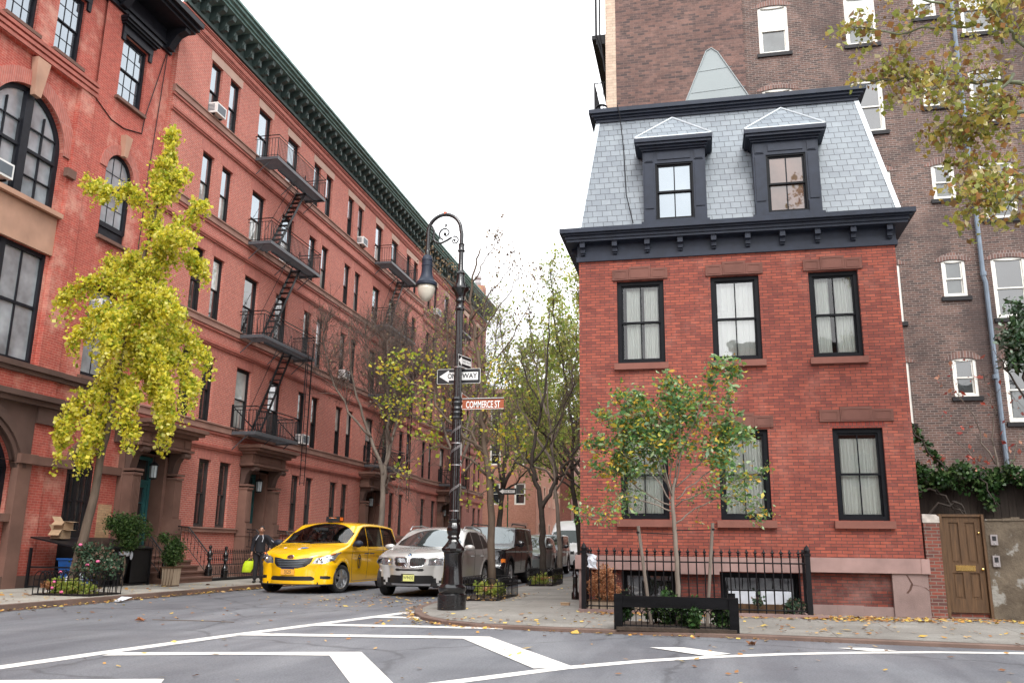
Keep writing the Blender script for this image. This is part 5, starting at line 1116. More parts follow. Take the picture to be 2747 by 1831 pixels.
# ---- young tree in the guard in front of the house
yt = thing('young_tree', 'young staked tree with green and yellow feathery leaves in front of the brick house', 'tree', (-.44, 14.85, .1))
T = Tree(21); yb = 14.85
T.limb([(-.44, yb, .06), (-.42, yb, .7), (-.44, yb, 1.5), (-.47, yb, 2.1), (-.40, yb, 2.45)], .046, .028, .004)
YL = [[(-.45, 2.1), (-.62, 2.75), (-.85, 3.4), (-1.3, 3.8)], [(-.45, 2.2), (-.52, 2.9), (-.5, 3.6), (-.15, 4.05)], [(-.42, 2.3), (-.25, 3.0), (.05, 3.6), (.35, 4.2), (.5, 4.15)], [(-.4, 2.1), (-.1, 2.4), (.3, 2.7), (.62, 3.2), (.85, 3.25)], [(-.42, 1.98), (.0, 2.2), (.5, 2.35), (.9, 2.5)], [(-.47, 2.0), (-.9, 2.2), (-1.3, 2.55), (-1.75, 2.75)],
      [(-.48, 1.9), (-.85, 2.05), (-1.3, 2.1), (-1.6, 1.75), (-1.95, 1.8)], [(-.45, 1.7), (-.1, 1.95), (.4, 2.15), (.75, 2.0), (.98, 1.85)], [(-.46, 2.1), (-.75, 2.9), (-1.2, 3.3), (-1.6, 3.45)], [(-.5, 2.3), (-.9, 3.0), (-1.0, 3.6), (-.95, 4.0)], [(-.42, 2.4), (-.3, 3.3), (-.45, 3.8), (-.5, 4.0)], [(-.4, 2.3), (.2, 2.9), (.5, 3.4), (.55, 3.95)], [(-.45, 2.0), (-.8, 2.5), (-1.4, 2.9), (-1.75, 3.0)]]
for i, L in enumerate(YL):
    sgn = 1 if i % 2 else -1; P = T.limb([(x, yb+sgn*.12*k, z) for k, (x, z) in enumerate(L)], .014, .005, .02, 3)
    T.twigs(P, 20, .32, .05, .8, .004, 2, .3, .2)
A = T.anchors(5, .1, .05); A = np.concatenate([A, blob((-.55, yb, 3.25), (1.05, .7, .75), 1500, 211, .1, 26), blob((-.05, yb, 3.75), (.6, .4, .5), 380, 212, .1, 9), blob((-1.2, yb, 2.75), (.65, .5, .55), 420, 213, .1, 9), blob((.3, yb, 2.85), (.6, .5, .5), 330, 214, .1, 9), blob((-1.35, yb, 2.1), (.5, .35, .35), 300, 215, .1, 6), blob((.6, yb, 2.3), (.4, .3, .35), 260, 216, .1, 6)])
T.wood(yt, 'bark_grey', 'twig'); A = A[A[:, 2] > 1.65]
lo = A[:, 2] < 2.5; leaves('foliage', A[~lo], .082, 'leaf_young', yt, 6, .4, .1, .5); 
lw = A[lo]; leaves('foliage', lw[::2], .07, 'leaf_young', yt, 8, .3, .4, .5)
# ---- street trees
def street_tree(name, label, base, limbs, r0, nt, L, leafmat, per, size, seed, up=.35, bark='bark', group='street trees', keep=1.0, droop=0, sub=3, rt=.008, zmin=2.6, asp=.8):
    t = thing(name, label, 'tree', base, group); T = Tree(seed)
    for i, (pts, a, b) in enumerate(limbs):
        P = T.limb(pts, a, b, .05 if i else .02)
        if i or len(limbs) == 1: T.twigs(P, max(3, int(nt*np.linalg.norm(P[-1]-P[0])/2)), L, up, .8, rt, sub, .3, droop)
    T.wood(t, bark, 'twig')
    if per:
        A = T.anchors(per, .3, .08); k = int(len(A)*keep)
        A = A[T.R.permutation(len(A))[:k]]; A = A[A[:, 2] > zmin]; leaves('foliage', A, size, leafmat, t, seed+1, .3, .2, asp)
    return t, T
# lime in the nearest guard, yellow green leaves low down and to the left
b0 = np.array((-5.12, 21.3, .1)); y = 21.3
def q3(pts, y0=21.3, f=21.3/24.6): return [(x*f, y0+dy, (z-1.3)*f+1.3) for x, z, dy in pts]
tr = q3([(-5.84, .1, 0), (-5.93, 2.53, 0), (-5.99, 3.25, 0), (-6.19, 4.46, 0), (-6.26, 5.45, .1), (-6.38, 6.6, .2), (-6.5, 8.6, .3), (-6.3, 10.2, .4)])
tr = q3([(-5.84, .1, 0), (-5.93, 2.53, 0), (-5.99, 3.25, 0), (-6.19, 4.46, 0), (-6.26, 5.45, 0), (-6.38, 6.6, .1), (-6.66, 7.9, .2), (-6.75, 8.7, .2), (-6.68, 9.7, .3), (-6.5, 10.4, .3)])
lim = [(tr, .105, .02), (q3([(-6.1, 3.9, 0), (-6.9, 4.6, -.3), (-7.7, 5.6, -.5), (-8.4, 6.1, -.7), (-8.9, 6.6, -.8)]), .05, .01), (q3([(-6.2, 4.3, 0), (-6.8, 5.6, .5), (-7.6, 6.3, .8), (-8.3, 7.0, 1)]), .045, .01), (q3([(-6.05, 3.3, 0), (-6.8, 3.9, -.2), (-7.6, 4.1, -.3), (-8.1, 3.7, -.4)]), .04, .008),
       (q3([(-6.0, 3.2, 0), (-5.7, 3.8, .1), (-5.5, 4.6, .1), (-5.4, 5.6, .2)]), .035, .008), (q3([(-6.2, 4.8, 0), (-5.8, 5.6, -.5), (-5.55, 6.2, -.7)]), .035, .008), (q3([(-6.0, 2.9, 0), (-6.15, 2.75, -.3), (-6.1, 2.7, -.5)]), .015, .006), (q3([(-6.1, 4.0, 0), (-7.1, 4.9, -.2), (-8.0, 4.9, -.4), (-8.6, 5.2, -.6)]), .04, .008), (q3([(-6.0, 3.1, 0), (-5.6, 3.3, -.2), (-5.45, 3.9, -.4)]), .03, .008)]
TOP = [[(-6.68, 9.3, .2), (-6.35, 9.9, .2), (-6.03, 10.5, .3)], [(-6.5, 7.4, 0), (-6.0, 8.2, .3), (-5.4, 9.3, .5), (-5.1, 9.8, .6)], [(-6.65, 8.0, 0), (-5.9, 8.8, -.3), (-5.2, 9.6, -.5)], [(-6.7, 8.2, 0), (-7.2, 8.9, -.2), (-7.9, 9.9, -.4)], [(-6.7, 8.5, 0), (-7.3, 9.2, .3), (-8.2, 10.0, .3)], [(-6.35, 6.4, 0), (-5.6, 7.2, .2), (-5.0, 8.4, .3), (-4.6, 9.2, .4)], [(-6.3, 5.9, 0), (-7.0, 6.7, .4), (-7.6, 7.8, .5)]]
t3, T = street_tree('lime_tree', 'lime tree with sparse yellow green leaves rising from the nearest low hoop guard', tuple(b0), lim, .1, 10, .75, 'leaf_lime', 4, .085, 31, .15, keep=.55, droop=.15, zmin=2.2)
T = Tree(44)
for L in TOP: P = T.limb(q3(L), .026, .006, .03); T.twigs(P, 9, .7, .4, .7, .006, 2, .35)
T.wood(t3, 'bark', 'twig', name='top_limbs'); A = T.anchors(3, .6, .07); A = A[A[:, 2] > 6.6]; A = A[T.R.permutation(len(A))[:260]]; A = np.concatenate([A+T.R.normal(0, .05, A.shape) for _ in range(3)]); leaves('foliage', A, .06, 'leaf_brown', t3, 9)  # brown seed clusters on the top limbs, built as small leaf faces
# second tree on the right pavement, forked, nearly bare
f = 29.2/32; yy = 29.2
def q4(pts): return [(x*f, yy+dy, (z-1.3)*f+1.3) for x, z, dy in pts]
lim = [(q4([(-5.72, .1, 0), (-5.75, 1.5, 0), (-5.77, 2.61, 0), (-6.0, 3.6, 0), (-6.16, 4.45, 0), (-6.0, 5.6, .1), (-5.73, 6.97, .2), (-5.6, 8.9, .3), (-5.6, 10.5, .4)]), .13, .02), (q4([(-5.77, 2.7, 0), (-5.4, 3.4, .1), (-5.15, 3.9, .2), (-4.8, 4.5, .3), (-4.33, 5.2, .4), (-4.2, 6.2, .4)]), .09, .015), (q4([(-6.1, 4.2, 0), (-6.5, 5.0, -.2), (-6.9, 5.8, -.3), (-7.4, 6.6, -.5)]), .05, .01), (q4([(-6.1, 4.4, 0), (-5.5, 5.4, .3), (-5.0, 6.6, .5), (-4.6, 7.6, .6)]), .05, .01), (q4([(-5.95, 3.7, 0), (-6.6, 4.3, .4), (-7.5, 4.9, .7)]), .05, .01), (q4([(-5.8, 6.4, 0), (-6.4, 7.6, 0), (-6.7, 8.8, .2)]), .04, .01), (q4([(-5.2, 3.8, 0), (-5.5, 5.0, .5), (-5.3, 6.4, .8)]), .05, .01)]
t4, _ = street_tree('bare_tree', 'forked nearly bare tree rising from the second low hoop guard', (-5.22, yy, .1), lim, .1, 24, 1.1, 'leaf_street', 1, .09, 32, .35, bark='bark_dark', keep=.14, rt=.011)
# bare tree at the left kerb with a dense tangle of twigs
lim = [([(-13.25, 35, .1), (-13.15, 35, 2.15), (-13.16, 35, 3.74), (-13.31, 35, 4.6), (-13.79, 35, 5.7), (-14.3, 34.8, 7.1), (-14.7, 34.6, 8.6), (-14.9, 34.5, 10.4)], .16, .02), ([(-13.16, 35, 3.7), (-12.94, 35.1, 5.4), (-12.6, 35.2, 6.9), (-12.2, 35.3, 8.1), (-11.8, 35.4, 9.0)], .10, .02), ([(-13.2, 35, 4.2), (-13.3, 35.8, 6.2), (-13.4, 36.4, 8.6), (-13.2, 36.8, 11.2)], .08, .015), ([(-13.8, 35, 5.8), (-14.9, 34.4, 7.2), (-15.6, 34.0, 9.0), (-15.9, 34, 10.6)], .06, .012), ([(-12.9, 35, 5.6), (-12.9, 34.2, 7.8), (-12.8, 33.8, 9.8)], .06, .012), ([(-12.6, 35.2, 6.9), (-11.6, 35, 7.9), (-10.6, 35, 8.6)], .05, .01), ([(-13.4, 35.8, 6.4), (-14.2, 35.6, 8.4), (-14.4, 35.2, 10.4)], .05, .01), ([(-13.15, 35, 3.6), (-12.6, 34.6, 4.3), (-12.3, 34.4, 4.2), (-12.2, 34.3, 3.6)], .03, .008)]
t2, _ = street_tree('bare_tree', 'bare tree with a grey tangle of twigs against the red row behind the yellow taxi', (-13.25, 35, .12), lim, .1, 25, 2.1, 'leaf_brown', 1, .09, 33, .3, bark='bark_grey', keep=.06, sub=5, rt=.016)
# darker trees down the street
lim = [([(-12.9, 56, .1), (-12.9, 56, 3), (-12.7, 56, 5), (-12.6, 56, 7.5)], .24, .1), ([(-12.8, 56, 4.2), (-13.8, 56, 6.5), (-14.4, 56, 9.5), (-14.6, 56, 12.5)], .13, .03), ([(-12.7, 56, 5), (-11.6, 56, 7.5), (-10.6, 56, 10), (-10, 56, 13)], .14, .03), ([(-12.6, 56, 6), (-12.4, 56.5, 9), (-12.6, 57, 13)], .12, .03), ([(-12.7, 56, 4.6), (-11.3, 55, 5.6), (-9.6, 54.5, 7)], .09, .02), ([(-12.7, 56, 5), (-12.9, 54.5, 7.5), (-12.4, 53.5, 10)], .09, .02)]
t5, _ = street_tree('street_tree', 'dark trunked tree standing by the small one way sign far down the side street', (-12.9, 56, .12), lim, .2, 11, 2.3, 'leaf_street', 3, .17, 35, .2, bark='bark_dark', keep=.45, rt=.02)
f6 = 1
lim = [([(-5.75, 43, .1), (-5.9, 43, 2), (-6.1, 43, 3.6), (-6.25, 43, 4.9), (-6.1, 43.1, 7.5)], .19, .07), ([(-6.2, 43, 4.6), (-7.2, 43, 6), (-8.2, 43.2, 8), (-8.9, 43.5, 10.6)], .10, .02), ([(-6.15, 43, 6.5), (-6.6, 43.4, 9.5), (-7.2, 43.6, 12.4), (-7.5, 43.6, 16)], .09, .015), ([(-6.1, 43, 7), (-5.4, 43.2, 9.4), (-5.9, 43.2, 14.6)], .08, .015), ([(-6.15, 43, 5.2), (-5.0, 42.6, 6.8), (-4.2, 42.4, 9)], .08, .015), ([(-6.2, 43, 5), (-7.3, 42, 6.5), (-8.5, 41, 8.2), (-9.3, 40.6, 9.8)], .08, .015), ([(-6.2, 43, 4), (-7.0, 42.5, 4.8), (-8.0, 42, 5.6)], .06, .012), ([(-6.1, 43, 6), (-5.2, 44, 8), (-5.0, 45, 10.5)], .07, .015)]
t6, _ = street_tree('street_tree', 'tall tree with light yellow green crown close beside the left edge of the corner house', (-5.75, 43, .1), lim, .2, 16, 1.6, 'leaf_bright', 4, .115, 36, .35, bark='bark_dark', keep=.5, rt=.016)
lim = [([(-8, 64, .1), (-8, 64, 5), (-8.2, 64, 8)], .3, .15), ([(-8.1, 64, 5.5), (-10, 64, 8.5), (-12, 64, 11), (-12.6, 64, 15)], .16, .03), ([(-8.2, 64, 7), (-9, 64, 11), (-10, 64, 19)], .16, .03), ([(-8.1, 64, 6), (-6, 64, 9), (-5.6, 63, 17)], .16, .03), ([(-8.2, 64, 7.5), (-7.6, 63, 12), (-8, 62, 22)], .15, .03), ([(-8, 64, 5), (-10.5, 63, 6.8), (-13, 62, 8)], .1, .02), ([(-8.1, 64, 6.5), (-10.6, 65, 10), (-11.6, 66, 17)], .12, .02)]
t7, _ = street_tree('street_tree', 'large leafy green tree filling the end of the side street', (-8, 64, .1), lim, .3, 12, 2.8, 'leaf_bright', 5, .2, 37, .25, bark='bark_dark', rt=.022)
lim = [([(-6, 86, .1), (-6, 86, 5), (-6.2, 86, 9)], .3, .15), ([(-6.1, 86, 5.5), (-9, 86, 9), (-12, 86, 11)], .16, .03), ([(-6.2, 86, 8), (-8, 86, 12), (-10, 86, 15)], .16, .03), ([(-6.2, 86, 7), (-6, 85, 12), (-6, 84, 16)], .15, .03), ([(-6, 86, 5), (-8.5, 85, 5), (-11, 84, 6)], .1, .02)]
t8, _ = street_tree('street_tree', 'dark green tree far beyond the white van', (-6, 86, .1), lim, .3, 12, 3.0, 'leaf_street', 5, .25, 38, .2, bark='bark_dark', rt=.03)
lim = [([(-13.3, 47, .1), (-13.2, 47, 3), (-13.1, 47, 5.5), (-13.2, 47, 9), (-13.0, 47, 13)], .17, .03), ([(-13.1, 47, 5), (-14.2, 47, 8), (-14.8, 47, 11.5), (-14.9, 47, 15)], .1, .02), ([(-13.1, 47, 5.8), (-12.1, 47, 8.6), (-11.4, 47, 11.6), (-11, 47, 14.6)], .1, .02), ([(-13.1, 47, 7), (-13.6, 46, 10), (-13.8, 45.6, 14)], .08, .02), ([(-13.1, 47, 6.5), (-12.6, 48, 10), (-12.2, 48.5, 16)], .08, .02), ([(-13.1, 47, 5), (-11.6, 46.4, 6.6), (-10.2, 46, 8.6)], .08, .015)]
street_tree('bare_tree', 'tall bare tree veiling the far end of the red row with fine grey twigs', (-13.3, 47, .12), lim, .1, 16, 2.3, 'leaf_bright', 1, .12, 39, .3, bark='bark_grey', keep=.22, sub=4, rt=.016)
lim = [([(-5.7, 36, .1), (-5.8, 36, 2.4), (-6.0, 36, 4.6), (-6.2, 36, 7), (-6.5, 36, 10.5)], .12, .02), ([(-6, 36, 4.6), (-7.2, 36, 6.6), (-8.0, 36, 9), (-8.4, 36, 11)], .07, .015), ([(-6.1, 36, 5.5), (-5.4, 36.4, 7.5), (-5.1, 36.6, 10)], .07, .015), ([(-6.1, 36, 6.4), (-7.0, 36.6, 9), (-7.3, 37, 11.8)], .06, .012), ([(-6, 36, 4), (-7.4, 35.2, 5.2), (-8.6, 34.8, 6.4)], .05, .012), ([(-5.9, 36, 3.6), (-5.0, 35.6, 5.2), (-4.5, 35.4, 7)], .05, .012)]
street_tree('street_tree', 'slim tree with thin branches and pale yellow green leaves above the third parked car', (-5.7, 36, .1), lim, .1, 15, 1.5, 'leaf_bright', 2, .10, 40, .35, bark='bark_grey', keep=.6, rt=.012)
# ---- plane tree reaching in from the right
pt = thing('plane_tree', 'plane tree reaching in at the top right with mottled branches and brown yellow leaves', 'tree', (8.6, 14, .06)); T = Tree(55)
T.limb([(8.6, 14, .05), (8.5, 14, 4), (8.3, 14, 7), (7.6, 14, 9), (7.2, 14, 12)], .26, .14, .03)
PB = [[(8.3, 7.2), (6.6, 8.3), (5.35, 8.78), (5.05, 8.93), (4.54, 9.03), (4.25, 9.25), (3.98, 9.31), (3.52, 9.41), (3.09, 9.53)], [(8.1, 7.6), (6.4, 8.4), (5.38, 9.12), (5.08, 9.44), (4.84, 9.78), (4.57, 10.09), (4.2, 10.7)], [(8.4, 6.4), (6.4, 8.0), (5.29, 8.31), (5.01, 8.34), (4.63, 8.23), (4.44, 8.1)], [(8.45, 4.6), (6.5, 6.3), (5.1, 6.59), (4.82, 6.57), (4.45, 6.51), (4.16, 6.52)], [(8.4, 5.4), (6.6, 6.9), (5.16, 7.17), (4.77, 7.25), (4.5, 7.47)], [(5.1, 9.4), (5.05, 9.8), (4.85, 10.3)], [(4.84, 9.78), (4.3, 9.85), (3.6, 9.95), (3.0, 10.2)], [(4.57, 10.09), (3.9, 10.35), (3.2, 10.7)], [(7.5, 9.2), (6.2, 9.9), (5.3, 10.5)], [(4.3, 9.2), (4.1, 8.75), (3.75, 8.5)], [(5.2, 8.85), (4.9, 8.5), (4.6, 8.2), (4.0, 8.0)]]
for i, L in enumerate(PB):
    n_ = len(L); P = T.limb([(x, 14+(-1)**i*.12*k, z) for k, (x, z) in enumerate(L)], .05 if n_ > 4 else .028, .011, .02)
    T.twigs(P, int(12+11*np.linalg.norm(P[-1]-P[0])/1.4), .66, .05, .8, .006, 2, .28, .12)
A = T.anchors(3, .1, .06); T.wood(pt, 'bark_plane', 'twig'); A = A[T.R.permutation(len(A))[:int(len(A)*.85)]]
leaves('foliage', A, .088, 'leaf_plane', pt, 12, .1, .2, 1.0)
# ---- shrubs and creepers of the garden on the right
ev = thing('magnolia_shrub', 'glossy dark green evergreen shrub at the right edge in front of the brown flats', 'shrub', (7.0, 20, .1)); T = Tree(61)
T.limb([(7.0, 20, .1), (7.0, 20, 2.5), (6.95, 20, 4.2), (6.9, 20, 5.8)], .07, .02); 
for p in ([(7, 20, 4), (6.6, 20, 5), (6.4, 20, 5.4)], [(6.9, 20, 4.5), (7.4, 20, 5.6), (7.6, 20, 6)], [(7, 20, 3.6), (7.5, 20, 4.8), (7.9, 20, 5.2)]): P = T.limb(p, .03, .01); T.twigs(P, 6, .4, .2)
T.wood(ev, 'bark_dark', 'twig'); A = np.concatenate([blob((6.95, 20, 5.95), (.62, .6, .8), 1500, 4), blob((7.6, 20, 5.9), (.7, .6, 1.1), 1200, 5), blob((6.75, 19.9, 5.3), (.35, .4, .35), 300, 6)]); leaves('foliage', A, .12, 'leaf_gloss', ev, 14, .2, 0, .5)
dg = thing('dogwood', 'nearly leafless shrub with scattered red leaves against the dark lower wall of the flats', 'shrub', (6.4, 21, .1)); T = Tree(63)
T.limb([(6.6, 21, .1), (6.5, 21, 2.2), (6.4, 21, 3.6)], .05, .02)
for p in ([(6.5, 21, 2.4), (6.0, 21, 3.3), (5.4, 21, 4.0)], [(6.4, 21, 3.2), (6.1, 21, 4.2), (5.7, 21, 5.2)], [(6.45, 21, 2.8), (7.0, 21, 3.8), (7.3, 21, 4.8)], [(6.4, 21, 3.6), (6.5, 21, 4.4), (6.4, 21, 5.2)], [(6.5, 21, 2.3), (5.8, 21, 2.9), (5.2, 21, 3.2)]): P = T.limb(p, .02, .006); T.twigs(P, 9, .7, .25, .8, .006, 2)
T.wood(dg, 'bark_grey', 'twig'); A = T.anchors(1, .3, .05); leaves('foliage', A[T.R.permutation(len(A))[:120]], .11, 'leaf_red', dg, 15, .1, .5, .6)
iv = thing('creeper', 'green creeper hanging over the dark board fence beside the corner house', 'creeper', (6, 19.6, 2.4)); A = []
R = np.random.default_rng(5)
for k in range(62):
    x = 4.15+k*.1+R.normal(0, .05); hz = 2.82+.10*sin(k*.7)+R.normal(0, .05); A.append(blob((x, 19.45+R.normal(0, .1), hz), (.26, .24, .21+.05*R.random()), 150, 100+k, lump=5))
for x, z, n_ in ((5.6, 2.5, 120), (5.75, 2.3, 110), (6.6, 2.45, 100), (4.3, 2.55, 160), (5.2, 2.6, 60)): A.append(blob((x, 19.4, z), (.2, .15, .22), n_, int(x*10)))
for k in range(26): f = k/25; A.append(blob((4.25+.75*f+.05*sin(k), 19.6, 4.3-1.3*f**.8), (.09+.05*f, .08, .10), 16, 300+k, lump=2))
A = np.concatenate(A); leaves('foliage', A, .075, 'leaf_ivy', iv, 17, .2, .35, .8)
T = Tree(66); T.limb([(4.2, 19.5, 4.4), (4.45, 19.55, 3.7), (4.9, 19.5, 3.1), (5.1, 19.5, 2.8)], .02, .02); T.limb([(4.15, 19.35, 2.5), (4.7, 19.3, 2.5), (5.0, 19.3, 2.2), (5.3, 19.3, 1.9)], .025, .015); T.limb([(4.5, 19.3, 1.95), (4.85, 19.3, 2.25), (5.1, 19.3, 2.3), (5.25, 19.3, 1.95)], .03, .02); T.limb([(4.6, 19.32, 2.7), (5.2, 19.3, 2.1)], .012, .01); T.limb([(5.6, 19.3, 2.9), (5.7, 19.25, 2.4), (5.85, 19.25, 2.2)], .018, .01); T.wood(iv, 'bark_dark', name='stem')
# ---- planting on the left
bs = thing('box_shrub', 'bushy dark green evergreen shrub beside the first teal door', 'shrub', (-15.6, 21.6, .12)); T = Tree(70); T.limb([(-15.5, 21.6, .1), (-15.5, 21.6, .9), (-15.45, 21.6, 1.5)], .04, .015); T.wood(bs, 'bark'); A = np.concatenate([blob((-15.55, 21.6, 1.72), (.62, .55, .55), 6500, 71, .2, 18), blob((-14.98, 21.7, 1.62), (.22, .25, .35), 350, 72), blob((-15.4, 21.6, 1.3), (.45, .4, .35), 1500, 73)]); leaves('foliage', A, .05, 'leaf_box', bs, 70, 0, 0, .7)
ps = thing('potted_shrub', 'oval green shrub growing in the striped wooden planter by the steps', 'shrub', (-14.4, 22.2, .62)); T = Tree(74); T.limb([(-14.4, 22.2, .55), (-14.42, 22.2, .95)], .02, .01); T.wood(ps, 'bark'); A = np.concatenate([blob((-14.42, 22.2, 1.05), (.36, .34, .52), 4200, 75, .2, 16), blob((-14.75, 22.2, 1.42), (.25, .2, .2), 600, 76)]); leaves('foliage', A, .045, 'leaf_box', ps, 74, 0, 0, .7)
rb = thing('rose_bush', 'grey green rose bush with a few pink flowers inside the left hoop guard', 'shrub', (-13.6, 17.95, .15)); T = Tree(77)
for a in range(9): T.twigs([np.array((-13.65+.1*cos(a), 17.95, .15)), np.array((-13.6+.2*cos(a*2.1), 18+.2*sin(a), .7))], 7, .55, .5, .8, .007, 2, .1)
T.limb([(-13.6, 17.95, .12), (-13.62, 17.95, .4), (-13.6, 17.97, .75)], .014, .006); T.wood(rb, 'twig', 'twig')
A = np.concatenate([blob((-13.55, 17.95, .72), (.62, .45, .48), 4200, 78, .2, 14), blob((-13.85, 17.9, 1.0), (.35, .3, .35), 900, 79)]); leaves('foliage', A, .058, 'leaf_rose', rb, 77, 0, .1, .7)
mb = MB()
for x, y_, z in ((-13.8, 17.6, 1.22), (-13.52, 17.55, .78), (-13.3, 17.6, .86), (-14.1, 17.3, .42), (-14.2, 17.35, .28), (-14.05, 17.38, .62), (-13.9, 17.3, .2)): mb.ball((x, y_, z), (.045, .045, .032), 7, 5)
mb.build('flower', 'flower_pink', rb)
gc = thing('flower_bed', 'mixed low plants and orange blooms inside the left hoop guard', 'flower bed', (-13.95, 17.8, .12), kind='stuff')
A = np.concatenate([blob((-14.2, 17.6, .3), (.4, .3, .22), 700, 80), blob((-13.8, 17.5, .28), (.35, .2, .2), 500, 81), blob((-13.45, 17.6, .25), (.3, .2, .18), 300, 82)]); leaves('foliage', A, .06, 'leaf_bright', gc, 80)
A = blob((-14.42, 17.5, .33), (.16, .16, .12), 260, 83); leaves('blooms', A, .045, 'leaf_rust', gc, 81)
mb = MB(); mb.box(-14.58, -13.22, 17.32, 18.33, .12, .16); mb.build('soil', 'soil', gc)
def bed(x0, x1, y0, y1, z, lab, seed, mat='leaf_ivy', n=900, h=.18, flowers=None, sz=.06):
    t = thing('flower_bed', lab, 'flower bed', ((x0+x1)/2, (y0+y1)/2, z), kind='stuff'); mb = MB(); mb.box(x0, x1, y0, y1, z-.02, z+.03); mb.build('soil', 'soil', t)
    R = np.random.default_rng(seed); A = []; 
    for k in range(12): A.append(blob((R.uniform(x0+.1, x1-.1), R.uniform(y0+.1, y1-.1), z+h*R.uniform(.4, 1)), (.16, .16, h*.7), n//12, seed+k, lump=3))
    leaves('foliage', np.concatenate(A), sz, mat, t, seed)
    if flowers:
        A = [blob((R.uniform(x0+.1, x1-.1), R.uniform(y0+.1, y0+(y1-y0)*.5), z+h*.9), (.1, .1, .05), 26, seed+40+k, lump=2) for k in range(6)]; leaves('blooms', np.concatenate(A), .04, flowers, t, seed+1)
    return t
bed(-1.36, .46, 13.98+.12, 15.3, .08, 'ivy and small flowers growing behind the black timber tree guard', 90, 'leaf_ivy', 5200, .36, None, .06)
bed(-5.5, -4.66, 20.0, 22.1, .1, 'pale green plants and orange blooms in the nearest right hoop guard', 91, 'leaf_bright', 1500, .28, 'leaf_rust')
bed(-5.5, -4.75, 28.2, 30.1, .1, 'small plants in the second right hoop guard', 92, 'leaf_bright', 500, .25, 'leaf_rust')
bed(-2.25, 1.85, 17.2, 17.9, .1, 'low plants in the areaway behind the iron railing', 93, 'leaf_rose', 900, .25)
cf = thing('dried_conifer', 'rusty brown dried conifer behind the left end of the iron railing', 'shrub', (-1.95, 17.5, .1)); T = Tree(94); T.limb([(-1.95, 17.5, .1), (-1.95, 17.5, .6), (-1.98, 17.5, .95)], .03, .01); T.wood(cf, 'bark'); A = np.concatenate([blob((-1.93, 17.5, .62), (.34, .28, .38), 3000, 95), blob((-1.75, 17.45, .4), (.3, .22, .25), 700, 96)]); leaves('foliage', A, .045, 'leaf_rust', cf, 94, 0, .3, .5)
# ---- fallen leaves
lt = thing('fallen_leaves', 'yellow and brown fallen leaves scattered over road, kerbs and pavement', 'leaf litter', (-4, 15, 0), kind='stuff')
R = np.random.default_rng(99); P = []
def ground_z(x, y):
    if x < CL: return .122
    for i in range(len(CURB_R)-1):
        pass
    inside = False
    if y > 13.4:
        xs = [p[0] for p in CURB_R]; ys = [p[1] for p in CURB_R]
        if y > 14.9: xc = np.interp(y, ys[:10][::-1], xs[:10][::-1]); inside = x > xc
        else: yc = np.interp(x, xs[9:], ys[9:]); inside = x > -4.4 and y > yc
    if not inside: return .006
    yi = np.interp(x, [p[0] for p in INN_R[8:]], [p[1] for p in INN_R[8:]]); yc = np.interp(x, xs[9:], ys[9:]) if x > -4.4 else y-2
    return ZK+.01+(ZI-ZK)*min(1, max(0, (y-yc)/max(.3, yi-yc)))
def scatter(n, fx, fy):
    for _ in range(n): x, y = fx(), fy(); P.append((x, y, ground_z(x, y)+.004))
for _ in range(520): y = R.uniform(12.5, 28)**1.0; P.append((CL+abs(R.normal(0, .13))+.02, y, .015+R.uniform(0, .04)))
scatter(230, lambda: R.uniform(-16, CL-.1), lambda: R.uniform(13, 24))
scatter(160, lambda: R.uniform(-12.5, -6.5), lambda: R.uniform(13, 30))
scatter(150, lambda: R.uniform(-9, -6.1), lambda: R.uniform(18, 22)); scatter(90, lambda: R.uniform(-7, 6), lambda: R.uniform(8, 14))
scatter(330, lambda: R.uniform(-5.6, 6.2), lambda: 14.3+abs(R.normal(0, 1.3)))
for _ in range(420): x = R.uniform(1.6, 6); P.append((x, 17.75-abs(R.normal(0, .4)), .12))
for _ in range(200): x = R.uniform(-2.4, 1.6); P.append((x, 16.9-abs(R.normal(0, .25)), .12))
for _ in range(330): x = R.uniform(1.7, 3.9); P.append((x, 17.2-abs(R.normal(0, .3)), .12))
for _ in range(240):
    k = R.integers(4, 14); f = R.random(); a = np.array(CURB_R[k])*(1-f)+np.array(CURB_R[k+1])*f; P.append((a[0]-abs(R.normal(0, .1))-.03, a[1]-abs(R.normal(0, .12))-.03, .012))
scatter(150, lambda: R.uniform(-5.5, -4.2), lambda: R.uniform(19.2, 23)); scatter(60, lambda: R.uniform(-5.6, -3), lambda: R.uniform(23, 34))
P = np.array(P); n = len(P); s = R.uniform(.02, .05, n)[:, None]; s[R.random(n) < .05] *= 1.8; a = R.uniform(0, 2*pi, n)
u = np.stack([np.cos(a), np.sin(a), R.normal(0, .22, n)], 1); v = np.stack([-np.sin(a), np.cos(a), R.normal(0, .22, n)], 1)
c = P+np.array([0, 0, .008]); V = np.stack([c-u*s, c-v*s*.8+u*s*.2, c+u*s*1.1, c+v*s*.8+u*s*.1], 1).reshape(-1, 3); V[:, 2] = np.maximum(V[:, 2], np.repeat(P[:, 2], 4))
npmesh('leaf_litter', V, np.arange(4*n).reshape(n, 4), 'leaf_litter', lt)
for nm, lab, x, y, z, s_, mt in (('fallen_leaf', 'large curled orange brown leaf lying on the road beside a long twig', -9.3, 13.6, .01, .12, 'leaf_rust'), ('fallen_leaf', 'pale curled leaf on the road by the right end of the timber guard', .62, 13.1, .012, .09, 'leaf_litter')):
    t = thing(nm, lab, 'leaf', (x, y, z)); mb = MB(); R2 = random.Random(3); ring_ = []
    for k in range(11): r = s_*(1 if k % 2 else .55); ring_.append((x+r*cos(k*.571), y+r*sin(k*.571), z+.03+.03*sin(k*1.7)))
    mb.add([(x, y, z)]+ring_, [(0, k+1, (k+1) % 11+1) for k in range(11)]); mb.build('leaf', mt, t)
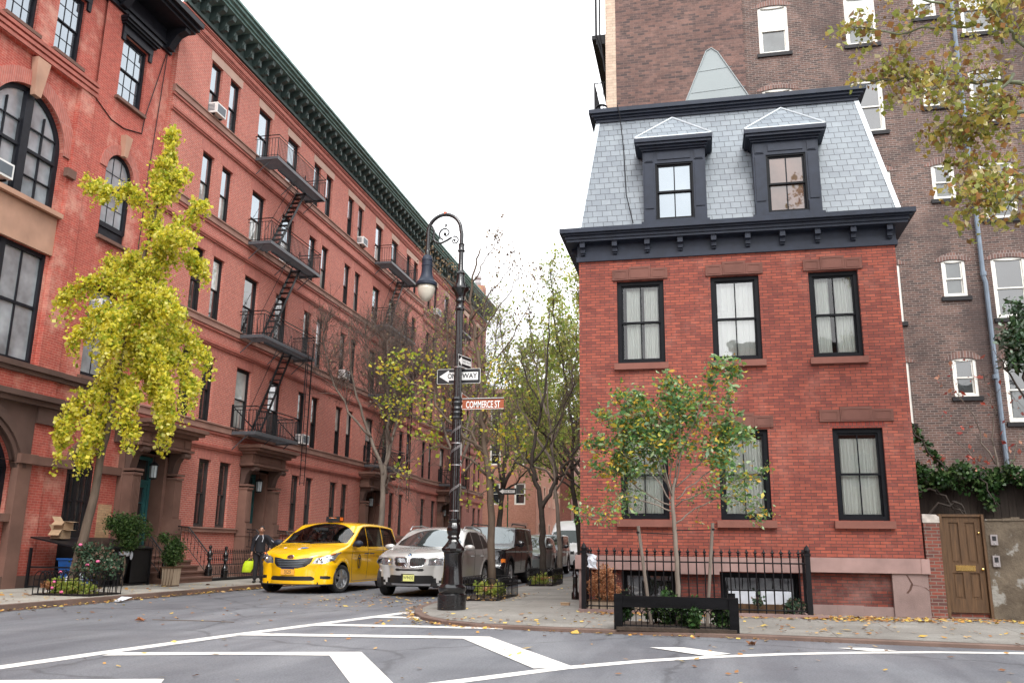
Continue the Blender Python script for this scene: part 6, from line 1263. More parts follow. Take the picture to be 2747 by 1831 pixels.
mb = MB(); mb.tube([(-9.1, 13.6, .03), (-8.6, 13.75, .02), (-8.1, 13.7, .03), (-7.7, 13.8, .015)], .006, 4); tw = mb.build('fallen_twig', 'bark'); tag(tw, 'long thin twig lying on the left part of the road beside a large curled leaf', 'twig')
# ---------------------------------------------------------------- street lamp and signs
LX, LY = -4.91, 17.2
lp = thing('street_lamp', 'ornate black cast iron street lamp with curled gooseneck and hanging bell lantern', 'street lamp', (LX, LY, .09))
c = (LX, LY, 0)
mb = MB(); mb.lathe([(.285, .07), (.285, .36), (.25, .39), (.26, .41), (.275, .44), (.275, .50), (.25, .53), (.215, .56), (.20, .68), (.185, .80), (.178, 1.10), (.19, 1.13), (.19, 1.17), (.205, 1.18)], c, 24); mb.lathe([(.20, 1.18), (.225, 1.21), (.225, 1.25), (.20, 1.28), (.17, 1.31), (.12, 1.38)], c, 24, ridges=12, rd=.04)
mb.build('base', 'iron_post', lp, smooth=True, auto=35)
mb = MB(); mb.lathe([(.12, 1.38), (.10, 1.42), (.125, 1.45), (.125, 1.47), (.11, 1.5), (.135, 1.56), (.14, 1.62), (.13, 1.68), (.10, 1.75), (.12, 1.78), (.12, 1.81), (.10, 1.83)], c, 24, ridges=8, rd=.05); mb.build('collar', 'iron_post', lp, smooth=True, auto=35)
mb = MB(); mb.lathe([(.102, 1.83), (.098, 2.4), (.092, 3.85)], c, 32, ridges=16, rd=.05); mb.lathe([(.115, 3.86), (.125, 3.89), (.10, 3.92), (.12, 3.99), (.105, 4.02), (.118, 4.08), (.10, 4.12), (.125, 4.2), (.11, 4.23), (.118, 4.28), (.09, 4.32)], c, 20); mb.lathe([(.082, 4.32), (.070, 6.2)], c, 32, ridges=16, rd=.05)
mb.lathe([(.10, 6.2), (.105, 6.24), (.085, 6.27), (.085, 6.38), (.105, 6.41), (.09, 6.44), (.095, 6.5), (.13, 6.6), (.19, 6.68), (.19, 6.71), (.13, 6.73), (.09, 6.83), (.075, 7.0), (.10, 7.03), (.075, 7.06), (.056, 7.1), (.052, 7.52), (.085, 7.54), (.07, 7.57), (.06, 7.62), (.06, 7.68), (.075, 7.70), (.045, 7.72)], c, 20)
mb.build('post', 'iron_post', lp, smooth=True, auto=35)
mb = MB(); R_ = .375; cx = LX-R_-.02
arm = [(LX, LY, 7.7), (LX, LY, 7.95)]+[(cx+R_*cos(a), LY, 8.02+.40*sin(a)) for a in np.linspace(0, pi, 16)]+[(cx-R_, LY, 7.7), (cx-R_, LY, 7.56)]
mb.tube(arm, .042, 10)
mb.lathe([(.055, 7.46), (.06, 7.56), (.05, 7.6)], (cx-R_, LY, 0), 10)
mb.build('gooseneck', 'iron_post', lp, smooth=True, auto=40)
mb = MB()
def spiral(x0, z0, r0, r1, a0, a1, th, th1=None): mb.tube([(x0+(r0+(r1-r0)*t)*cos(a0+(a1-a0)*t), LY, z0+(r0+(r1-r0)*t)*sin(a0+(a1-a0)*t)) for t in np.linspace(0, 1, 26)], th, 6, r1=th1 or th*.6)
spiral(cx+.02, 7.98, .155, .03, radians(250), radians(-170), .021); mb.tube(smooth([(cx-R_+.05, LY, 8.22), (cx-.24, LY, 8.05), (cx-.25, LY, 7.86), (cx-.12, LY, 7.76), (cx+.03, LY, 7.80), (cx+.17, LY, 7.88)], 5), .024, 6); spiral(cx+.235, 7.80, .10, .02, radians(110), radians(-330), .018); mb.ball((cx+.01, LY, 7.97), .035, 8, 6); mb.ball((cx+.03, LY, 8.17), .028, 8, 6); mb.ball((cx+.235, LY, 7.8), .024, 8, 6); mb.tube([(cx+.03, LY, 8.16), (cx+.02, LY, 8.12)], .015, 5)
mb.build('scrollwork', 'iron_post', lp, smooth=True)
mb = MB(); mb.lathe([(.04, 8.41), (.04, 8.48)], (cx, LY, 0), 10); mb.build('photocell', 'orange_cap', lp)
lx = cx-R_
mb = MB(); mb.lathe([(.05, 7.50), (.095, 7.47), (.118, 7.40), (.122, 7.37), (.112, 7.365), (.115, 7.27), (.122, 7.265), (.122, 7.24), (.115, 7.235), (.118, 7.12), (.128, 7.05), (.15, 6.97), (.19, 6.90), (.235, 6.86), (.235, 6.80), (.20, 6.78)], (lx, LY, 0), 24); lh = mb.build('lamp_shade', 'slate_trim', lp, smooth=True, auto=40)
mb = MB(); mb.lathe([(.195, 6.79), (.19, 6.70), (.165, 6.60), (.12, 6.51), (.06, 6.455), (.005, 6.44)], (lx, LY, 0), 24); mb.build('lamp_globe', 'lamp_glass', lp, smooth=True)
mb = MB()
for z in (1.98, 2.9, 3.35, 4.95): mb.lathe([(.105 if z < 3.9 else .083, z), (.105 if z < 3.9 else .083, z+.022)], c, 16)
mb.build('steel_strap', 'alloy', lp)
mb = MB(); R = np.random.default_rng(3)
for z0 in (2.3, 3.1, 3.5):
    for k in range(3): mb.tube([(LX+.106*cos(a), LY+.106*sin(a), z0+.22*(a+pi)/pi+.02*k) for a in np.linspace(-pi+R.uniform(0, .4), -.3, 8)], .0035, 3)
mb.build('torn_tape', 'sign_back', lp)
def sign(name, label, x0, x1, y, z0, z1, cat='sign', th=.006): return thing(name, label, cat, ((x0+x1)/2, y, z0))
def rrect(mb, x0, x1, z0, z1, y, r, t=.004, n=4):
    P = []
    for cx_, cz, a in ((x1-r, z1-r, 0), (x0+r, z1-r, 90), (x0+r, z0+r, 180), (x1-r, z0+r, 270)):
        for k in range(n+1): b = radians(a+90*k/n); P.append((cx_+r*cos(b), cz+r*sin(b)))
    k = len(P); mb.add([(x, y, z) for x, z in P]+[(x, y+t, z) for x, z in P], [tuple(reversed(range(k))), tuple(range(k, 2*k))]+[(i, (i+1) % k, (i+1) % k+k, i+k) for i in range(k)])
# ONE WAY facing the camera, arrow to the left
ys = LY+.12; fx = ys/16.8
sx0, sx1, sz0, sz1 = -5.24*fx, -4.32*fx, 1.3+(4.535-1.3)*fx, 1.3+(4.845-1.3)*fx
t = sign('one_way_sign', 'black and white ONE WAY arrow sign facing the camera on the lamp post', sx0, sx1, ys, sz0, sz1)
mb = MB(); rrect(mb, sx0, sx1, sz0, sz1, ys, .025); mb.build('sign_border', 'sign_white', t)
mb = MB(); rrect(mb, sx0+.008, sx1-.008, sz0+.008, sz1-.008, ys-.003, .02, .003); mb.build('sign_face', 'sign_black', t)
zc = (sz0+sz1)/2; mb = MB(); yq = ys-.006
mb.add([(sx0+.05, yq, zc), (sx0+.26, yq, sz0+.03), (sx0+.26, yq, sz0+.075), (sx1-.05, yq, sz0+.075), (sx1-.05, yq, sz1-.075), (sx0+.26, yq, sz1-.075), (sx0+.26, yq, sz1-.03)], [(0, 1, 6), (1, 2, 5, 6), (2, 3, 4, 5)]); mb.build('arrow', 'sign_white', t)
text('ONE', .15, 'sign_black', t, lambda a, b: (sx0+.375*(sx1-sx0)+a, ys-.009, zc+b), sx=.78, bold=.003)
text('WAY', .15, 'sign_black', t, lambda a, b: (sx0+.755*(sx1-sx0)+a, ys-.009, zc+b), sx=.92, bold=.003)
# second ONE WAY, seen edge on
t = sign('one_way_sign', 'small ONE WAY sign turned almost edge on, highest sign of the lamp post', LX, LX, LY, 5.0, 5.3); th = radians(74)
ux, uy = cos(th), sin(th)
def ow(a, d, z): return (LX+.04+a*ux+d*uy, LY-.17+a*uy-d*ux, z)
mb = MB(ow); mb.box(0, .55, -.003, .0, 4.96, 5.22); mb.build('sign_face', 'sign_black', t)
mb = MB(ow); mb.box(.004, .546, .0005, .002, 4.965, 4.975); mb.box(.004, .546, .0005, .002, 5.205, 5.215); mb.box(.004, .014, .0005, .002, 4.975, 5.205); mb.box(.536, .546, .0005, .002, 4.975, 5.205); mb.quad((.03, .003, 5.09), (.15, .003, 4.99), (.15, .003, 5.04), (.52, .003, 5.04), (.52, .003, 5.14), (.15, .003, 5.14), (.15, .003, 5.19)); mb.build('arrow', 'sign_white', t)
text('ONE WAY', .09, 'sign_black', t, lambda a, b: ow(.33+a, .005, 5.09+b), sx=.85)
# street name blades
xa, xb, za, zb_ = -4.76*fx+.02, -3.79*fx, 1.3+(3.975-1.3)*fx, 1.3+(4.205-1.3)*fx
t = sign('street_name_sign', 'brown street name sign reading COMMERCE ST on the lamp post', xa, xb, LY, za, zb_)
mb = MB(); mb.box(xa+.09, xb, LY-.012, LY-.006, za+.01, zb_-.01); mb.build('sign_face', 'sign_brown', t)
mb = MB(); mb.box(xa+.09, xb, LY-.016, LY-.002, zb_-.01, zb_); mb.box(xa+.09, xb, LY-.0135, LY-.012, za+.004, za+.012); mb.box(xa+.02, xa+.09, LY-.02, LY+.01, za, zb_); mb.build('bracket', 'sign_white', t)
mb = MB(); mb.box(xa+.09, xb-.004, LY-.0135, LY-.0122, zb_-.034, zb_-.0105); mb.build('top_band', 'iron', t)
text('COMMERCE ST', .20, 'sign_white', t, lambda a, b: (xa+.09+(xb-xa-.09)*.5+a, LY-.015, za+.094+b), sx=.54, bold=.003)
t = sign('street_name_sign', 'second brown street name sign turned away along the side street behind the first', LX, LX, LY, 4.2, 4.45)
th = radians(92); ux2, uy2 = cos(th), sin(th)
def o2(a, d, z): return (LX+.06+a*ux2+d*uy2, LY+.06+a*uy2-d*ux2, z)
mb = MB(o2); mb.box(.05, .95, -.004, 0, 4.22, 4.43); mb.build('sign_face', 'sign_brown', t); mb = MB(o2); mb.box(.05, .95, -.006, .003, 4.43, 4.442); mb.box(0, .05, -.01, .01, 4.21, 4.44); mb.build('bracket', 'sign_white', t); text('ST', .16, 'sign_white', t, lambda a, b: o2(.82+a, .003, 4.32+b), sx=.7)
t = sign('parking_sign', 'narrow red and white parking sign seen edge on at the right of the lamp post', LX, LX, LY, 2.45, 3.4)
th = radians(101); ux3, uy3 = cos(th), sin(th)
def o3_(a, d, z): return (LX+.10+a*ux3+d*uy3, LY+.0+a*uy3-d*ux3, z)
mb = MB(o3_); mb.box(0, .3, -.003, .0, 3.0, 3.38); mb.box(0, .3, -.003, .0, 2.52, 2.97); mb.build('sign_face', 'sign_white', t); mb = MB(o3_); mb.box(.02, .28, .0005, .002, 2.55, 2.9); mb.box(.02, .28, .0005, .002, 3.03, 3.12); mb.build('red_panel', 'sign_red', t)
# small signs far down the side street
def post(t, x, y, z0, z1, r=.03, mat='sign_green'): mb = MB(); mb.tube([(x, y, z0), (x, y, z1)], r, 6); return mb.build('post', mat, t)
t = thing('stop_sign', 'back of an octagonal stop sign on a green post far down the street', 'sign', (-8.05, 57, .1)); sx_, sy_ = -7.95, 57
t.location = (sx_, sy_, .1); ORG[t.name] = np.array((sx_, sy_, .1)); post(t, sx_, sy_, .1, 3.6, .05); mb = MB(); P = [(sx_+.48*cos(radians(22.5+45*k)), 2.75+.48*sin(radians(22.5+45*k))) for k in range(8)]; mb.add([(x, sy_+.06, z) for x, z in P]+[(x, sy_+.07, z) for x, z in P], [tuple(range(8)), tuple(range(15, 7, -1))]+[(i, i+8, (i+1) % 8+8, (i+1) % 8) for i in range(8)]); mb.build('sign_plate', 'sign_back', t)
t = thing('one_way_sign', 'small distant ONE WAY sign with left arrow beside the dark tree trunk', 'sign', (-12.2, 55, .1)); post(t, -12.15, 55, .1, 5.0, .04); mb = MB(); mb.box(-12.75, -11.6, 54.93, 54.95, 4.55, 4.95); mb.build('sign_face', 'sign_black', t); mb = MB(); mb.quad((-12.7, 54.925, 4.75), (-12.45, 54.925, 4.6), (-12.45, 54.925, 4.66), (-11.68, 54.925, 4.66), (-11.68, 54.925, 4.84), (-12.45, 54.925, 4.84), (-12.45, 54.925, 4.9)); mb.build('arrow', 'sign_white', t); text('ONE WAY', .17, 'sign_black', t, lambda a, b: (-12.07+a, 54.92, 4.75+b), sx=.8)
t = thing('parking_sign', 'small red parking sign on a post in front of the farther red row', 'sign', (-13.2, 46, .1)); post(t, -13.05, 46, .1, 4.4, .03); mb = MB(); mb.box(-13.4, -13.0, 45.95, 45.96, 3.75, 4.35); mb.build('sign_face', 'sign_red', t); mb = MB(); mb.box(-13.36, -13.04, 45.94, 45.945, 3.95, 4.02); mb.box(-13.36, -13.04, 45.94, 45.945, 4.12, 4.2); mb.build('lettering', 'sign_white', t)
# ---------------------------------------------------------------- hoop guards, railings, fences
def hoops(name, label, x0, x1, y0, y1, z, h, grp='low iron hoop guards round the street trees', pitch=.15, open_side=None):
    t = thing(name, label, 'tree guard', ((x0+x1)/2, (y0+y1)/2, z), grp)
    def side(ax, a0, a1, fixed):
        mb = MB(); n = max(2, int(round((a1-a0)/pitch)))
        def pt(a, zz): return (a, fixed, zz) if ax == 0 else (fixed, a, zz)
        for k in range(n-1):
            a = a0+(a1-a0)*k/n; b = a0+(a1-a0)*(k+2)/n; m_ = (a+b)/2; r = (b-a)/2
            mb.tube([pt(a, z)]+[pt(a, z+h-r)]+[pt(m_-r*cos(q), z+h-r+r*sin(q)) for q in np.linspace(0, pi, 9)][1:-1]+[pt(b, z+h-r), pt(b, z)], .0105, 5, cap=False)
        mb.box(*( (a0, a1, fixed-.012, fixed+.012) if ax == 0 else (fixed-.012, fixed+.012, a0, a1)), z+.01, z+.035); mb.box(*( (a0, a1, fixed-.01, fixed+.01) if ax == 0 else (fixed-.01, fixed+.01, a0, a1)), z+h*.62, z+h*.62+.018)
        mb.build('hoop_panel', 'iron', t)
    side(0, x0, x1, y0); side(1, y0, y1, x1); side(1, y0, y1, x0)
    if open_side != 'back': side(0, x0, x1, y1)
    return t
hoops('tree_guard', 'low black hoop guard round the ginkgo and roses on the left pavement', -14.62, -13.18, 17.28, 18.36, .12, .52)
hoops('tree_guard', 'low black hoop guard round the nearest tree right of the street lamp', -5.55, -4.62, 19.95, 22.2, .09, .50)
hoops('tree_guard', 'low black hoop guard farther back beside the dark parked cars', -5.55, -4.72, 28.1, 30.2, .1, .52)
# timber guard with iron hoops in front of the house
t = thing('timber_guard', 'heavy black timber frame guard with iron hoops in front of the young tree', 'tree guard', (-.44, 14.1, .06)); yg = 14.3
gx0, gx1 = -1.40, .48; mb = MB(); mb.box(gx0, gx0+.13, yg-.13, yg, .04, .60); mb.build('post', 'black_timber', t); mb = MB(); mb.box(gx1-.12, gx1+.02, yg-.13, yg, .03, .575); mb.build('post', 'black_timber', t); mb = MB(); mb.box(gx0+.13, gx1-.12, yg-.105, yg-.02, .40, .572); mb.build('rail', 'black_timber', t)
mb = MB(); mb.box(gx0, gx0+.12, yg+1.2, yg+1.3, .06, .58); mb.build('post', 'black_timber', t); mb = MB(); mb.box(gx1-.1, gx1+.02, yg+1.2, yg+1.3, .06, .58); mb.build('post', 'black_timber', t)
mb = MB(); n = 18
for k in range(n-1):
    a = gx0+.16+(gx1-gx0-.3)*k/n; b = a+2*(gx1-gx0-.3)/n; m_ = (a+b)/2; r = (b-a)/2
    mb.tube([(a, yg-.05, .08), (a, yg-.05, .38-r)]+[(m_-r*cos(q), yg-.05, .38-r+r*sin(q)) for q in np.linspace(0, pi, 8)][1:-1]+[(b, yg-.05, .38-r), (b, yg-.05, .08)], .007, 4, cap=False)
mb.box(gx0+.13, gx1-.12, yg-.058, yg-.042, .12, .135); mb.build('hoop_panel', 'iron', t)
for x0, z0, x1, z1, r, lab in ((-.86, .1, -1.04, 1.66, .028, 'leaning left grey wooden stake tied to the young tree'), (.02, .1, .17, 1.72, .027, 'right grey wooden stake tied to the young tree')):
    s = thing('tree_stake', lab, 'stake', (x0, 14.75, .1)); mb = MB(); mb.tube([(x0, 14.8, z0), (x0*.6+x1*.4, 14.8, z0*.6+z1*.4), (x1, 14.8, z1)], r, 7); mb.build('stake', 'stake_wood', s); mb = MB(); mb.lathe([(r+.006, z1-.12), (r+.006, z1-.09)], (x1, 14.8, 0), 7); mb.tube([(x1, 14.8, z1-.11), (-.44, 14.84, z1-.13)], .007, 4); mb.build('tie_strap', 'iron', s)
# iron railing of the areaway
t = thing('iron_railing', 'black spear topped iron railing enclosing the areaway of the corner house', 'railing', (-.2, 17.05, .12)); x0, x1, yf, yb = -2.27, 1.86, 17.05, 17.9
def spears(P0, P1, n, z0, zr, zt, mat='iron', name='railing_panel'):
    mb = MB(); P0 = np.array(P0, float); P1 = np.array(P1, float); d = nrm(P1-P0)*.018
    for zz in (z0+.07, zr):
        a, b = (*P0, zz), (*P1, zz); mb.tube([a, b], .013, 4)
    for k in range(n+1):
        x, y = P0+(P1-P0)*k/n; mb.tube([(x, y, z0), (x, y, zt-.10)], .012, 4, cap=False)
        mb.lathe([(.012, zt-.15), (.028, zt-.12), (.014, zt-.105), (.038, zt-.075), (.014, zt-.045), (.001, zt)], (x, y, 0), 6)
    mb.build(name, mat, t)
spears((x0, yf), (x1, yf), 27, .16, 1.06, 1.32); spears((x0, yf), (x0, yb), 6, .16, 1.06, 1.32); spears((x1, yf), (x1, yb), 6, .16, 1.06, 1.32)
for x in (x0+.02, x1):
    mb = MB(); mb.box(x-.045, x+.045, yf-.045, yf+.045, .1, 1.22); mb.box(x-.06, x+.06, yf-.06, yf+.06, 1.20, 1.24); mb.lathe([(.05, 1.24), (.06, 1.30), (.03, 1.36), (.001, 1.40)], (x, yf, 0), 8); mb.build('post', 'iron', t)
mb = MB(); mb.box(x0-.08, x1+.30, yf-.07, yf+.07, .05, .17); mb.build('stone_kerb', 'granite_low', t)
# papers, wall, gate
t = thing('paper_bag', 'crumpled white paper caught on the left corner of the iron railing', 'litter', (-2.1, 17.0, 1.1)); mb = MB(); R = np.random.default_rng(8); V = [(-2.17+.16*i/3+R.normal(0, .012), 16.98+R.normal(0, .015), 1.21-.25*j/4-.06*i/3+R.normal(0, .012)) for j in range(5) for i in range(4)]; mb.add(V, [(j*4+i, j*4+i+1, j*4+i+5, j*4+i+4) for j in range(4) for i in range(3)]); mb.build('paper', 'bag_white', t)
t = thing('garden_wall', 'weathered patchy stucco garden wall right of the old wooden gate', 'wall', (7, 18.1, .1)); mb = MB(); 
mb.box(5.17, 14, 18.0, 18.3, .05, 1.88); mb.build('wall', 'old_stucco', t); R = random.Random(4); mb = MB(); 
for k in range(60): x = 5.18+k*.15; mb.box(x, x+.148, 17.97+R.uniform(0, .02), 18.32, 1.882, 1.93+R.uniform(-.02, .03))
mb.build('coping', 'old_stucco', t)
t = thing('brick_pier', 'narrow weathered brick pier with whitewashed top between house and gate', 'pier', (4.25, 18.05, .1)); mb = MB(); mb.box(4.10, 4.375, 17.97, 18.3, .05, 1.84); mb.build('pier', 'brick_pier', t); mb = MB(); mb.prism([(4.09, 1.84), (4.385, 1.84), (4.385, 1.95), (4.33, 1.99), (4.09, 2.0)], 17.96, 18.3, 1); mb.build('cap', 'whitewash', t)
t = thing('wooden_gate', 'old brown panelled wooden door with brass mail slot set in the garden wall', 'door', (4.78, 18.05, .15)); Fg = Frame('S', 18.05); g0, g1 = 4.44, 5.12; zb0, zt0 = .22, 1.95
mb = MB(); yd = 18.05
mb.box(g0-.06, g0, yd-.06, yd+.1, .1, 2.0); mb.box(g1, g1+.045, yd-.06, yd+.1, .1, 2.0); mb.box(g0, g1, yd-.03, yd+.1, 1.955, 2.0); mb.build('door_frame', 'old_wood', t)
mb = MB(); a0, a1 = g0+.012, g1-.012; m_ = (a0+a1)/2
mb.box(a0, a0+.10, yd, yd+.045, zb0, zt0); mb.box(a1-.10, a1, yd, yd+.045, zb0, zt0); mb.box(a0+.1, a1-.1, yd, yd+.045, zb0, zb0+.24); mb.box(a0+.1, a1-.1, yd, yd+.045, zt0-.10, zt0); mb.box(a0+.1, a1-.1, yd, yd+.045, .93, 1.10); mb.box(m_-.055, m_+.055, yd, yd+.045, zb0+.24, .93); mb.box(m_-.055, m_+.055, yd, yd+.045, 1.10, zt0-.1); lf = mb.build('door_leaf', 'old_wood', t)
for (p, q) in ((a0+.1, m_-.055), (m_+.055, a1-.1)):
    for (r, s) in ((zb0+.24, .93), (1.10, zt0-.1)): mb = MB(); mb.box(p, q, yd+.022, yd+.038, r, s); mb.box(p+.03, q-.03, yd+.012, yd+.022, r+.04, s-.04); mb.build('panel', 'old_wood', lf)
mb = MB(); mb.box(m_-.17, m_+.17, yd-.012, yd, .965, 1.065); mb.box(m_-.15, m_+.15, yd-.02, yd-.012, .985, 1.045); mb.build('mail_slot', 'brass', t); mb = MB(); mb.ball((a1-.045, yd-.04, 1.0), .028, 10, 7); mb.ball((a1-.05, yd-.035, 1.66), .02, 10, 7); mb.build('knob', 'brass', t)
mb = MB(); mb.box(g0-.02, g1+.02, yd-.12, yd+.1, .05, .13); mb.box(g0, g1, yd+.05, yd+.1, .13, .22); mb.build('threshold', 'brick_pier', t)
for z0, z1, lab in ((1.44, 1.63, 'upper grey camera intercom beside the wooden gate'), (1.05, 1.25, 'lower grey doorbell panel with dark screen beside the wooden gate')):
    s = thing('doorbell', lab, 'doorbell', (5.3, 17.97, z0)); mb = MB(); mb.box(5.235, 5.355, 17.955, 17.997, z0, z1); mb.build('case', 'sign_back', s); mb = MB(); mb.box(5.262, 5.328, 17.95, 17.954, z0+.08, z1-.03); mb.build('screen', 'ink', s); mb = MB(); mb.ball((5.295, 17.952, z0+.035), .012, 8, 5); mb.build('button', 'alloy', s)
t = thing('board_fence', 'dark weathered board fence under the creeper behind the gate', 'fence', (7, 19.6, .1)); mb = MB(); R = random.Random(7); x = 4.0
while x < 13: w = .13+R.random()*.03; mb.box(x, x+w-.006, 19.6+R.random()*.012, 19.64, .1, 2.75+R.random()*.03); x += w
mb.build('boards', 'fence_wood', t); mb = MB(); mb.box(4, 13, 19.64, 19.7, .6, .7); mb.box(4, 13, 19.64, 19.7, 2.2, 2.3); mb.build('rail', 'fence_wood', t)
# ---------------------------------------------------------------- left pavement: stoops, railings, bins
def newel(x, y, z, h, root):
    mb = MB(); s = h/.95
    mb.lathe([(.115, 0), (.115, .22*s), (.09, .24*s), (.10, .28*s), (.065, .33*s), (.045, .45*s), (.065, .5*s), (.085, .53*s), (.06, .56*s), (.08, .62*s), (.085, .68*s), (.06, .73*s), (.03, .78*s), (.025, .82*s), (.05, .85*s), (.055, .89*s), (.04, .93*s), (.001, .95*s)], (x, y, z), 14); return mb.build('newel_post', 'iron_post', root, smooth=True, auto=40)
def stoop(yc, x0, label, rail=True, yw=1.25):
    t = thing('stoop', label, 'steps', (x0, yc, .12), 'brownstone stoops'); n = 5; xe = -16.9+.42
    for k in range(n): mb = MB(); xk = x0-(x0-xe)*k/n; z0 = .118 if k == 0 else .12+.8*k/n; mb.box(xe-.5, xk, yc-yw, yc+yw, z0, .12+.8*(k+1)/n-.05); mb.box(xe-.5, xk+.03, yc-yw-.03, yc+yw+.03, .12+.8*(k+1)/n-.05, .12+.8*(k+1)/n); mb.build('step', 'brownstone', t)
    return t
def stair_rail(yc, x0, label, ys_):
    for s, y in ys_:
        t = thing('stair_railing', label % s, 'railing', (x0, y, .12)); newel(x0-.12, y, .28, .95, t); mb = MB(); xt = -16.5; P = [(x0-.15, y, .95), (x0-.95, y, 1.78), (xt, y, 1.80)]
        mb.tube(P, .022, 6); Q = [(p[0], p[1], p[2]-.62) for p in P]; mb.tube(Q, .012, 4); mb.tube([(p[0], p[1], p[2]-.1) for p in P], .01, 4); xx = x0-.3
        while xx > xt:
            f = min(1, (x0-.15-xx)/.8); z = .95+f*.83; mb.tube([(xx, y, z-.62), (xx, y, z)], .009, 4, cap=False); mb.lathe([(.01, z-.42), (.022, z-.38), (.01, z-.34)], (xx, y, 0), 5); xx -= .13
        mb.tube([(xt, y, 1.80), (xt, y, .95)], .015, 5); mb.build('handrail', 'iron', t)
stoop(24.3, -15.15, 'brownstone steps rising to the first teal door beside the planter'); stair_rail(24.3, -15.15, 'iron stair rail with turned newel on the %s side of the first steps', (('near', 23.1), ('far', 25.5)))
stoop(31.1, -15.15, 'brownstone steps of the second doorway half hidden behind the taxi'); stair_rail(31.1, -15.15, 'iron stair rail on the %s side of the second doorway', (('near', 29.9), ('far', 32.3)))
stoop(43.0, -15.15, 'brownstone steps of the third doorway far behind the taxi'); stair_rail(43.0, -15.15, 'iron stair rail on the %s side of the third doorway', (('near', 41.8), ('far', 44.2)))
def area_fence(y0, y1, label):
    t = thing('areaway_fence', label, 'fence', (-15.35, (y0+y1)/2, .12), 'iron fences in front of the row'); mb = MB(); x = -15.35
    mb.box(x-.1, x+.1, y0, y1, .118, .2)
    for zz in (.32, .62, .98): mb.tube([(x, y0, zz), (x, y1, zz)], .014, 4)
    n = int((y1-y0)/.115)
    for k in range(n+1):
        y = y0+(y1-y0)*k/n; mb.tube([(x, y, .2), (x, y, 1.05)], .010, 4, cap=False); mb.lathe([(.01, 1.0), (.024, 1.04), (.01, 1.07), (.001, 1.12)], (x, y, 0), 5); mb.lathe([(.01, .74), (.022, .78), (.01, .82)], (x, y, 0), 5)
        if k % 2: mb.tube([(x, y+.057*cos(q), .45+.12*sin(q)) for q in np.linspace(0, 2*pi, 9)], .007, 3)
    mb.build('railing_panel', 'iron', t)
    k = 0
    for y in np.linspace(y0+.9, y1-.05, max(1, int((y1-y0)/1.4))): newel(x, y, .2, 1.0, t)
    return t
area_fence(25.7, 29.6, 'iron fence with turned posts between the first steps and the second doorway'); area_fence(32.6, 41.5, 'iron fence between the second and third doorways behind the taxi'); area_fence(44.5, 50, 'iron fence beyond the third doorway')
# bin store
t = thing('bin_store', 'long black steel bin enclosure with sloping lid against the red wall', 'bin store', (-16.2, 21.0, .12)); bx0, bx1, by0, by1 = -16.95, -15.5, 19.75, 22.75
mb = MB(); mb.add([(bx0, by0-.05, 1.36), (bx1+.05, by0-.05, 1.10), (bx1+.05, by1+.05, 1.10), (bx0, by1+.05, 1.36), (bx0, by0-.05, 1.40), (bx1+.05, by0-.05, 1.14), (bx1+.05, by1+.05, 1.14), (bx0, by1+.05, 1.40)], [(3, 2, 1, 0), (4, 5, 6, 7), (0, 1, 5, 4), (1, 2, 6, 5), (2, 3, 7, 6), (3, 0, 4, 7)])
for y in (20.5, 21.25, 22.0): mb.box(bx0+.1, bx1, y-.012, y+.012, 1.14, 1.15)
mb.build('lid', 'bin_black', t)
mb = MB()
for (x, y) in ((bx0+.03, by0), (bx1, by0), (bx1, by1), (bx0+.03, by1), (bx1, 21.25)): mb.box(x-.03, x+.03, y-.03, y+.03, .12, 1.12)
for z in (.14, .62): mb.box(bx0+.05, bx1, by0-.015, by0+.015, z, z+.04)
mb.box(bx1-.015, bx1+.015, by0, by1, .14, .18); mb.box(bx0, bx1, by1-.01, by1+.01, .15, 1.1); mb.box(bx1-.01, bx1+.01, 21.9, by1, .2, 1.08)
mb.build('frame', 'bin_black', t)
for i, (y, m_, lab, tall) in enumerate(((20.15, 'bin_blue', 'blue recycling bin inside the near end of the black enclosure', .82), (20.9, 'bin_black', 'black wheeled bin in the middle of the black enclosure', .86), (21.6, 'bin_black', 'black wheeled bin with a stuffed bag under the lid of the enclosure', .88))):
    b = thing('wheeled_bin', lab, 'bin', (-15.85, y, .12), 'wheeled bins in the enclosure'); mb = MB(); z0, z1 = .14, tall
    mb.add([(-16.1, y-.24, z0), (-15.62, y-.24, z0), (-15.62, y+.24, z0), (-16.1, y+.24, z0), (-16.16, y-.3, z1), (-15.55, y-.3, z1), (-15.55, y+.3, z1), (-16.16, y+.3, z1)], [(3, 2, 1, 0), (4, 5, 6, 7), (0, 1, 5, 4), (1, 2, 6, 5), (2, 3, 7, 6), (3, 0, 4, 7)]); mb.build('body', m_, b)
    mb = MB(); mb.box(-16.19, -15.52, y-.33, y+.33, z1+.002, z1+.05); mb.box(-15.56, -15.52, y-.2, y+.2, z1-.1, z1-.04); mb.build('lid', m_, b)
t = thing('rubbish_bag', 'blue and white plastic bags bulging out of the bin under the black lid', 'bag', (-15.6, 21.7, .95)); mb = MB(); mb.ball((-15.56, 21.55, .99), (.09, .17, .07), 10, 7); mb.ball((-15.50, 21.7, .98), (.05, .08, .08), 8, 6); mb.ball((-15.48, 21.85, .93), (.03, .06, .12), 9, 6); mb.build('bag', 'bag_white', t, smooth=True); mb = MB(); mb.ball((-15.55, 21.3, .99), (.07, .09, .05), 9, 6); mb.build('bag', 'bin_blue', t, smooth=True)
t = thing('rubbish_pile', 'white and blue bags lying beside the ginkgo trunk', 'bag', (-14.9, 18.9, .12)); mb = MB(); mb.ball((-14.9, 18.9, .33), (.22, .2, .2), 10, 7); mb.ball((-14.65, 18.75, .42), (.12, .12, .16), 9, 6); mb.build('bag', 'bag_white', t, smooth=True); mb = MB(); mb.ball((-14.5, 18.95, .3), (.2, .2, .17), 9, 6); mb.build('bag', 'bin_blue', t, smooth=True)
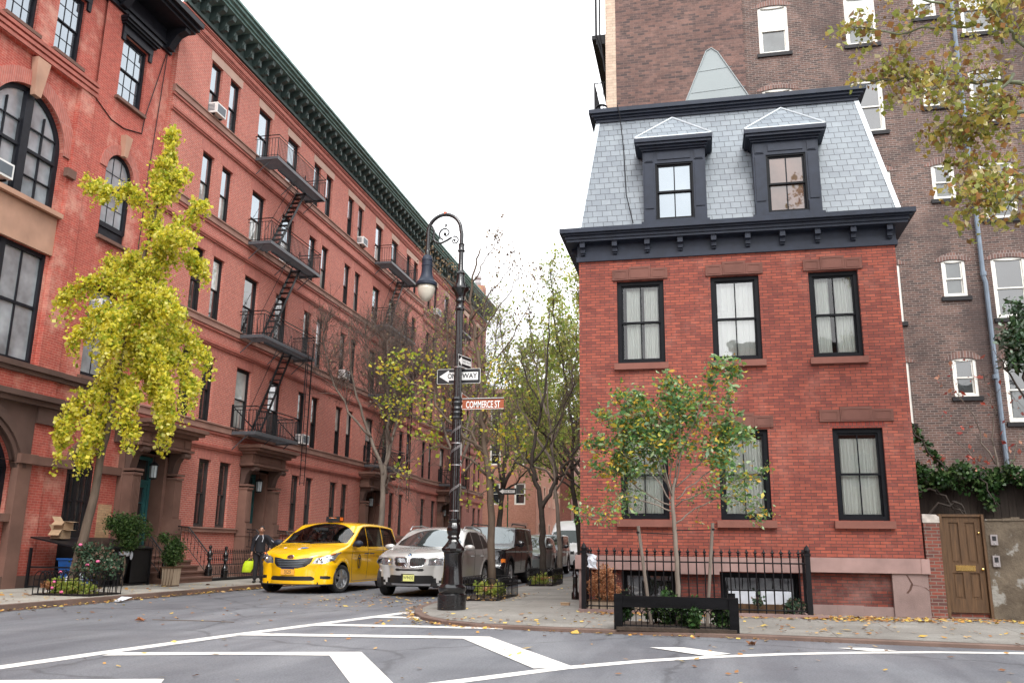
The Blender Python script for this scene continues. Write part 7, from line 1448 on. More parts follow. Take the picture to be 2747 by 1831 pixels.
for z, s, lab, k in ((1.39, .0, 'lower open cardboard box lying on the black bin lid', 0), (1.62, .05, 'upper open cardboard box tipped on top of the other box', 1)):
    t = thing('cardboard_box', lab, 'box', (-16.62, 20.0, z), 'cardboard boxes on the bin store'); mb = MB(); x, y = -16.55+s*.3, 20.3+s; w, d, h = .16, .17, (.20 if k == 0 else .18)
    for (p, q, r_, u) in ((x-w, x+w, y-d, y-d+.01), (x-w, x+w, y+d-.01, y+d), (x-w, x-w+.01, y-d+.01, y+d-.01), (x+w-.01, x+w, y-d+.01, y+d-.01)): mb.box(p, q, r_, u, z-.03, z+h)
    mb.box(x-w, x+w, y-d, y+d, z-.04, z-.031); mb.build('box', 'cardboard', t); mb = MB(); mb.add([(x-w, y-d, z+h), (x+w, y-d, z+h), (x+w+.04, y-d-.16, z+h-.10 if k else z+h-.15), (x-w+.04, y-d-.16, z+h-.1 if k else z+h-.15)], [(0, 1, 2, 3)]); mb.add([(x+w, y-d, z+h), (x+w, y+d, z+h), (x+w+.17, y+d, z+h-.02), (x+w+.17, y-d, z+h-.02)], [(0, 1, 2, 3)]); mb.add([(x-w, y-d, z+h), (x-w, y+d, z+h), (x-w-.1, y+d, z+h+.13), (x-w-.1, y-d, z+h+.13)], [(0, 1, 2, 3)]); mb.build('flap', 'cardboard', t)
t = thing('planter', 'striped square wooden planter beside the brownstone steps', 'planter', (-14.42, 22.2, .12)); mb = MB(); x, y = -14.42, 22.2
mb.add([(x-.16, y-.16, .13), (x+.16, y-.16, .13), (x+.16, y+.16, .13), (x-.16, y+.16, .13), (x-.18, y-.18, .60), (x+.18, y-.18, .60), (x+.18, y+.18, .60), (x-.18, y+.18, .60)], [(3, 2, 1, 0), (0, 1, 5, 4), (1, 2, 6, 5), (2, 3, 7, 6), (3, 0, 4, 7), (4, 5, 6, 7)]); mb.build('box', 'planter_wood', t); mb = MB(); mb.box(x-.2, x+.2, y-.2, y+.2, .60, .65); mb.box(x-.17, x+.17, y-.17, y+.17, .118, .15); mb.build('rim', 'old_wood', t); mb = MB(); 
for k in range(5): mb.add([(x-.19+k*.085, y-.2155, .16), (x-.165+k*.085, y-.2155, .16), (x-.18+k*.098, y-.2425, .59), (x-.16+k*.098, y-.2425, .59)], [(0, 1, 2, 3)])
mb.build('slat', 'old_wood', t)
t = thing('wooden_block', 'small wooden block lying on the pavement near the iron railing', 'block', (-2.9, 18.9, .12)); mb = MB(); mb.box(-2.98, -2.80, 18.8, 18.92, .112, .15); mb.box(-2.99, -2.79, 18.79, 18.93, .151, .165); mb.build('block', 'cardboard', t)
for x, y, h, lab in ((-2.98, 21.0, .62, 'short black iron bollard beside the left corner of the brick house'), (-5.35, 37.5, .7, 'short dark bollard at the kerb by the parked cars')):
    t = thing('bollard', lab, 'bollard', (x, y, .11)); mb = MB(); mb.lathe([(.09, .1), (.09, .25), (.06, .3), (.055, .1+h*.8), (.07, .1+h*.85), (.05, .1+h*.92), (.001, .1+h)], (x, y, 0), 10); mb.build('post', 'iron_post', t, smooth=True, auto=40)
t = thing('litter', 'crumpled white paper lying in the left gutter', 'litter', (CL+.2, 17.6, .03)); mb = MB(); mb.add([(CL+.08, 17.5, .02), (CL+.3, 17.45, .03), (CL+.33, 17.8, .10), (CL+.1, 17.85, .02), (CL+.2, 17.6, .12)], [(0, 1, 4), (1, 2, 4), (2, 3, 4), (3, 0, 4)]); mb.build('paper', 'bag_white', t)
# small things in the areaway
t = thing('storage_box', 'two white storage boxes stacked behind the railing in the right basement window', 'box', (1.0, 17.95, .1)); mb = MB(); mb.box(.45, .95, 17.7, 17.93, .30, .52); mb.build('box', 'bag_white', t); mb = MB(); mb.box(1.05, 1.6, 17.7, 17.93, .30, .53); mb.build('box', 'bag_white', t); mb = MB(); mb.box(.4, 1.65, 17.65, 17.95, .1, .298); mb.build('shelf', 'old_wood', t)
t = thing('timber_planter', 'low wooden trough behind the railing under the left basement window', 'planter', (-1.5, 17.6, .1)); mb = MB(); mb.box(-2.2, -1.15, 17.3, 17.6, .12, .30); mb.build('box', 'planter_wood', t); mb = MB(); mb.box(-2.22, -1.13, 17.28, 17.62, .302, .32); mb.build('rim', 'old_wood', t)
# chimneys and roof bits of the row
t = thing('chimney', 'small pale chimney pot on the roof of the farther red building', 'chimney', (-17.8, 68, 20.5)); mb = MB(); mb.box(-18.4, -17.2, 67.2, 68.2, 20.4, 22.6); mb.build('stack', 'brick_tan', t); mb = MB(); mb.lathe([(.25, 22.61), (.3, 22.9), (.22, 23.2), (.34, 23.3), (.3, 23.5)], (-17.8, 67.7, 0), 10); mb.build('pot', 'sign_back', t)
# ---------------------------------------------------------------- vehicles
def inpoly(x, z, poly):
    poly = np.array(poly, float); n = len(poly); c = np.zeros(x.shape, bool); j = n-1
    for i in range(n):
        xi, zi = poly[i]; xj, zj = poly[j]
        c ^= ((zi > z) != (zj > z)) & (x < (xj-xi)*(z-zi)/((zj-zi) if zj != zi else 1e-9)+xi); j = i
    return c
def rs(P, n):
    P = np.array(P, float); d = np.r_[0, np.cumsum(np.linalg.norm(np.diff(P, axis=0), axis=1))]; s = np.linspace(0, d[-1], n)
    return np.stack([np.interp(s, d, P[:, k]) for k in range(P.shape[1])], 1), s/d[-1]
def car(spec, name, label, loc, rotz, scale, paint, res=1.0, group=None):
    """body as one curved shell over the car's own side outline; windows, lamps and grilles are cut out of it as parts"""
    S = spec; root = thing(name, label, S.get('cat', 'car'), (0, 0, 0), group)
    # outline: list of (x, z, bow, R, Ry) from front bottom over the roof to rear bottom
    ctl = np.array(S['outline'], float); sm = np.array(smooth([c[:5] for c in ctl], 8)); C, _ = rs(sm, int(420*res))
    # weights: parameters follow along
    n = len(C); zb = S['zb']; Wd = S['W']
    def halfw(x, z):
        L0, L1 = S['xr'], S['xf']; fx = np.clip((x-L0)/(L1-L0), 0, 1)
        plan = 1-.05*np.abs(2*fx-1)**3; t = np.clip((z-S['zbelt'])/(S['zroof']-S['zbelt']), 0, 1); low = np.clip((S['zbelt']-z)/(S['zbelt']-zb), 0, 1)
        w = Wd*plan*(1-S['tumble']*t**1.15)*(1-.045*low**2.2); w = w+.012*np.exp(-((z-S['zbelt']+.09)/.05)**2)*(t < .01)
        for xw in S['wheels']:
            r = np.sqrt((x-xw)**2+(z-S['wr'])**2); w = w+S.get('flare', .018)*np.exp(-((r-S['ar']-.03)/.05)**2)*(z < S['zbelt'])
        return w
    dC = np.gradient(C[:, :2], axis=0); nx = -dC[:, 1]; nz_ = dC[:, 0]; L = np.hypot(nx, nz_)+1e-9; nx, nz_ = nx/L, nz_/L
    nx, nz_ = (nx, nz_) if (nx[n//2]*0+nz_[n//2]) < 0 else (-nx, -nz_)
    we = np.clip((C[:, 1]-(zb+.02))/.30, 0, 1); nz_ = nz_*we*np.clip(1-(C[:, 2]+C[:, 3]-.17)/.22, .06, 1); L = np.hypot(nx, nz_)+1e-9; nx, nz_ = nx/L, nz_/L
    k1, k2 = int(26*res)+2, 9; rows = []
    for j in range(k1+k2):
        if j < k1: t = j/(k1-1)*1.0; d = C[:, 2]*t**2; frac = ('f', t)
        else: ph = (j-k1+1)/k2*pi/2; d = C[:, 2]+C[:, 3]*(1-cos(ph)); frac = ('c', ph)
        X = C[:, 0]+nx*d; Z = C[:, 1]+nz_*d; de = C[:, 2]+C[:, 3]; Xe = C[:, 0]+nx*de; Ze = C[:, 1]+nz_*de; We = halfw(Xe, Ze)
        Y = (We-C[:, 4])*frac[1] if frac[0] == 'f' else We-C[:, 4]+C[:, 4]*sin(frac[1]); rows.append(np.stack([X, Y, Z], 1))
    E_ = rows[-1]; E2 = E_[:, [0, 2]]
    bot = np.stack([np.linspace(E2[-1, 0], E2[0, 0], int(90*res))[1:-1], np.full(int(90*res)-2, zb)], 1)
    loop = np.concatenate([E2, bot]); m = len(loop); sp = S['spine']; sx = np.clip(loop[:, 0], sp[0], sp[1]); spn = np.stack([sx, np.full(m, sp[2])], 1)
    kf = int(26*res)+2; fan = []
    for j in range(1, kf+1):
        t = j/kf; Q = loop*(1-t)+spn*t; fan.append(np.stack([Q[:, 0], halfw(Q[:, 0], Q[:, 1]), Q[:, 1]], 1))
    V = []; F = []; U = []
    for r in rows: V.append(r)
    base = len(rows)*n
    edge = np.concatenate([rows[-1], np.stack([bot[:, 0], halfw(bot[:, 0], bot[:, 1]), bot[:, 1]], 1)]); V.append(edge); 
    for r in fan: V.append(r)
    V = np.concatenate(V)
    F1 = []
    for j in range(len(rows)-1):
        i = np.arange(n-1); F1.append(np.stack([j*n+i, j*n+i+1, (j+1)*n+i+1, (j+1)*n+i], 1))
    Fr = np.concatenate(F1); F2 = []
    for j in range(kf):
        i = np.arange(m); i2 = (i+1) % m; F2.append(np.stack([base+j*m+i, base+j*m+i2, base+(j+1)*m+i2, base+(j+1)*m+i], 1))
    Ff = np.concatenate(F2); F = np.concatenate([Fr, Ff]); kind = np.r_[np.zeros(len(Fr), int), np.ones(len(Ff), int)]
    # weld ribbon edge and fan edge by pointing at the same vertices
    mp = np.arange(len(V)); mp[base:base+n] = (len(rows)-1)*n+np.arange(n); F = mp[F]
    a_, b_, c_ = V[F[:, 0]], V[F[:, 1]], V[F[:, 2]]; nn_ = np.cross(b_-a_, c_-a_); 
    if (nn_*(V[F].mean(1)-np.array([0, -.3, .8]))).sum(1).mean() < 0: F = F[:, ::-1]
    Cn = V[F].mean(1); u = np.r_[np.tile(np.arange(n-1)/(n-1), len(rows)-1), np.full(len(Ff), -1.)]; jr = np.r_[np.repeat(np.arange(len(rows)-1), n-1), np.full(len(Ff), 99)]
    x, y, z = Cn.T; out = np.zeros(len(F), bool); lab = np.array(['body']*len(F), dtype=object)
    side = (kind == 1) | (jr >= k1+2)
    for xw in S['wheels']: out |= ((x-xw)**2+(z-S['wr'])**2 < S['ar']**2) & (y > Wd*.62)
    for nm, poly in S['side']: lab[side & inpoly(x, z, poly)] = nm
    uf = (jr < 99)
    for nm, (x0, x1), poly, fr_ in S['front']:
        lab[uf & (x > x0) & (x < x1) & inpoly(y, z, poly) & ((kind == 0) if fr_ else True)] = nm
    a = S['wind']; lab[(kind == 0) & (jr < k1+1) & inpoly(x, z, a) & (y < Wd*.86)] = 'windshield'
    if 'rearw' in S: lab[(kind == 0) & (jr < k1+1) & inpoly(x, z, S['rearw'])] = 'rear_window'
    for nm in sorted(set(lab)):
        sel = (lab == nm) & ~out
        if not sel.any(): continue
        Fs = F[sel]; allF = [Fs]; Vm = V*np.array([1, -1, 1]); split = nm in ('headlight', 'tail_light', 'fog_light', 'side_window', 'indicator')
        def emit(Vv, Ff_, nm_):
            used, inv = np.unique(Ff_, return_inverse=True); VV = Vv[used].copy(); inv = inv.reshape(Ff_.shape)
            push = S.get('push', {}).get(nm_, 0)
            if push:
                cc = VV; VV = VV+push*np.sign(np.array([1., 0, 0]))
            VV = VV*scale; return npmesh({'lower': 'lower_trim', 'arch': 'arch_trim'}.get(nm_, nm_), VV, inv, S['mats'].get(nm_, paint), root, smooth=True)
        if split: emit(V, Fs, nm); emit(Vm, Fs[:, ::-1], nm)
        else:
            VV = np.concatenate([V, Vm]); FF = np.concatenate([Fs, Fs[:, ::-1]+len(V)])
            # join the halves along the middle
            ym = np.abs(VV[:, 1]) < 1e-6; mp2 = np.arange(len(VV)); mp2[len(V):][ym[:len(V)]] = np.arange(len(V))[ym[:len(V)]]; emit(VV, mp2[FF], nm)
    if S.get('cabin'):
        sel = (lab == 'body') & (z > .92); VV = np.concatenate([V, V*np.array([1, -1, 1])]); VV = (VV-np.array([-.3, 0, .95]))*np.array([.982, .955, .96])+np.array([-.3, 0, .95]); FF = np.concatenate([F[sel], F[sel][:, ::-1]+len(V)])
        used, inv = np.unique(FF, return_inverse=True); npmesh('cabin_lining', VV[used]*scale, inv.reshape(FF.shape), 'cabin', root, smooth=True)
    # underside and wheel wells
    mb = MB(); X0_, X1_ = S['xr']+.25, S['xf']-.25; w = Wd*.93
    mb.box((X0_)*scale, (X1_)*scale, -w*.72*scale, w*.72*scale, (zb-.02)*scale, (zb+.05)*scale)
    for xw in S['wheels']:
        for s in (-1, 1):
            A = [(xw+S['ar']*1.0*cos(q), S['wr']+S['ar']*1.0*sin(q)) for q in np.linspace(-.35, pi+.35, 18)]
            for p, q in zip(A[:-1], A[1:]): mb.quad((p[0]*scale, s*Wd*.985*scale, p[1]*scale), (q[0]*scale, s*Wd*.985*scale, q[1]*scale), (q[0]*scale, s*Wd*.5*scale, q[1]*scale), (p[0]*scale, s*Wd*.5*scale, p[1]*scale))
            mb.add([(p[0]*scale, s*Wd*.5*scale, p[1]*scale) for p in A], [tuple(range(len(A)))])
    mb.build('wheel_well', 'car_black_trim', root)
    for xw in S['wheels']:
        for s in (-1, 1):
            r = S['wr']; yo = S.get('wy', Wd-.035)*s; wd = .215; st_ = S.get('steer', 0) if xw > 0 else 0
            wt = bpy.data.objects.new('wheel', None); COL.objects.link(wt); wt.parent = root; wt.location = (xw*scale, yo*scale, r*scale); wt.rotation_euler = (0, 0, radians(st_)); ORG[wt.name] = np.zeros(3)
            k = scale; mb = MB(); q = s
            mb.lathe([(r*.70*k, -.0*q*k), (r*.74*k, .012*q*k), (r*.86*k, .018*q*k), (r*.95*k, .006*q*k), (r*.995*k, -.02*q*k), (r*k, -.06*q*k), (r*k, -.16*q*k), (r*.98*k, -.20*q*k), (r*.7*k, -wd*q*k)], (0, 0, 0), 36, ax=1, cap=False); mb.build('tyre', 'tyre', wt, smooth=True, auto=50)
            mb = MB(); mb.lathe([(r*.72*k, -.015*q*k), (r*.70*k, .004*q*k), (r*.66*k, .0*q*k), (r*.64*k, -.02*q*k), (r*.63*k, -.07*q*k), (r*.3*k, -.075*q*k)], (0, 0, 0), 32, ax=1, cap=False)
            ns = S.get('spokes', 5)
            for a in range(ns):
                th = 2*pi*a/ns+.3; c_, s__ = cos(th), sin(th); w0, w1 = .05, .075 if ns < 7 else .04
                pts = []
                for rr, ww, dd in ((.06, w0, .0), (r*.66, w1*.9, -.012)):
                    for sg in (-1, 1): pts.append((rr*c_-sg*ww*s__*.5, dd*q, rr*s__+sg*ww*c_*.5))
                pts += [(p[0], p[1]-.03*q, p[2]) for p in pts]; mb.add([(p[0]*k, p[1]*k, p[2]*k) for p in pts], [(0, 1, 3, 2), (4, 6, 7, 5), (0, 4, 5, 1), (2, 3, 7, 6), (0, 2, 6, 4), (1, 5, 7, 3)])
            mb.lathe([(.075*k, -.02*q*k), (.07*k, .008*q*k), (.02*k, .014*q*k)], (0, 0, 0), 12, ax=1); mb.build('rim', 'alloy', wt)
            mb = MB(); mb.lathe([(r*.62*k, -.09*q*k), (r*.05*k, -.09*q*k)], (0, 0, 0), 20, ax=1); mb.build('brake_disc', 'car_black_trim', wt)
    # surface lines (panel gaps) and the rest
    def onside(P, off=.002): return [(a, halfw(np.array(a), np.array(b)).item()+off, b) for a, b in P]
    mb = MB()
    for L_ in S.get('gaps', []):
        Q = onside([tuple(p) for p in rs(L_, 24)[0]], .0015)
        for s in (-1, 1): mb.tube([(a*scale, s*b*scale, c*scale) for a, b, c in Q], .0045*scale, 4)
    if S.get('gaps'): mb.build('panel_gap', 'car_black_trim', root)
    S['halfw'] = halfw
    return root, halfw, C
def cbox(mb, k, x0, x1, y0, y1, z0, z1): mb.box(x0*k, x1*k, y0*k, y1*k, z0*k, z1*k)
def mirrors(root, k, x, y, z, mat, sz=(.10, .13, .085)):
    for s in (-1, 1):
        mb = MB(); mb.ball((x*k, s*y*k, z*k), (sz[0]*k, sz[1]*k, sz[2]*k), 14, 10); mb.add([((x-.02)*k, s*(y-.2)*k, (z-.08)*k), ((x+.06)*k, s*(y-.2)*k, (z-.08)*k), ((x+.05)*k, s*(y-.04)*k, (z-.05)*k), ((x-.02)*k, s*(y-.04)*k, (z-.05)*k), ((x-.02)*k, s*(y-.2)*k, (z-.03)*k), ((x+.06)*k, s*(y-.2)*k, (z-.03)*k), ((x+.05)*k, s*(y-.04)*k, (z-.01)*k), ((x-.02)*k, s*(y-.04)*k, (z-.01)*k)], [(3, 2, 1, 0), (4, 5, 6, 7), (0, 1, 5, 4), (1, 2, 6, 5), (2, 3, 7, 6), (3, 0, 4, 7)]); mb.build('wing_mirror', mat, root, smooth=True, auto=60)
def handles(root, k, hw, xs, z, mat):
    for x in xs:
        for s in (-1, 1):
            w = hw(np.array(x), np.array(z)).item(); mb = MB(); mb.tube([((x-.10)*k, s*(w-.0)*k, z*k), ((x-.09)*k, s*(w+.03)*k, z*k), ((x+.09)*k, s*(w+.03)*k, z*k), ((x+.10)*k, s*w*k, z*k)], .014*k, 6); mb.build('door_handle', mat, root)
def place(root, loc, rotz): root.location = loc; root.rotation_euler = (0, 0, rotz); return root
# ---- minivan taxi. x forward, origin midway between the axles
W_ = .985
vanS = dict(xf=2.45, xr=-2.62, W=W_, zb=.22, zbelt=1.08, zroof=1.74, tumble=.165, wheels=(1.53, -1.50), wr=.335, ar=.40, spine=(-1.7, 1.5, .62), steer=-16, cat='taxi', cabin=True,
  outline=[(2.42, .20, .22, .34, .34), (2.445, .26, .24, .34, .36), (2.46, .42, .27, .36, .38), (2.45, .58, .28, .36, .38), (2.43, .72, .28, .34, .36), (2.36, .84, .26, .28, .32), (2.18, .95, .16, .14, .22), (1.85, 1.06, .08, .09, .18), (1.45, 1.145, .06, .08, .16), (1.33, 1.17, .07, .05, .1), (1.1, 1.27, .10, .045, .08), (.75, 1.46, .10, .05, .10), (.38, 1.635, .08, .06, .14), (.15, 1.70, .05, .07, .16), (-.3, 1.735, .035, .08, .17), (-1.2, 1.735, .035, .08, .17), (-2.05, 1.70, .04, .09, .2), (-2.28, 1.66, .06, .1, .2), (-2.42, 1.45, .08, .14, .2), (-2.54, 1.15, .1, .18, .24), (-2.60, .85, .12, .2, .26), (-2.62, .55, .12, .2, .26), (-2.60, .22, .1, .18, .24)],
  wind=[(1.36, 1.165), (1.45, 1.30), (.28, 1.80), (.22, 1.70), (.9, 1.2)], rearw=[(-2.28, 1.60), (-2.6, 1.6), (-2.7, 1.12), (-2.4, 1.12)],
  side=[('side_window', [(1.02, 1.13), (.80, 1.24), (.30, 1.53), (.10, 1.60), (-.02, 1.615), (-.02, 1.10)]), ('side_window', [(-.06, 1.10), (-.06, 1.617), (-1.12, 1.625), (-1.12, 1.10)]), ('side_window', [(-1.17, 1.10), (-1.17, 1.62), (-2.02, 1.58), (-2.32, 1.16), (-2.26, 1.10)]), ('tail_light', [(-2.36, .9), (-2.36, 1.14), (-2.8, 1.2), (-2.8, .86)])],
  front=[('headlight', (1.6, 2.6), [(.50, .70), (.56, .82), (.80, .90), (.965, .965), (1.1, .97), (1.1, .80), (.93, .77), (.72, .69)], 0), ('grille', (1.9, 2.6), [(-.1, .58), (-.1, .79), (.10, .785), (.30, .82), (.50, .835), (.49, .76), (.46, .70), (.36, .62), (.2, .58)], 0), ('lower_grille', (1.9, 2.6), [(-.1, .31), (-.1, .405), (.50, .405), (.57, .35), (.53, .31)], 0), ('fog_light', (1.8, 2.6), [(.68, .35), (.70, .41), (.86, .42), (.90, .37), (.86, .335)], 0), ('lower', (-3, 3), [(-.2, .10), (-.2, .225), (1.2, .225), (1.2, .1)], 0)],
  mats=dict(windshield='glass_tinted', rear_window='glass_tinted', side_window='glass_tinted', headlight='headlamp', grille='car_black_trim', lower_grille='car_black_trim', fog_light='car_black_trim', tail_light='lamp_red', lower='car_black_trim'),
  gaps=[[(.98, 1.10), (.99, .8), (.93, .45), (.85, .27)], [(-.03, 1.10), (-.05, .8), (-.06, .3)], [(-1.14, 1.10), (-1.12, .8), (-1.1, .6)], [(-.04, 1.03), (-2.2, 1.0)], [(.9, .265), (-1.0, .265)]], spokes=5)
KT = 1.10; KX = 1.13
tx, hw, C = car(vanS, 'yellow_taxi', 'yellow minivan taxi with roof light driving towards the camera', 0, 0, KX, 'taxi_yellow', 2.0)
def fx_at(y, z, C=C, S=vanS):
    """x of the nose surface at a sideways position"""
    i = np.argmin(np.abs(C[:len(C)//4, 1]-z)); We = W_*.93; Ry = C[i, 4]; t = min(1, y/(We-Ry)); d = C[i, 2]*t**2
    if y > We-Ry: d += C[i, 3]*(1-sqrt(max(0, 1-((y-We+Ry)/Ry)**2)))
    return C[i, 0]-d
mb = MB(); k = KX
for z in (.615, .655, .695, .735, .775):
    yy_ = .34+(z-.6)*.75; yy_ = min(yy_, .47); P = [(fx_at(abs(y), z)+.006, y, z-.0+.01*cos(y*3)) for y in np.linspace(-yy_, yy_, 21)]; mb.tube([(a*k, b*k, c*k) for a, b, c in P], .011*k, 5)
mb.build('grille_bar', 'grille_grey', tx)
mb = MB(); c0 = fx_at(0, .83); mb.add([((c0+.0-.02)*k, .085*cos(q)*k, (.845+.055*sin(q))*k) for q in np.linspace(0, 2*pi, 20, endpoint=False)]+[((c0+.018)*k, .085*cos(q)*k, (.84+.055*sin(q))*k) for q in np.linspace(0, 2*pi, 20, endpoint=False)], [tuple(range(20, 40))]+[(i, (i+1) % 20, (i+1) % 20+20, i+20) for i in range(20)]); mb.build('badge', 'chrome', tx)
mb = MB(); 
for ry, rz, sy in ((.06, .035, 1), (.022, .035, 1)): mb.tube([((c0+.022)*k, ry*cos(q)*k, (.84+rz*sin(q))*k) for q in np.linspace(0, 2*pi, 16)], .004*k, 4)
mb.build('badge_mark', 'ink', tx)
mb = MB(); xp = fx_at(0, .52)+.02; cbox(mb, k, xp, xp+.012, -.17, .17, .44, .60); pl_ = mb.build('number_plate', 'plate_orange', tx); mb = MB(); cbox(mb, k, xp+.0125, xp+.015, -.17, .17, .57, .60); mb.build('plate_band', 'navy', pl_)
text('3J25', .11*k, 'navy', pl_, lambda a, b: ((xp+.017)*k, -a, .505*k+b) if False else ((xp+.017)*k, a, .505*k+b), sx=1.0)
for s in (-1, 1):
    mb = MB(); mb.ball((2.22*k, s*.70*k, .80*k), (.05*k, .045*k, .04*k), 10, 7); mb.build('headlamp_bulb', 'chrome', tx, smooth=True)
    mb = MB(); P = [(fx_at(yy__, zz_)+.004, s*yy__, zz_) for yy__, zz_ in ((.86, .90), (.90, .925), (.93, .93))]; mb.tube([(a*k, b*k, c*k) for a, b, c in P], .022*k, 6); mb.build('indicator', 'lamp_amber', tx, smooth=True)
mb = MB(); mb.prism([(-.0, 1.74), (.26, 1.735), (.22, 1.87), (.05, 1.87)], -.19, .19, 1); mb.V = [(a*k-.15, b*k, c*k) for a, b, c in mb.V]; rl = mb.build('roof_light', 'bin_black', tx)
mb = MB(); cbox(mb, k, .085, .10, -.10, .10, 1.785, 1.84); mb.build('lit_number', 'lamp_amber', rl); mb = MB(); cbox(mb, k, -.12, .06, .192, .20, 1.76, 1.85); cbox(mb, k, -.12, .06, -.2, -.192, 1.76, 1.85); mb.build('side_lamp', 'lamp_amber', rl)
text('3J25', .055*k, 'decal_white', rl, lambda a, b: (.102*k, a, 1.812*k+b))
mirrors(tx, k, .92, 1.10, 1.17, 'slate_trim'); handles(tx, k, hw, (.08, -.30), .93, 'bin_black')
# T badge and lettering on the side
for s in (-1, 1):
    w = hw(np.array(.55), np.array(.75)).item()+.008; mb = MB(); mb.add([((.52+.115*cos(q)*r)*k, s*w*k, (.74+.175*sin(q)*r)*k) for r in (1, .78) for q in np.linspace(0, 2*pi, 24, endpoint=False)], [(i, (i+1) % 24, (i+1) % 24+24, i+24) for i in range(24)]); w -= .0
    mb.box(.44*k, .60*k, min(s*w*k, s*(w+.002)*k), max(s*w*k, s*(w+.002)*k), .80*k, .835*k); mb.box(.497*k, .543*k, min(s*w*k, s*(w+.002)*k), max(s*w*k, s*(w+.002)*k), .635*k, .80*k); mb.build('taxi_emblem', 'ink', tx)
    text('NYC', .06*k, 'ink', tx, lambda a, b, s=s, w=w: ((.74-s*a*1.0)*k if False else .74*k+(-s)*a, s*(w+.004)*k, .765*k+b), sx=.9)
    w2_ = hw(np.array(-.6), np.array(.87)).item()+.006; text('NYC TAXI', .085*k, 'ink', tx, lambda a, b, s=s, w2_=w2_: (-.62*k+(-s)*a, s*w2_*k, .86*k+b))
    w3_ = hw(np.array(-1.9), np.array(1.03)).item()+.006; text('3J25', .07*k, 'ink', tx, lambda a, b, s=s, w3_=w3_: (-1.85*k+(-s)*a, s*w3_*k, 1.045*k+b))
def hood_z(x): i = np.argmin(np.abs(C[:len(C)//2, 0]-x)+(C[:len(C)//2, 1] < .9)*9); return C[i, 1]
mb = MB()
for (x, y, r) in ((1.85, -.42, .032), (1.98, .02, .035)): z = hood_z(x)+.004-.07*(y/.9)**2; mb.add([((x+r*cos(q)*1.3)*k, (y+r*sin(q)*1.2)*k, (z+.004-.28*(r*cos(q)*1.3))*k) for q in np.linspace(0, 2*pi, 12, endpoint=False)], [tuple(range(12))])
mb.build('hood_sticker', 'decal_white', tx); mb = MB(); x, y = 1.9, .10; z = hood_z(x)+.012; mb.add([(x*k, (y-.10)*k, z*k), ((x+.06)*k, y*k, (z-.015)*k), ((x-.03)*k, (y+.13)*k, (z+.004)*k), ((x-.05)*k, (y-.02)*k, (z+.012)*k)], [(0, 1, 2, 3)]); mb.build('hood_sticker', 'decal_blue', tx)
mb = MB(); 
for y0, y1 in ((-.75, -.05), (.0, .72)): mb.tube([(1.40*k, y0*k, 1.165*k), (1.33*k, (y0+y1)/2*k, 1.185*k), (1.25*k, y1*k, 1.215*k)], .009*k, 4)
mb.build('wiper', 'car_black_trim', tx)
mb = MB(); cbox(mb, k, .85, 1.30, -.80, .80, .90, 1.10); cbox(mb, k, -2.3, 1.2, -.80, .80, .30, .36); mb.build('dashboard', 'cabin', tx)
def seat(x, y):
    mb = MB(); cbox(mb, k, x-.25, x+.25, y-.25, y+.25, .55, .72); mb.add([((x-.30+dx)*k, (y+dy)*k, zz*k) for zz, dx in ((.70, 0), (1.22, -.10)) for dx2 in (0, .13) for dy in (-.24, .24) for dx in (dx+dx2,)], [(0, 1, 3, 2), (4, 6, 7, 5), (0, 4, 5, 1), (2, 3, 7, 6), (0, 2, 6, 4), (1, 5, 7, 3)]); mb.ball(((x-.35)*k, y*k, 1.33*k), (.06*k, .13*k, .10*k), 10, 7); mb.build('seat', 'seat_cloth', tx)
for x, y in ((.15, .40), (.15, -.40), (-.85, .40), (-.85, -.40), (-1.75, 0)): seat(x, y)
mb = MB(); mb.tube([((.62-.06*sin(a))*k, (.40+.19*cos(a))*k, (1.05+.17*sin(a))*k) for a in np.linspace(0, 2*pi, 20)], .016*k, 6, cap=False); mb.tube([(.62*k, .4*k, 1.05*k), (.85*k, .4*k, .98*k)], .03*k, 6); mb.build('steering_wheel', 'cabin', tx)
mb = MB(); cbox(mb, k, .62, .66, -.13, .13, 1.50, 1.57); mb.build('rear_mirror', 'cabin', tx); mb = MB(); cbox(mb, k, 1.0, 1.14, -.52, -.30, 1.102, 1.13); cbox(mb, k, 1.0, 1.1, .05, .2, 1.102, 1.12); mb.build('papers', 'decal_white', tx)
dv = thing('person', 'driver in dark clothes sitting behind the wheel of the yellow taxi', 'person', (0, 0, 0)); D_ = [(.05, .4, .72), (.0, .4, .95), (-.03, .4, 1.16), (-.02, .4, 1.27), (.0, .4, 1.36), (.02, .4, 1.46), (-.02, .21, 1.14), (.16, .17, .93), (.50, .26, 1.10), (-.02, .59, 1.14), (.16, .63, .93), (.50, .54, 1.10)]
place(tx, (-10.84, 24.85, 0), radians(-90.5))

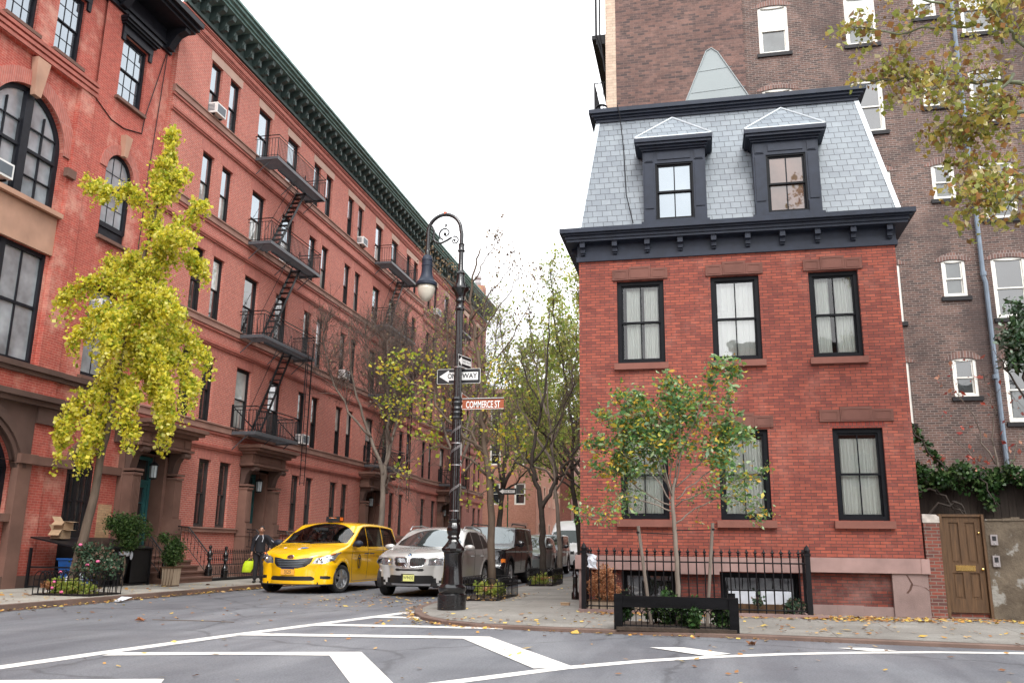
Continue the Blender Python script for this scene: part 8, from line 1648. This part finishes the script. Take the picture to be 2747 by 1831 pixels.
# ---- silver sport utility, nearest parked car
W2 = .94
suvS = dict(xf=2.28, xr=-2.32, W=W2, zb=.27, zbelt=1.06, zroof=1.66, tumble=.21, wheels=(1.42, -1.39), wr=.36, ar=.43, spine=(-1.5, 1.4, .66), flare=.03, steer=0,
  outline=[(2.20, .24, .24, .30, .32), (2.24, .32, .26, .32, .34), (2.27, .50, .27, .34, .36), (2.28, .66, .26, .34, .36), (2.26, .82, .24, .32, .34), (2.20, .93, .20, .24, .28), (2.02, 1.01, .10, .12, .2), (1.6, 1.085, .06, .08, .14), (1.2, 1.14, .05, .07, .12), (1.06, 1.155, .06, .05, .1), (.86, 1.25, .09, .045, .08), (.50, 1.43, .09, .05, .1), (.20, 1.565, .06, .06, .14), (0, 1.62, .04, .07, .18), (-.4, 1.66, .03, .08, .2), (-1.2, 1.645, .03, .08, .2), (-1.8, 1.585, .04, .09, .2), (-2.0, 1.53, .06, .1, .2), (-2.14, 1.3, .08, .14, .2), (-2.26, 1.05, .1, .18, .22), (-2.31, .8, .12, .2, .24), (-2.32, .5, .12, .2, .24), (-2.28, .28, .1, .18, .2)],
  wind=[(1.10, 1.145), (1.2, 1.28), (.3, 1.75), (.10, 1.62), (.7, 1.2)], rearw=[(-2.0, 1.49), (-2.4, 1.5), (-2.4, 1.1), (-2.1, 1.1)],
  side=[('side_window', [(.80, 1.11), (.58, 1.27), (.18, 1.46), (-.05, 1.53), (-.20, 1.535), (-.20, 1.10)]), ('side_window', [(-.25, 1.10), (-.25, 1.54), (-.98, 1.53), (-1.10, 1.46), (-1.12, 1.11)]), ('side_window', [(-1.17, 1.11), (-1.15, 1.48), (-1.45, 1.46), (-1.80, 1.24), (-1.72, 1.14)]), ('arch', [(1.42+.48*cos(q), .36+.48*sin(q)) for q in np.linspace(-.3, pi+.3, 20)]), ('arch', [(-1.39+.48*cos(q), .36+.48*sin(q)) for q in np.linspace(-.3, pi+.3, 20)]), ('lower', [(3, .2), (3, .36), (-3, .36), (-3, .2)])],
  front=[('headlight', (1.5, 2.5), [(.44, .73), (.45, .87), (.62, .89), (.93, .93), (.95, .86), (.93, .78), (.70, .72)], 0), ('grille', (1.8, 2.5), [(.045, .70), (.02, .78), (.03, .87), (.07, .90), (.33, .905), (.385, .87), (.375, .78), (.33, .71), (.10, .68)], 0), ('lower_grille', (1.7, 2.5), [(-.1, .60), (-.1, .64), (.33, .65), (.36, .62), (.32, .595)], 0), ('lower', (1.5, 2.5), [(-.1, .31), (-.1, .50), (.50, .50), (.60, .42), (.64, .31)], 0), ('lower', (1.5, 2.5), [(.68, .32), (.70, .44), (.95, .46), (.95, .32)], 0), ('lower', (-3, 3), [(-.2, .10), (-.2, .27), (1.2, .27), (1.2, .1)], 0), ('chin', (1.5, 2.5), [(-.1, .275), (-.1, .315), (.66, .315), (.7, .275)], 0)],
  mats=dict(windshield='glass_car_sky', rear_window='glass_car', side_window='glass_car', headlight='headlamp', grille='car_black_trim', lower_grille='car_black_trim', lower='car_black_trim', arch='car_black_trim', chin='alloy'),
  gaps=[[(.88, 1.08), (.93, .8), (.90, .45), (.80, .30)], [(-.22, 1.08), (-.24, .8), (-.26, .36)], [(-1.05, 1.08), (-1.1, .8), (-.95, .5)]], spokes=5)
def fxat(C, Wd, y, z):
    i = np.argmin(np.abs(C[:len(C)//4, 1]-z)); We = Wd*.93; Ry = C[i, 4]; t = min(1, y/(We-Ry)); d = C[i, 2]*t**2
    if y > We-Ry: d += C[i, 3]*(1-sqrt(max(0, 1-((y-We+Ry)/Ry)**2)))
    return C[i, 0]-d
def bm(P, C, Wd, k, off=.006, s=1): return [((fxat(C, Wd, abs(y), z)+off)*k, s*y*k, z*k) for y, z in P]
bx, hw2, C2 = car(suvS, 'parked_car', 'silver sport utility car with twin grille, first of the cars parked behind the lamp post', 0, 0, KT, 'car_silver', 1.8, 'cars parked along the right kerb'); k = KT
for s in (-1, 1):
    o = [(.045, .70), (.02, .78), (.03, .87), (.07, .90), (.33, .905), (.385, .87), (.375, .78), (.33, .71), (.10, .68), (.045, .70)]
    mb = MB(); mb.tube(bm([tuple(p) for p in rs(o, 40)[0]], C2, W2, k, .012, s), .014*k, 6); mb.build('grille_surround', 'chrome', bx, smooth=True)
    mb = MB()
    for j in range(9): y = .06+j*.037; mb.tube(bm([(y, .70), (y+.002, .79), (y+.003, .89)], C2, W2, k, .008, s), .007*k, 4)
    mb.build('grille_bar', 'chrome', bx)
    for y, z, r in ((.58, .80, .05), (.76, .83, .05)): mb = MB(); mb.ball(((fxat(C2, W2, y, z)-.01)*k, s*y*k, z*k), r*k, 12, 8); mb.build('headlamp_bulb', 'chrome', bx, smooth=True)
    mb = MB(); mb.lathe([(.06*k, 0), (.065*k, .02*k), (.05*k, .022*k), (.045*k, .012*k)], ((fxat(C2, W2, .80, .62))*k-.01, s*.80*k, .62*k), 16, ax=0) ; mb.build('fog_light', 'chrome', bx, smooth=True, auto=40)
mb = MB(); mb.lathe([(.045*k, .0), (.043*k, .012)], (0, 0, 0), 18, ax=0); mb.V = [(a+(fxat(C2, W2, 0, .95)+.005)*k, b, c_+.955*k) for a, b, c_ in mb.V]; rb_ = mb.build('badge', 'ink', bx)
mb = MB(); xq = (fxat(C2, W2, 0, .95)+.018)*k
for q0, mt in ((0, 0), (pi, 0)): mb.add([(xq, 0, .955*k)]+[(xq, .03*k*cos(q0+q), .955*k+.03*k*sin(q0+q)) for q in np.linspace(0, pi/2, 6)], [tuple(range(7))])
mb.build('badge_mark', 'decal_blue', rb_)
mb = MB(); 
for q0 in (pi/2, 3*pi/2): mb.add([(xq, 0, .955*k)]+[(xq, .03*k*cos(q0+q), .955*k+.03*k*sin(q0+q)) for q in np.linspace(0, pi/2, 6)], [tuple(range(7))])
mb.build('badge_mark', 'decal_white', rb_)
mb = MB(); xp = fxat(C2, W2, 0, .45)+.02; cbox(mb, k, xp, xp+.012, -.16, .16, .36, .53); pl_ = mb.build('number_plate', 'plate_yellow', bx); mb = MB(); cbox(mb, k, xp+.0125, xp+.014, -.16, .16, .515, .53); cbox(mb, k, xp+.0125, xp+.014, -.16, -.11, .37, .515); cbox(mb, k, xp+.0125, xp+.014, -.16, .16, .36, .368); mb.build('plate_frame', 'ink', pl_)
text('W943E', .095*k, 'ink', pl_, lambda a, b: ((xp+.015)*k, a+.02*k, .445*k+b), sx=.85)
mirrors(bx, k, .70, 1.05, 1.14, 'car_silver', (.10, .14, .075)); handles(bx, k, hw2, (.05, -.92), .93, 'alloy')
for s in (-1, 1): mb = MB(); mb.tube([(.15*k, s*.72*k, 1.56*k), (.0*k, s*.72*k, 1.655*k), (-.8*k, s*.71*k, 1.69*k), (-1.6*k, s*.70*k, 1.64*k), (-1.85*k, s*.69*k, 1.55*k)], .018*k, 6); mb.build('roof_rail', 'alloy', bx, smooth=True)
place(bx, (-7.42, 24.4, 0), radians(-90.5))
# ---- boxy black sport utility
W3 = .92
boxS = dict(xf=2.2, xr=-2.25, W=W3, zb=.36, zbelt=1.14, zroof=1.78, tumble=.10, wheels=(1.33, -1.36), wr=.37, ar=.46, spine=(-1.5, 1.35, .75), flare=.02,
  outline=[(2.14, .33, .10, .16, .2), (2.2, .42, .10, .16, .2), (2.22, .62, .10, .14, .18), (2.15, .66, .08, .12, .16), (2.10, .9, .06, .12, .2), (2.08, 1.06, .05, .10, .16), (2.0, 1.13, .04, .07, .12), (1.5, 1.17, .03, .06, .12), (.95, 1.20, .03, .05, .1), (.86, 1.22, .03, .04, .07), (.66, 1.42, .06, .035, .06), (.46, 1.63, .06, .05, .08), (.34, 1.74, .04, .05, .1), (.1, 1.78, .03, .05, .12), (-1.2, 1.79, .03, .05, .12), (-2.05, 1.77, .03, .05, .12), (-2.16, 1.70, .04, .06, .1), (-2.2, 1.2, .05, .08, .12), (-2.24, .8, .05, .08, .12), (-2.25, .4, .05, .08, .12)],
  wind=[(.88, 1.235), (.92, 1.4), (.42, 1.85), (.34, 1.72), (.6, 1.3)], rearw=[(-2.1, 1.66), (-2.4, 1.7), (-2.4, 1.2), (-2.1, 1.2)],
  side=[('side_window', [(.72, 1.19), (.58, 1.36), (.42, 1.56), (.30, 1.68), (-.10, 1.69), (-.10, 1.18)]), ('side_window', [(-.17, 1.18), (-.17, 1.69), (-1.02, 1.69), (-1.06, 1.2)]), ('side_window', [(-1.14, 1.22), (-1.12, 1.69), (-2.0, 1.68), (-2.04, 1.24)]), ('arch', [(1.33+.53*cos(q), .37+.53*sin(q)) for q in np.linspace(-.3, pi+.3, 14)]), ('arch', [(-1.36+.53*cos(q), .37+.53*sin(q)) for q in np.linspace(-.3, pi+.3, 14)])],
  front=[('headlight', (1.7, 2.5), [(.58+.13*cos(q), .90+.13*sin(q)) for q in np.linspace(0, 2*pi, 14)], 0), ('grille', (1.7, 2.5), [(-.1, .78), (-.1, 1.02), (.42, 1.02), (.42, .78)], 0), ('indicator', (1.5, 2.5), [(.76, .70), (.76, .80), (.90, .80), (.90, .70)], 0), ('lower', (-3, 3), [(-.2, .1), (-.2, .52), (1.2, .52), (1.2, .1)], 0)],
  mats=dict(windshield='glass_car_sky', rear_window='glass_car', side_window='glass_car', headlight='headlamp', grille='chrome', lower='car_black_trim', arch='car_black_trim', indicator='lamp_amber'),
  gaps=[[(.80, 1.14), (.80, .45)], [(-.13, 1.14), (-.13, .45)], [(-1.06, 1.14), (-1.0, .6)]], spokes=5)
b3, hw3, C3 = car(boxS, 'parked_car', 'black boxy sport utility car with roof rack, second parked car behind the lamp post', 0, 0, KT*1.02, 'car_black', 1.0, 'cars parked along the right kerb'); k = KT*1.02
mb = MB(); 
for j in range(7): y = -.36+j*.12; cbox(mb, k, 2.085, 2.11, y-.02, y+.02, .78, 1.02)
mb.build('grille_bar', 'car_black', b3); mirrors(b3, k, .66, 1.05, 1.24, 'car_black', (.07, .13, .10)); handles(b3, k, hw3, (.02, -.92), 1.02, 'chrome')
for s in (-1, 1): mb = MB(); mb.tube([(.2*k, s*.66*k, 1.80*k), (.1*k, s*.66*k, 1.86*k), (-1.9*k, s*.66*k, 1.86*k), (-2.0*k, s*.66*k, 1.80*k)], .02*k, 5); mb.build('roof_rail', 'car_black_trim', b3)
place(b3, (-7.4, 31.1, 0), radians(-90.5))
# ---- farther parked cars share two simpler bodies
def far_car(name, label, loc, sc, paint, spec, k2=1.0, group='cars parked along the right kerb'):
    S = dict(spec); r, h, C_ = car(S, name, label, 0, 0, sc, paint, .8, group); mirrors(r, sc, .70 if spec is suvS else .66, 1.05, 1.15 if spec is suvS else 1.24, paint, (.09, .12, .08)); mb = MB(); x = fxat(C_, spec['W'], 0, .5)+.02
    cbox(mb, sc, x, x+.012, -.16, .16, .42, .55); mb.build('number_plate', 'plate_yellow', r)
    return place(r, loc, radians(-89))
s4 = dict(suvS); s4['mats'] = dict(suvS['mats'], arch=None); s4['side'] = [q for q in suvS['side'] if q[0] not in ('arch', 'lower')]; s4['mats'] = {a: b for a, b in s4['mats'].items() if b}; s4['tumble'] = .17
s4['front'] = [('headlight', (1.5, 2.5), [(.48, .72), (.48, .86), (.9, .90), (.92, .78)], 0), ('grille', (1.7, 2.5), [(-.1, .72), (-.1, .84), (.40, .84), (.40, .74)], 0), ('lower', (1.5, 2.5), [(-.1, .34), (-.1, .50), (.6, .50), (.6, .34)], 0)]
far_car('parked_car', 'pale grey green crossover, third parked car behind the forked bare tree', (-7.5, 37.8, 0), 1.09, 'car_greygreen', s4)
s5 = dict(boxS); s5['front'] = [('headlight', (1.7, 2.5), [(.56, .84), (.56, 1.02), (.86, 1.04), (.88, .84)], 0), ('grille', (1.7, 2.5), [(-.1, .74), (-.1, 1.0), (.46, 1.0), (.46, .74)], 0), ('lower', (-3, 3), [(-.2, .1), (-.2, .42), (1.2, .42), (1.2, .1)], 0)]
far_car('parked_car', 'dark charcoal sport utility car with bright headlamps, fourth parked car', (-7.7, 43.8, 0), 1.08, 'car_charcoal', s5)
# ---- white van
vanW = dict(xf=2.9, xr=-3.0, W=.98, zb=.35, zbelt=1.35, zroof=2.6, tumble=.10, wheels=(1.9, -1.9), wr=.36, ar=.45, spine=(-2.2, 1.6, .9), cat='van',
  outline=[(2.84, .32, .12, .2, .25), (2.9, .45, .12, .2, .25), (2.92, .8, .12, .2, .25), (2.85, 1.0, .12, .18, .24), (2.5, 1.18, .08, .1, .2), (2.15, 1.32, .07, .06, .12), (2.0, 1.42, .08, .05, .08), (1.7, 1.75, .08, .05, .1), (1.4, 2.05, .07, .07, .14), (1.1, 2.30, .10, .12, .22), (.6, 2.52, .06, .12, .26), (0, 2.6, .04, .12, .26), (-2.5, 2.6, .04, .12, .26), (-2.92, 2.5, .04, .1, .2), (-2.98, 1.5, .04, .08, .12), (-3, .4, .04, .08, .12)],
  wind=[(2.04, 1.40), (2.2, 1.6), (1.6, 2.2), (1.36, 2.05), (1.6, 1.5)], rearw=[(-3.1, 2.1), (-3.1, 1.5), (-2.8, 1.5), (-2.8, 2.1)],
  side=[('side_window', [(1.75, 1.4), (1.4, 1.9), (.7, 1.95), (.6, 1.4)])], front=[('headlight', (1.7, 3), [(.55, .88), (.6, 1.08), (.85, 1.15), (.9, .9)], 0), ('grille', (1.7, 3), [(-.1, .85), (-.1, 1.0), (.45, 1.0), (.45, .85)], 0)],
  mats=dict(windshield='glass_car', rear_window='glass_car', side_window='glass_car', headlight='headlamp', grille='car_black_trim'), gaps=[], spokes=5)
vn, hv, Cv = car(vanW, 'white_van', 'white high roofed van parked at the end of the row of cars', 0, 0, 1.1, 'van_white', .7); mirrors(vn, 1.1, 1.75, 1.15, 1.5, 'car_black_trim', (.08, .12, .16)); place(vn, (-7.6, 52.5, 0), radians(-89))
for y, lab in ((58.5, 'grey car parked beyond the white van'), (64, 'dark car far beyond the white van')): far_car('parked_car', lab, (-7.4, y, 0), 1.08, 'car_greygreen' if y < 60 else 'car_charcoal', s4)

# ---------------------------------------------------------------- the person on the left pavement
def skinned(name, V, E_, R_, mat, parent, sub=2):
    me = bpy.data.meshes.new(name); me.from_pydata(V, E_, []); o = bpy.data.objects.new(name, me); COL.objects.link(o)
    m = o.modifiers.new('skin', 'SKIN'); m.use_smooth_shade = True; 
    for i, r in enumerate(R_): me.skin_vertices[0].data[i].radius = r if hasattr(r, '__len__') else (r, r)
    me.skin_vertices[0].data[0].use_root = True
    s = o.modifiers.new('sub', 'SUBSURF'); s.levels = s.render_levels = sub
    dg = bpy.context.evaluated_depsgraph_get(); m2 = bpy.data.meshes.new_from_object(o.evaluated_get(dg)); bpy.data.objects.remove(o)
    m2.materials.clear(); m2.materials.append(M[mat]); m2.name = name; m2.polygons.foreach_set('use_smooth', [True]*len(m2.polygons))
    q = bpy.data.objects.new(name, m2); link(q, parent); ORG[q.name] = np.zeros(3); return q
pr = thing('person', 'person in dark jacket and trousers carrying a yellow bag beside the taxi', 'person', (0, 0, 0))
# local frame: x to the picture's right, -y towards the camera
J = dict(pel=(0, 0, .88), sp=(0, 0, 1.04), ch=(0, .01, 1.22), nb=(0, .01, 1.37), nk=(0, 0, 1.43), hb=(.005, -.02, 1.49), hm=(.008, -.02, 1.56), ht=(.008, -.01, 1.64),
  rs=(-.17, .01, 1.33), re=(-.225, .03, 1.08), rw=(-.235, -.03, .86), rh=(-.235, -.045, .79), ls=(.17, .01, 1.33), le=(.27, .04, 1.10), lw=(.30, -.12, .98), lh=(.30, -.18, .97),
  rhip=(-.09, 0, .84), rk=(-.10, -.01, .48), ra=(-.10, .03, .09), lhip=(.09, 0, .84), lk=(.095, -.03, .48), la=(.10, .0, .09))
N = list(J); Ed = [('pel', 'sp'), ('sp', 'ch'), ('ch', 'nb'), ('nb', 'nk'), ('nk', 'hb'), ('hb', 'hm'), ('hm', 'ht'), ('nb', 'rs'), ('rs', 're'), ('re', 'rw'), ('rw', 'rh'), ('nb', 'ls'), ('ls', 'le'), ('le', 'lw'), ('lw', 'lh'), ('pel', 'rhip'), ('rhip', 'rk'), ('rk', 'ra'), ('pel', 'lhip'), ('lhip', 'lk'), ('lk', 'la')]
rad = dict(pel=(.14, .10), sp=(.12, .09), ch=(.15, .10), nb=(.08, .07), nk=.05, hb=(.058, .065), hm=(.078, .092), ht=(.055, .065), rs=.055, re=.04, rw=.026, rh=.03, ls=.055, le=.04, lw=.026, lh=.03, rhip=.085, rk=.055, ra=.038, lhip=.085, lk=.055, la=.038)
skinned('body', [J[n] for n in N], [(N.index(a), N.index(b)) for a, b in Ed], [rad[n] for n in N], 'skin', pr)
def hand(w, d, side, curl):
    """palm and five fingers closing on what is held"""
    w = np.array(w); d = nrm(d); out = nrm(np.cross(d, (0, 1, .01)))*side; nf = nrm(np.cross(d, out))
    V = [tuple(w), tuple(w+d*.05)]; E2 = [(0, 1)]; R2 = [(.018, .026), (.014, .034)]
    for i in range(4):
        b = w+d*.055+out*(.026-.018*i); L = (.028, .031, .029, .023)[i]; c = len(V); V += [tuple(b), tuple(b+d*L*.7+nf*curl*.012), tuple(b+d*L*.8+nf*curl*.034), tuple(b+d*L*.3+nf*curl*.048)]; E2 += [(1, c), (c, c+1), (c+1, c+2), (c+2, c+3)]; R2 += [.0085, .008, .0075, .0065]
    c = len(V); V += [tuple(w+d*.02+out*.03), tuple(w+d*.045+out*.045+nf*curl*.014), tuple(w+d*.06+out*.036+nf*curl*.034)]; E2 += [(0, c), (c, c+1), (c+1, c+2)]; R2 += [.011, .010, .008]
    skinned('hand', V, E2, R2, 'skin', pr, 1)
hand(J['rh'], (0, -.1, -1), 1, 1); hand(J['lh'], (.1, -.8, -.3), -1, 1)
jk = ['sp', 'ch', 'nb', 'rs', 're', 'rw', 'ls', 'le', 'lw']; JJ = dict(J); JJ['rw'] = (-.235, -.02, .89); JJ['lw'] = (.30, -.09, 1.0)
Vj = [JJ[n] for n in jk]+[(0, 0, .86)]; Ej = [(0, 1), (1, 2), (2, 3), (3, 4), (4, 5), (2, 6), (6, 7), (7, 8), (0, 9)]
skinned('jacket', Vj, Ej, [(.155, .12), (.18, .125), (.10, .085), .078, .062, .047, .082, .066, .05, (.172, .135)], 'cloth_black', pr)
skinned('draped_jacket', [(.10, -.02, 1.38), (.20, -.02, 1.36), (.30, .0, 1.24), (.34, .02, 1.06), (.33, .0, .92), (.42, .0, 1.16), (.50, -.02, 1.08)], [(0, 1), (1, 2), (2, 3), (3, 4), (2, 5), (5, 6)], [.05, .075, .09, .085, .06, .06, .04], 'cloth_black', pr)
mb = MB(); mb.tube([(.06, -.115, 1.40), (.085, -.15, 1.30), (.06, -.155, 1.20)], .012, 5); mb.tube([(-.05, -.115, 1.40), (-.10, -.14, 1.31), (-.13, -.14, 1.25)], .010, 5); mb.tube([(.32, -.085, 1.25), (.43, -.07, 1.17), (.52, -.06, 1.07)], .011, 5); mb.build('piping', 'cloth_lining', pr)
skinned('trousers', [(0, 0, .98), (-.09, 0, .84), (-.10, -.01, .48), (-.10, .03, .07), (.09, 0, .84), (.095, -.03, .48), (.10, .0, .07)], [(0, 1), (1, 2), (2, 3), (0, 4), (4, 5), (5, 6)], [(.155, .12), (.108, .11), .082, .07, (.108, .11), .082, .07], 'cloth_grey', pr)
for s, a in ((-1, J['ra']), (1, J['la'])): skinned('shoe', [(a[0], a[1]+.03, .05), (a[0], a[1]-.05, .045), (a[0]+s*.01, a[1]-.15, .035)], [(0, 1), (1, 2)], [(.055, .055), (.052, .05), (.05, .036)], 'car_black_trim', pr)
mb = MB(); mb.ball((.008, .012, 1.585), (.086, .098, .090), 14, 10); mb.ball((.008, .09, 1.60), (.045, .045, .045), 8, 6); mb.V = [v for v in mb.V]; hr = mb.build('hair', 'hair', pr, smooth=True)
mb = MB(); mb.ball((.008, -.052, 1.545), (.066, .070, .088), 14, 10); mb.ball((.008, -.126, 1.54), (.012, .016, .018), 8, 6); mb.ball((-.076, -.01, 1.545), (.012, .02, .028), 6, 5); mb.ball((.092, -.01, 1.545), (.012, .02, .028), 6, 5); mb.build('face', 'skin', pr, smooth=True)
for s in (-1, 1): mb = MB(); mb.ball((.008+s*.028, -.110, 1.562), (.013, .010, .006), 8, 5); mb.build('eye', 'hair', pr); mb = MB(); mb.tube([(.008+s*.014, -.116, 1.578), (.008+s*.042, -.108, 1.580)], .0035, 4); mb.build('eyebrow', 'hair', pr)
mb = MB(); mb.ball((.008, -.115, 1.505), (.022, .008, .006), 8, 5); mb.build('mouth', 'curtain_red', pr)
pr.location = (-13.39, 25.2, .12); pr.rotation_euler = (0, 0, radians(22)); pr.scale = (1.02, 1.02, 1.02)
bg_ = thing('carrier_bag', 'bright yellow green carrier bag held in the person\'s lowered hand', 'bag', (0, 0, 0)); V = []
for z, w, d in ((.0, .13, .035), (-.10, .15, .05), (-.22, .16, .055), (-.32, .14, .04), (-.345, .12, .02)):
    for q in range(14): a = 2*pi*q/14; V.append((w*cos(a)*(1+.06*sin(3*a+z*20))-.04+z*.22, d*sin(a), z))
mb = MB(); mb.add(V, [(i*14+j, i*14+(j+1) % 14, (i+1)*14+(j+1) % 14, (i+1)*14+j) for i in range(4) for j in range(14)]+[tuple(range(56, 70))]); mb.build('bag', 'bag_yellow', bg_, smooth=True)
mb = MB(); mb.tube([(-.12, .0, -.01), (-.02, 0, .10), (.02, 0, .10), (.07, 0, -.01)], .008, 4); mb.build('handle', 'bag_yellow', bg_)
Rz = Matrix.Rotation(radians(22), 4, 'Z'); hp = Rz @ Vector((-.235*1.02, -.05*1.02, (.72)*1.02)); bg_.location = (-13.39+hp.x, 25.2+hp.y, .12+hp.z-.08); bg_.rotation_euler = (0, 0, radians(22))

k = KX; Dk = [(a*k, b*k, c_*k) for a, b, c_ in D_]
skinned('body', Dk, [(0, 1), (1, 2), (2, 3), (3, 4), (4, 5), (2, 6), (6, 7), (7, 8), (2, 9), (9, 10), (10, 11)], [(.15, .13), (.13, .14), (.12, .15), .06, (.075, .08), (.07, .075), .06, .045, .032, .06, .045, .032], 'skin', dv)
skinned('jacket', [Dk[i] for i in (0, 1, 2, 3, 6, 7, 9, 10)]+[tuple(np.array(Dk[7])*.4+np.array(Dk[8])*.6), tuple(np.array(Dk[10])*.4+np.array(Dk[11])*.6)], [(0, 1), (1, 2), (2, 3), (2, 4), (4, 5), (5, 8), (2, 6), (6, 7), (7, 9)], [(.17, .15), (.155, .16), (.14, .17), .07, .075, .058, .075, .058, .045, .045], 'cloth_black', dv)
mb = MB(); mb.ball((.0*k, .4*k, 1.46*k), (.085*k, .078*k, .085*k), 10, 8); mb.build('hair', 'hair', dv, smooth=True)
place(dv, (-10.84, 24.85, 0), radians(-90.5))
